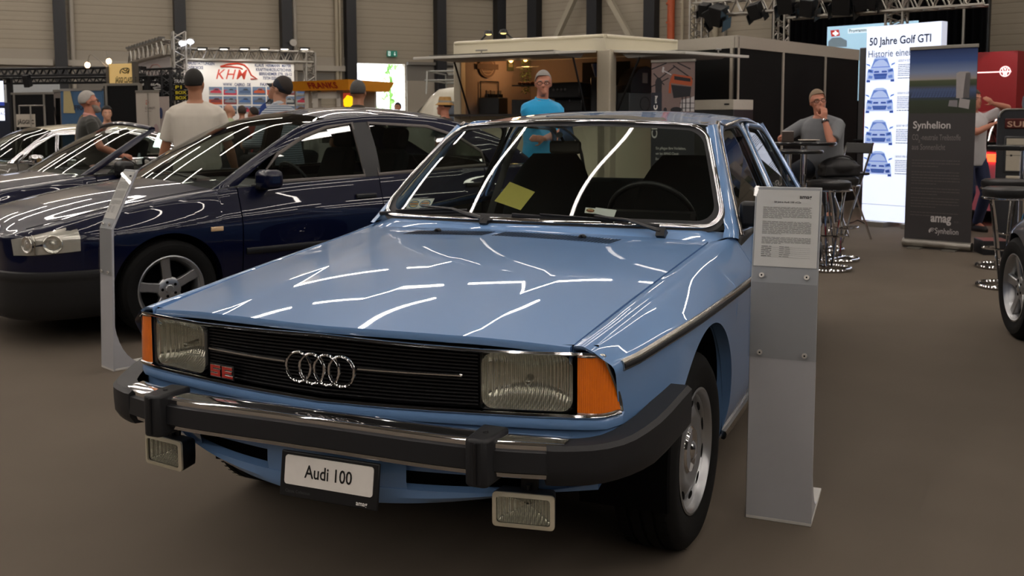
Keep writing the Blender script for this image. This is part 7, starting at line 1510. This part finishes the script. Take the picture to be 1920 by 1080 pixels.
fx = Face(298, 17.3, 319, 17.1); t = fx.thing('picture_panel', 'pale panel with a blue shape beside the black truss tower', 'panel'); m = MB(); slab(m, 0, .3, fx.w, fx.uz(310, 181)[1], 0, .02); pn = m.build('sheet', mat('panel_pale', '#a89c96', .7), t); m = MB(); m.ball((fx.w*.35, -.006, fx.uz(310, 212)[1]), (.05, .004, .10), 14, 10); m.build('blue_shape', mat('shape_blue', '#25335c', .6), pn); m = MB(); slab(m, -.02, .3, .03, fx.uz(310, 184)[1], -.01, .0); m.build('dark_edge', blackpanel, t)
fr_ = Face(259, 13.9, 302, 13.7); t = fr_.thing('roll_up_banner', 'white roll-up banner with reversed red and grey lettering, left of the white T-shirt', 'banner', 'roll-up banners'); zt_ = fr_.uz(280, 173)[1]; W_ = fr_.w
m = MB(); slab(m, 0, .08, W_, zt_, 0, .004); bs = m.build('banner_sheet', mat('banner_white', '#aaa298', .7, var=.05, vscale=3), t, smooth=0); m = MB(); slab(m, 0, zt_, W_, zt_+.03, -.01, .012); m.build('top_rail', alu, t); m = MB(); slab(m, -.01, 0, W_+.01, .08, -.05, .06); m.build('base_cassette', alu, t); m = MB(); m.tube([(W_*.54, -.012, .08), (W_*.54, -.012, zt_)], .006, 6); m.build('support_pole', alu, t)
m = MB(); text(m, 'FRANKS', 0, fr_.uz(280, 205)[1], .05, 0, 0, width=.19, bold=.02, fr=lambda u, d, w_: V((W_*.82-u, -.003, w_))); text(m, 'G', 0, fr_.uz(280, 196)[1], .085, 0, 1, bold=.02, fr=lambda u, d, w_: V((W_*.56-u, -.003, w_))); rows_of_print(m, W_*.38, W_*.66, fr_.uz(280, 209)[1], 1, .02, .008, -.003, 0, 4, 1)
oval(m, lambda a, d, b: V((a, -.003, b)), W_*.84, fr_.uz(280, 243)[1], .05, .08, 2)
m.build('lettering', [mat('faint_grey_ink', '#6a625c', .6), mat('faint_red_ink', '#a05a4c', .6), mat('faint_pink', '#9a8584', .6)], bs, smooth=0, rec=False)
# lit yellow sign with black wall below, blue wall, dark booths, black truss (far left)
fj = Face(211, 16.4, 258, 16.2); t = fj.thing('lit_sign', 'yellow lit sign with a small car outline above a black stand wall', 'sign'); za, zb_ = fj.uz(235, 157)[1], fj.uz(235, 119)[1]; W_ = fj.w
m = MB(); slab(m, 0, za, W_*.94, zb_, 0, .06); pn = m.build('lit_face', mat('sign_yellow', '#c9b183', .5, emit=.22, ecol='#e8b95c', var=.05), t); m = MB(); slab(m, -.05, za, 0, zb_-.05, -.02, .08); m.build('side_frame', mat('frame_brown', '#4d4840', .5), t); m = MB(); slab(m, W_*.94, za-.2, W_*1.03, zb_+.02, -.02, .08); m.build('side_frame', mat('frame_brown'), t)
m = MB(); q = lambda x, y: V((fj.uz(x, y)[0], -.006, fj.uz(x, y)[1]))
for P in ([(226, 138), (226, 133), (231, 128.5), (241, 128), (242, 133), (240, 138)], [(231, 129), (236, 133), (240, 128)], [(229, 134), (235, 137), (241, 133)]): m.tube(spline([q(*p) for p in P], 12), .008, 5)
m.build('car_outline', ink, pn); m = MB(); ua, z_ = fj.uz(216, 155); ub = fj.uz(256, 155)[0]; text(m, 'JÄGGI CLASSICS', ua, z_, .12, -.004, 0, width=ub-ua, bold=.03, shear=.15); m.build('lettering', mat('dark_green_ink', '#1f2614', .6), pn, smooth=0, rec=False)
for px, py in ((164, 122), (204, 115)):
    P = at(px, py, d=16.3); o = P-fj.A; lp = V((o.dot(fj.x), o.dot(V((-fj.x.y, fj.x.x, 0))), P.z)); m = MB(); m.tube(spline([(0, .03, zb_-.1), (lp.x*.6, lp.y-.05, lp.z+.16), tuple(lp)], 12), .006, 5); a_ = m.build('lamp_arm', alu, t); m = MB(); m.ball(lp, (.045, .045, .05), 12, 8); m.build('bulb', mat('halogen_glow', '#ffd9b0', emit=5, ecol='#ffd2a0', var=0), a_)
def wall_unit(label, pl, dl_, pr, dr_, pyt, posts=(), m_=None, name='partition_wall', cat='stand wall', rail=.03):
    f = Face(pl, dl_, pr, dr_); t = f.thing(name, label, cat, 'dark stand walls on the left' if name == 'partition_wall' else None); z = f.uz((pl+pr)/2, pyt)[1]; m = MB(); slab(m, 0, 0, f.w, z, .01, .05); pn = m.build('panel', m_ or blackpanel, t)
    m = MB(); slab(m, 0, z-rail, f.w, z+.01, -.004, .056); m.build('top_rail', alu, t)
    for px in posts: u = f.uz(px, 200)[0]; m = MB(); slab(m, u-.02, 0, u+.02, z, -.006, .056); m.build('post', alu, t)
    return f, t, pn, z
wall_unit('tall black panel wall below the yellow lit sign', 199, 16.0, 263, 15.8, 157, (200, 262))
f, t, pn, z = wall_unit('black panel wall behind the white sign with the cut-off name', 26, 17.6, 106, 17.3, 174, (27, 83))
f, t, pn, z = wall_unit('blue wall with a cream stripe and cut-off lettering behind the grey-haired man', 118, 17.0, 196, 16.8, 167, (), mat('wall_blue', '#35587a', .6), 'blue_wall'); m = MB(); q = lambda x, y: V((f.uz(x, y)[0], -.0, f.uz(x, y)[1])); m.poly([q(119, 168), (q(131, 168)), q(141, 212), q(119, 212)]); m.build('cream_stripe', mat('stripe_cream', '#a89a6c', .6), pn, smooth=0, rec=False); m = MB(); ua, za = f.uz(139, 206); text(m, 'FRANKS', ua, za, .11, -.001, 0, width=.50, bold=.03); m.build('lettering', mat('dark_blue_ink', '#15233b', .6), pn, smooth=0, rec=False); m = MB(); ua, za = f.uz(153, 194); rect(m, ua, za, ua+.09, za+.17, -.001); m.build('red_mark', mat('mark_red', '#7c2430', .6), pn, smooth=0)
f, t, pn, z = wall_unit('grey picture panel with dark tree shapes at the end of the blue wall', 105, 17.1, 118, 17.0, 169, (), mat('panel_grey', '#6b625b', .7), 'picture_panel', 'panel'); m = MB()
for k in range(3): u = f.w*(.3+.22*k); m.tube([(u, 0, .9), (u+.02, 0, 1.75)], .012, 5); m.tube([(u, 0, 1.3), (u-.04, 0, 1.6)], .006, 5)
m.build('tree_shapes', dark, pn)
fz = Face(34, 16.2, 68, 16.1); t = fz.thing('name_sign', 'white sign with black lettering cut off by a post, before the black wall', 'sign'); za, zb_ = fz.uz(50, 238)[1], fz.uz(50, 214)[1]; m = MB(); slab(m, 0, za, fz.w, zb_, 0, .02); pn = m.build('panel', mat('sign_pale', '#b5ada0', .6) if 0 else mat('name_sign_pale', '#b5ada0', .6), t); m = MB(); text(m, 'JÄGGI C', .02, za+.05, .09, -.002, 0, width=fz.w*.92, bold=.03); m.build('lettering', ink, pn, smooth=0, rec=False); m = MB()
for px in (27, 61, 75): u = fz.uz(px, 200)[0]; m.tube([(u, -.05 if px == 61 else .1, 0), (u, -.05 if px == 61 else .1, fz.uz(50, 198)[1])], .012, 6)
m.tube([(fz.uz(27, 200)[0], .1, fz.uz(50, 198)[1]), (fz.uz(75, 200)[0], .1, fz.uz(50, 198)[1])], .012, 6); m.build('pole_frame', alu, t)
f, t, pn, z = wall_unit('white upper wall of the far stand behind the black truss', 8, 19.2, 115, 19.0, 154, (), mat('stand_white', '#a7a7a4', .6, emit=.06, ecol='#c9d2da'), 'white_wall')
fl_ = Face(-14, 16.4, 13, 16.6); t = fl_.thing('lit_sign', 'bright white lit panel with a cut-off name at the left edge', 'sign'); m = MB(); slab(m, 0, fl_.uz(5, 191)[1], fl_.w, fl_.uz(5, 152)[1], 0, .05); slab(m, 0, fl_.uz(5, 226)[1], fl_.w, fl_.uz(5, 203)[1], 0, .05); pn = m.build('lit_face', mat('lit_white', '#dfe6ff', emit=.9, ecol='#e6ebff', var=0), t); m = MB(); slab(m, 0, 0, fl_.w+.12, fl_.uz(5, 192)[1], .06, .1); m.build('backing', mat('backing_navy', '#12182a', .6), t); m = MB(); ua, za = fl_.uz(0, 216); text(m, 'AG', ua, za, .09, -.002, 0, width=.10, bold=.0); slab(m, 0, fl_.uz(5, 198)[1], fl_.w, fl_.uz(5, 191.5)[1], -.004, .0, 1); m.build('lettering', [bluei, mat('strip_blue', '#2a3f9c', .5, emit=.3, ecol='#2a3f9c')], pn, smooth=0, rec=False)
fq = Face(-20, 18.0, 276, 17.4); t = fq.thing('black_truss', 'double black ceiling truss over the stands on the far left', 'truss'); m = MB(); W_ = fq.w
for py0, py1 in ((128, 141), (143, 153)):
    za, zb_ = fq.uz(130, py1)[1], fq.uz(130, py0)[1]; truss((0, 0 if py0 < 140 else .5, (za+zb_)/2), (W_, 0 if py0 < 140 else .5, (za+zb_)/2), zb_-za, .020, 44, 'truss_beam', blackp, t)
for u in (.3, W_-.1): m = MB(); m.box((u, .25, zb_/2), (.08, .08, zb_)); m.build('truss_leg', blackp, t)
for px, py, dx in ((58, 152, 0), (5, 159, 1)):
    u, z = fq.uz(px, py); m = MB(); m.box((u, -.1, z), (.10, .12, .22), Matrix.Rotation(.3, 3, 'X')); m.tube([(u, -.05, z+.1), (u, 0, za+.05)], .012, 6); h_ = m.build('stage_light', blackp, t, bevel=.01)
    if dx: m = MB(); m.ball((u, -.16, z-.10), (.06, .06, .04), 12, 8); m.build('bulb', mat('spot_glow'), h_)
fq2 = Face(268, 19.4, 335, 18.9); t = fq2.thing('short_black_truss', 'short black truss above the script sign', 'truss'); za = fq2.uz(300, 137)[1]; truss((0, 0, za), (fq2.w, 0, za), .16, .018, 10, 'truss_beam', blackp, t); m = MB(); m.box((fq2.w-.05, .0, za/2), (.07, .07, za)); m.build('truss_leg', blackp, t)
# blue folding panel held up near the poster wall
P = at(493, 208, d=18.9); t = thing('blue_panel', 'blue folding panel with a black strap beside the capped man', 'panel', V((P.x, P.y, 0)), math.atan2(CR.y, CR.x)); z = P.z; m = MB(); m.poly([V((-.10, 0, z-.14)), V((.12, 0, z-.14)), V((.05, .02, z+.16)), V((-.04, .02, z+.10))]); m.build('panel', mat('panel_blue', '#123a86', .5), t, solid=.015, smooth=0); m = MB(); m.tube(spline([(.06, 0, z+.14), (.15, 0, z+.22), (.18, 0, z+.05), (.24, 0, z-.14)], 14), .014, 6); m.build('strap', blackp, t); m = MB(); m.tube([(0, .03, 0), (0, .03, z-.12)], .02, 6); m.build('pole', blackp, t)
# lit tablet stand beyond the green car
P = at(301, 263, d=11.6); t = thing('lit_tablet', 'small glowing information screen at the elbow of the man in the white T-shirt', 'screen', V((P.x, P.y, 0)), math.atan2(CR.y, CR.x)-.5); m = MB(); m.box((0, 0, P.z/2-.08), (.05, .03, P.z-.16)); m.box((0, 0, .01), (.25, .25, .02)); m.build('post', alu, t); m = MB(); m.box((0, 0, P.z), (.15, .02, .18), Matrix.Rotation(-.5, 3, 'X')); m.build('screen', mat('screen_glow', '#e6fff4', emit=.9, ecol='#e6fff4', var=0), t)
# wall fittings: exit sign, round disc
s_ = 4.05; t = thing('exit_sign', 'green emergency exit sign with a running figure and arrow above the doorway', 'sign', wl(4.05, .10, at(740, 97, d=33).z), -HL+PI/2); gm = mat('exit_green', '#1f6a58', .5, emit=.25, ecol='#1d7a62'); m = MB(); m.box((0, 0, 0), (.36, .06, .20)); m.build('housing', gm, t)
m = MB()
for P in (((.02, .06), (.16, .06)),): pass
m.box((.09, -.034, .01), (.018, .004, .10)); m.poly([V((.05, -.035, -.02)), V((.13, -.035, -.02)), V((.09, -.035, -.07))]); m.box((-.11, -.034, 0), (.08, .003, .15)); m.build('arrow', mat('exit_white', '#dfeee8', .5, emit=.5, ecol='#dfeee8'), t, smooth=0); m = MB(); m.ball((-.115, -.038, .045), (.016, .004, .018), 10, 8); m.tube([(-.115, -.037, .03), (-.105, -.037, -.01), (-.09, -.037, -.05)], .010, 5); m.tube([(-.105, -.037, -.01), (-.13, -.037, -.055)], .009, 5); m.tube([(-.14, -.037, .0), (-.115, -.037, .02), (-.085, -.037, .01)], .008, 5); m.build('running_figure', gm, t)
P = at(539, 75, d=31); t = thing('wall_disc', 'round white fitting on the dark column beside the poster wall', 'wall fitting', wl(7.56, .46, P.z), -HL+PI/2); m = MB(); m.lathe([(0, -.05), (.11, -.05), (.12, 0), (.0, 0)], (0, 0, 0), 'Y', 20); m.build('disc', mat('fitting_white', '#c9c5bc', .5), t); m = MB(); m.tube([(-.2, 0, 0), (0, 0, 0)], .015, 6); m.build('arm', blackp, t)
# ---------------------------------------------------------------- stage with truss, lamps, black cloth, screen
fs = Face(1443, 26, 1838, 22); t = fs.thing('black_curtain', 'black stage curtain hanging behind the bright projection screen', 'curtain'); m = MB(); rws = []
for k in range(161): u = fs.w*k/160; rws.append([V((u, .06*math.sin(k*1.1), .1)), V((u, .06*math.sin(k*1.1), 6.2))])
m.grid(rws); m.build('cloth', mat('curtain_black', '#070709', .95, spec=.05), t); m = MB(); m.tube([(0, 0, 6.22), (fs.w, 0, 6.22)], .04, 8); m.build('rail', blackp, t); u = fs.uz(1812, 50)[0]
for k in (0, fs.w): m = MB(); m.box((k, .1, 3.1), (.1, .1, 6.2)); m.build('upright', blackp, t)
m = MB(); m.tube([(u, -.15, 0), (u, -.15, 6)], .03, 8); m.build('pole', alu, t)
fp = Face(1545, 22.6, 1712, 21.2); t = fp.thing('projection_screen', 'pale blue projection screen with a red flag picture and programme title', 'screen'); za, zb_ = fp.uz(1628, 86)[1], fp.uz(1545, 51)[1]; m = MB(); slab(m, 0, za-1.2, fp.w, zb_, 0, .05); sn = m.build('lit_face', mat('screen_blue', '#a8cfe6', emit=.55, ecol='#a6cde4', var=.02), t); m = MB(); m.box((.1, .1, (za-1.2)/2), (.06, .06, za-1.2)); m.box((fp.w-.1, .1, (za-1.2)/2), (.06, .06, za-1.2)); m.build('legs', blackp, t)
q = lambda x, y, d=-.003: V((fp.uz(x, y)[0], d, fp.uz(x, y)[1])); m = MB(); m.poly([q(1557, 57), q(1573, 55.5), q(1575, 67), q(1559, 69)], 0); m.quad(q(1565, 58, -.004), q(1568.5, 58, -.004), q(1568.5, 67, -.004), q(1565, 67, -.004), 1); m.quad(q(1561.5, 61, -.004), q(1572, 61, -.004), q(1572, 64.5, -.004), q(1561.5, 64.5, -.004), 1); m.poly([q(1553, 78), q(1560, 71), q(1576, 70), q(1588, 76), q(1588, 88), q(1553, 88)], 2); m.poly([q(1590, 54), q(1640, 49), q(1640, 60), q(1590, 63)], 3); m.build('flag_picture', [mat('flag_red', '#c4302c', .5, emit=.35, ecol='#c4302c'), mat('flag_white', '#f4f4f4', .5, emit=.8, ecol='#f4f4f4'), mat('picture_grey', '#7f95a3', .5, emit=.2, ecol='#8aa0ae'), mat('title_strip', '#cfe2ec', .5, emit=.7, ecol='#d2e6f0')], sn, smooth=0, rec=False)
m = MB(); ua, z_ = fp.uz(1592, 61); text(m, 'Programm - Übersicht', ua, z_, .105, -.005, 0, width=.88, bold=.02); m.build('lettering', mat('title_ink', '#33424d', .5), sn, smooth=0, rec=False)
ft = Face(1303, 21.0, 1464, 19.8); t = ft.thing('lighting_truss', 'aluminium lighting truss with black stage lamps, left of the stage', 'truss'); ux = lambda px, py: ft.uz(px, py); z1_ = ux(1400, 12)[1]
truss((0, 0, z1_), (ft.w, 0, z1_), .28, .026, 14, 'truss_beam', trm, t); truss((.05, 0, 0), (.05, 0, z1_+.3), .28, .026, 30, 'truss_leg', trm, t, up=(1, 0, 0)); u = ux(1465, 50)[0]; truss((u, 0, 0), (u, 0, z1_+.1), .22, .024, 30, 'truss_leg', trm, t, up=(1, 0, 0))
def stage_lamp(f, t, px, py, s_=1., rot=.5):
    u, z = f.uz(px, py); M_ = Matrix.Rotation(rot, 3, 'Y') @ Matrix.Rotation(.4, 3, 'X'); m = MB(); m.box((u, -.2, z), (.20*s_, .22*s_, .26*s_), M_); m.tube([(u, -.2, z+.1), (u, -.1, z1_-.1)], .02, 6); l_ = m.build('stage_light', blackp, t, bevel=.02)
    m = MB(); m.box(V((u, -.2, z))+M_ @ V((-.14*s_, 0, -.10*s_)), (.015, .22*s_, .16*s_), M_); m.build('barn_door', blackp, l_); m = MB(); m.box(V((u, -.2, z))+M_ @ V((.14*s_, 0, -.10*s_)), (.015, .22*s_, .16*s_), M_); m.build('barn_door', blackp, l_)
for a in ((1330, 20, 1.0, .2), (1345, 32, 1.35, -.4), (1355, 30, 1.5, .3), (1425, 22, 1.2, -.2)): stage_lamp(ft, t, *a)
ft2 = Face(1474, 19.4, 1838, 17.2); t = ft2.thing('stage_truss', 'aluminium truss crossing above the stage with lamps hanging from it', 'truss'); z1_ = ft2.uz(1560, 14)[1]; zr = ft2.uz(1800, 4)[1]
truss((0, 0, z1_), (ft2.w, 0, z1_), .30, .026, 26, 'truss_beam', trm, t); u = ft2.uz(1678, 30)[0]; truss((u, .1, 0), (u, .1, z1_+.3), .30, .026, 34, 'truss_leg', trm, t, up=(1, 0, 0))
for a in ((1484, 6, 1.5, .0), (1524, 14, 1.3, .2), (1590, 4, 1.7, .1), (1622, 2, 1.3, -.2), (1642, 0, 1.2, .2)): stage_lamp(ft2, t, *a)
# ---------------------------------------------------------------- bar tables, stools, plates, bag
def bar_table(label, px, d, h_, r_=.30, group='bar tables'):
    p = ground(px, d); t = thing('bar_table', label, 'table', p, 0, group); m = MB(); m.lathe([(.0, h_-.03), (r_-.01, h_-.03), (r_, h_-.02), (r_, h_-.006), (r_-.006, h_), (0, h_)], (0, 0, 0), 'Z', 40); m.build('table_top', mat('table_black', '#111114', .25, coat=.4), t); m = MB(); m.lathe([(.0, .02), (.03, .02), (.03, h_-.03), (0, h_-.03)], (0, 0, 0), 'Z', 20); m.build('column', chrome, t); m = MB(); m.lathe([(.0, 0), (.22, 0), (.22, .012), (.05, .03), (.03, .05)], (0, 0, 0), 'Z', 32); m.build('foot', chrome, t); return t, p
tb, tp = bar_table('round black bar table the seated man leans on', 1507, 9.4, 1.125)
bar_table('second black bar table half hidden behind the rear pillar of the light blue car', 1478, 8.75, 1.07)
P = tp+V((.05, -.06, 1.125)); t = thing('plate', 'white plate in front of the seated man', 'plate', P); m = MB(); m.lathe([(.0, .004), (.06, .004), (.075, .012), (.10, .02), (.098, .024), (.07, .014), (0, .008)], (0, 0, 0), 'Z', 32); m.build('dish', mat('porcelain', '#c9bfb0', .3), t)
P = tp+V((-.16, .05, 1.125)); t = thing('menu_box', 'small dark card holder by the hand of the seated man', 'card holder', P, .3); m = MB(); m.box((0, 0, .05), (.11, .05, .10)); m.build('holder', mat('box_brown', '#3a2f28', .6), t, bevel=.004); m = MB(); m.box((0, 0, .102), (.10, .04, .004)); m.build('top_card', paper, t)
stool0 = None
def stool(px, d, label, rot=0., seat_z=.80):
    global stool0
    p = ground(px, d)
    if stool0 is None:
        t = thing('bar_stool', label, 'stool', p, rot, 'black bar stools'); stool0 = t; h_ = seat_z
        m = MB(); m.lathe([(.0, h_), (.16, h_), (.185, h_-.015), (.19, h_-.045), (.18, h_-.075), (.0, h_-.08)], (0, 0, 0), 'Z', 36); m.build('seat', mat('stool_leather', '#101012', .4, bump=.1, bscale=200), t)
        m = MB(); m.tube([(.19*math.cos(a), .19*math.sin(a), h_-.085) for a in [2*PI*k/32 for k in range(32)]], .008, 6, closed=True); m.build('seat_ring', chrome, t)
        for k in range(2):
            s_ = 1 if k else -1; m = MB(); m.tube(spline([(s_*.15, .02, h_-.09), (s_*.10, .0, .45), (s_*.035, -.02, .03)], 14), .011, 8); m.build('leg', chrome, t)
        m = MB(); m.tube([(.0, .12, h_-.09), (.0, .02, .03)], .011, 8); m.build('leg', chrome, t)
        m = MB(); m.tube([(.20*math.cos(a), .20*math.sin(a), .016) for a in [2*PI*k/36 for k in range(36)]], .016, 8, closed=True); m.tube([(-.2, 0, .016), (.2, 0, .016)], .010, 6); m.tube([(0, -.2, .016), (0, .2, .016)], .010, 6); m.build('foot_ring', chrome, t)
        m = MB(); m.tube(spline([(-.085, -.01, .32), (-.12, -.14, .32), (0, -.19, .32), (.12, -.14, .32), (.085, -.01, .32)], 20), .009, 6); m.build('footrest', chrome, t)
    else: t = dup(stool0, p, rot, label)
    return t, p
stool(1556, 8.7, 'bar stool nearest the information stand, its round black seat empty', .4)
bst, bp = stool(1573, 9.3, 'bar stool carrying the black bag, behind the nearer empty stool', 1.2)
stool(1884, 8.8, 'farther bar stool at the fuel pump, beside the grey car', .9)
stool(1893, 7.75, 'nearer bar stool at the fuel pump, partly behind the grey car', -.5)
sp_, spp = stool(1547, 10.03, 'bar stool under the seated man, mostly hidden by his legs', 2.6); sp_.location.z = 0
t = thing('black_bag', 'slouched black leather bag lying on a bar stool', 'bag', bp+V((0, 0, .80)), .5); m = MB(); m.ball((0, 0, .09), (.19, .12, .10), 20, 12); m.box((0, 0, .06), (.34, .20, .11)); m.build('bag_body', mat('bag_leather', '#121113', .5, bump=.4, bscale=25), t, remesh=.012, smooth=0); m = MB(); m.tube(spline([(-.16, 0, .10), (-.05, -.06, .19), (.08, -.06, .18), (.17, 0, .10)], 16), .010, 6); m.build('handle', mat('bag_leather'), t)
# folding chair by the stools
p = ground(1588, 10.9); t = thing('folding_chair', 'black and chrome folding chair behind the bar stools', 'chair', p, -.6); m = MB(); m.box((0, 0, .74), (.36, .34, .03)); m.build('seat', blackp, t, bevel=.01); m = MB(); m.box((0, .20, 1.02), (.36, .02, .12), Matrix.Rotation(-.2, 3, 'X')); m.build('backrest', blackp, t, bevel=.008)
for s_ in (1, -1):
    for a, b in (((s_*.17, -.26, 0), (s_*.17, .22, 1.08)), ((s_*.15, .26, 0), (s_*.15, -.16, .74))): m = MB(); m.tube([a, b], .011, 8); m.build('leg', chrome, t)
fcw = Face(1868, 9.6, 1935, 9.3); t = fcw.thing('bar_counter', 'dark bar counter in front of the fuel pump', 'counter'); m = MB(); slab(m, .02, 1.04, fcw.w, 1.09, -.2, .2); m.build('worktop', mat('table_black'), t, bevel=.01); m = MB(); m.tube([(fcw.w-.08, 0, 0), (fcw.w-.08, 0, 1.04)], .03, 12); m.build('column', chrome, t); m = MB(); m.lathe([(0, 0), (.2, 0), (.2, .015), (.0, .03)], (fcw.w-.08, 0, 0), 'Z', 24); m.build('foot', chrome, t)
p = at(1858, 480, z=0); t = thing('floor_box', 'low dark box with a red top on the floor beside the dark roll-up banner', 'box', V((p.x+.02, p.y+.22, 0)), .25); m = MB(); m.box((0, 0, .07), (.26, .3, .14)); m.build('body', blackp, t, bevel=.004); m = MB(); m.box((0, 0, .1415), (.25, .29, .003)); m.build('top', mat('box_red', '#6b3a38', .5), t)
# cable on the floor by the light box
P = [at(x, y, z=.008) for x, y in ((1622, 419), (1608, 413), (1598, 417), (1585, 418), (1560, 414), (1545, 415))]; m = MB(); m.tube(spline(P, 30), .007, 6); tag(m.build('floor_cable', rubber), 'thin black cable on the floor left of the light box', 'cable')
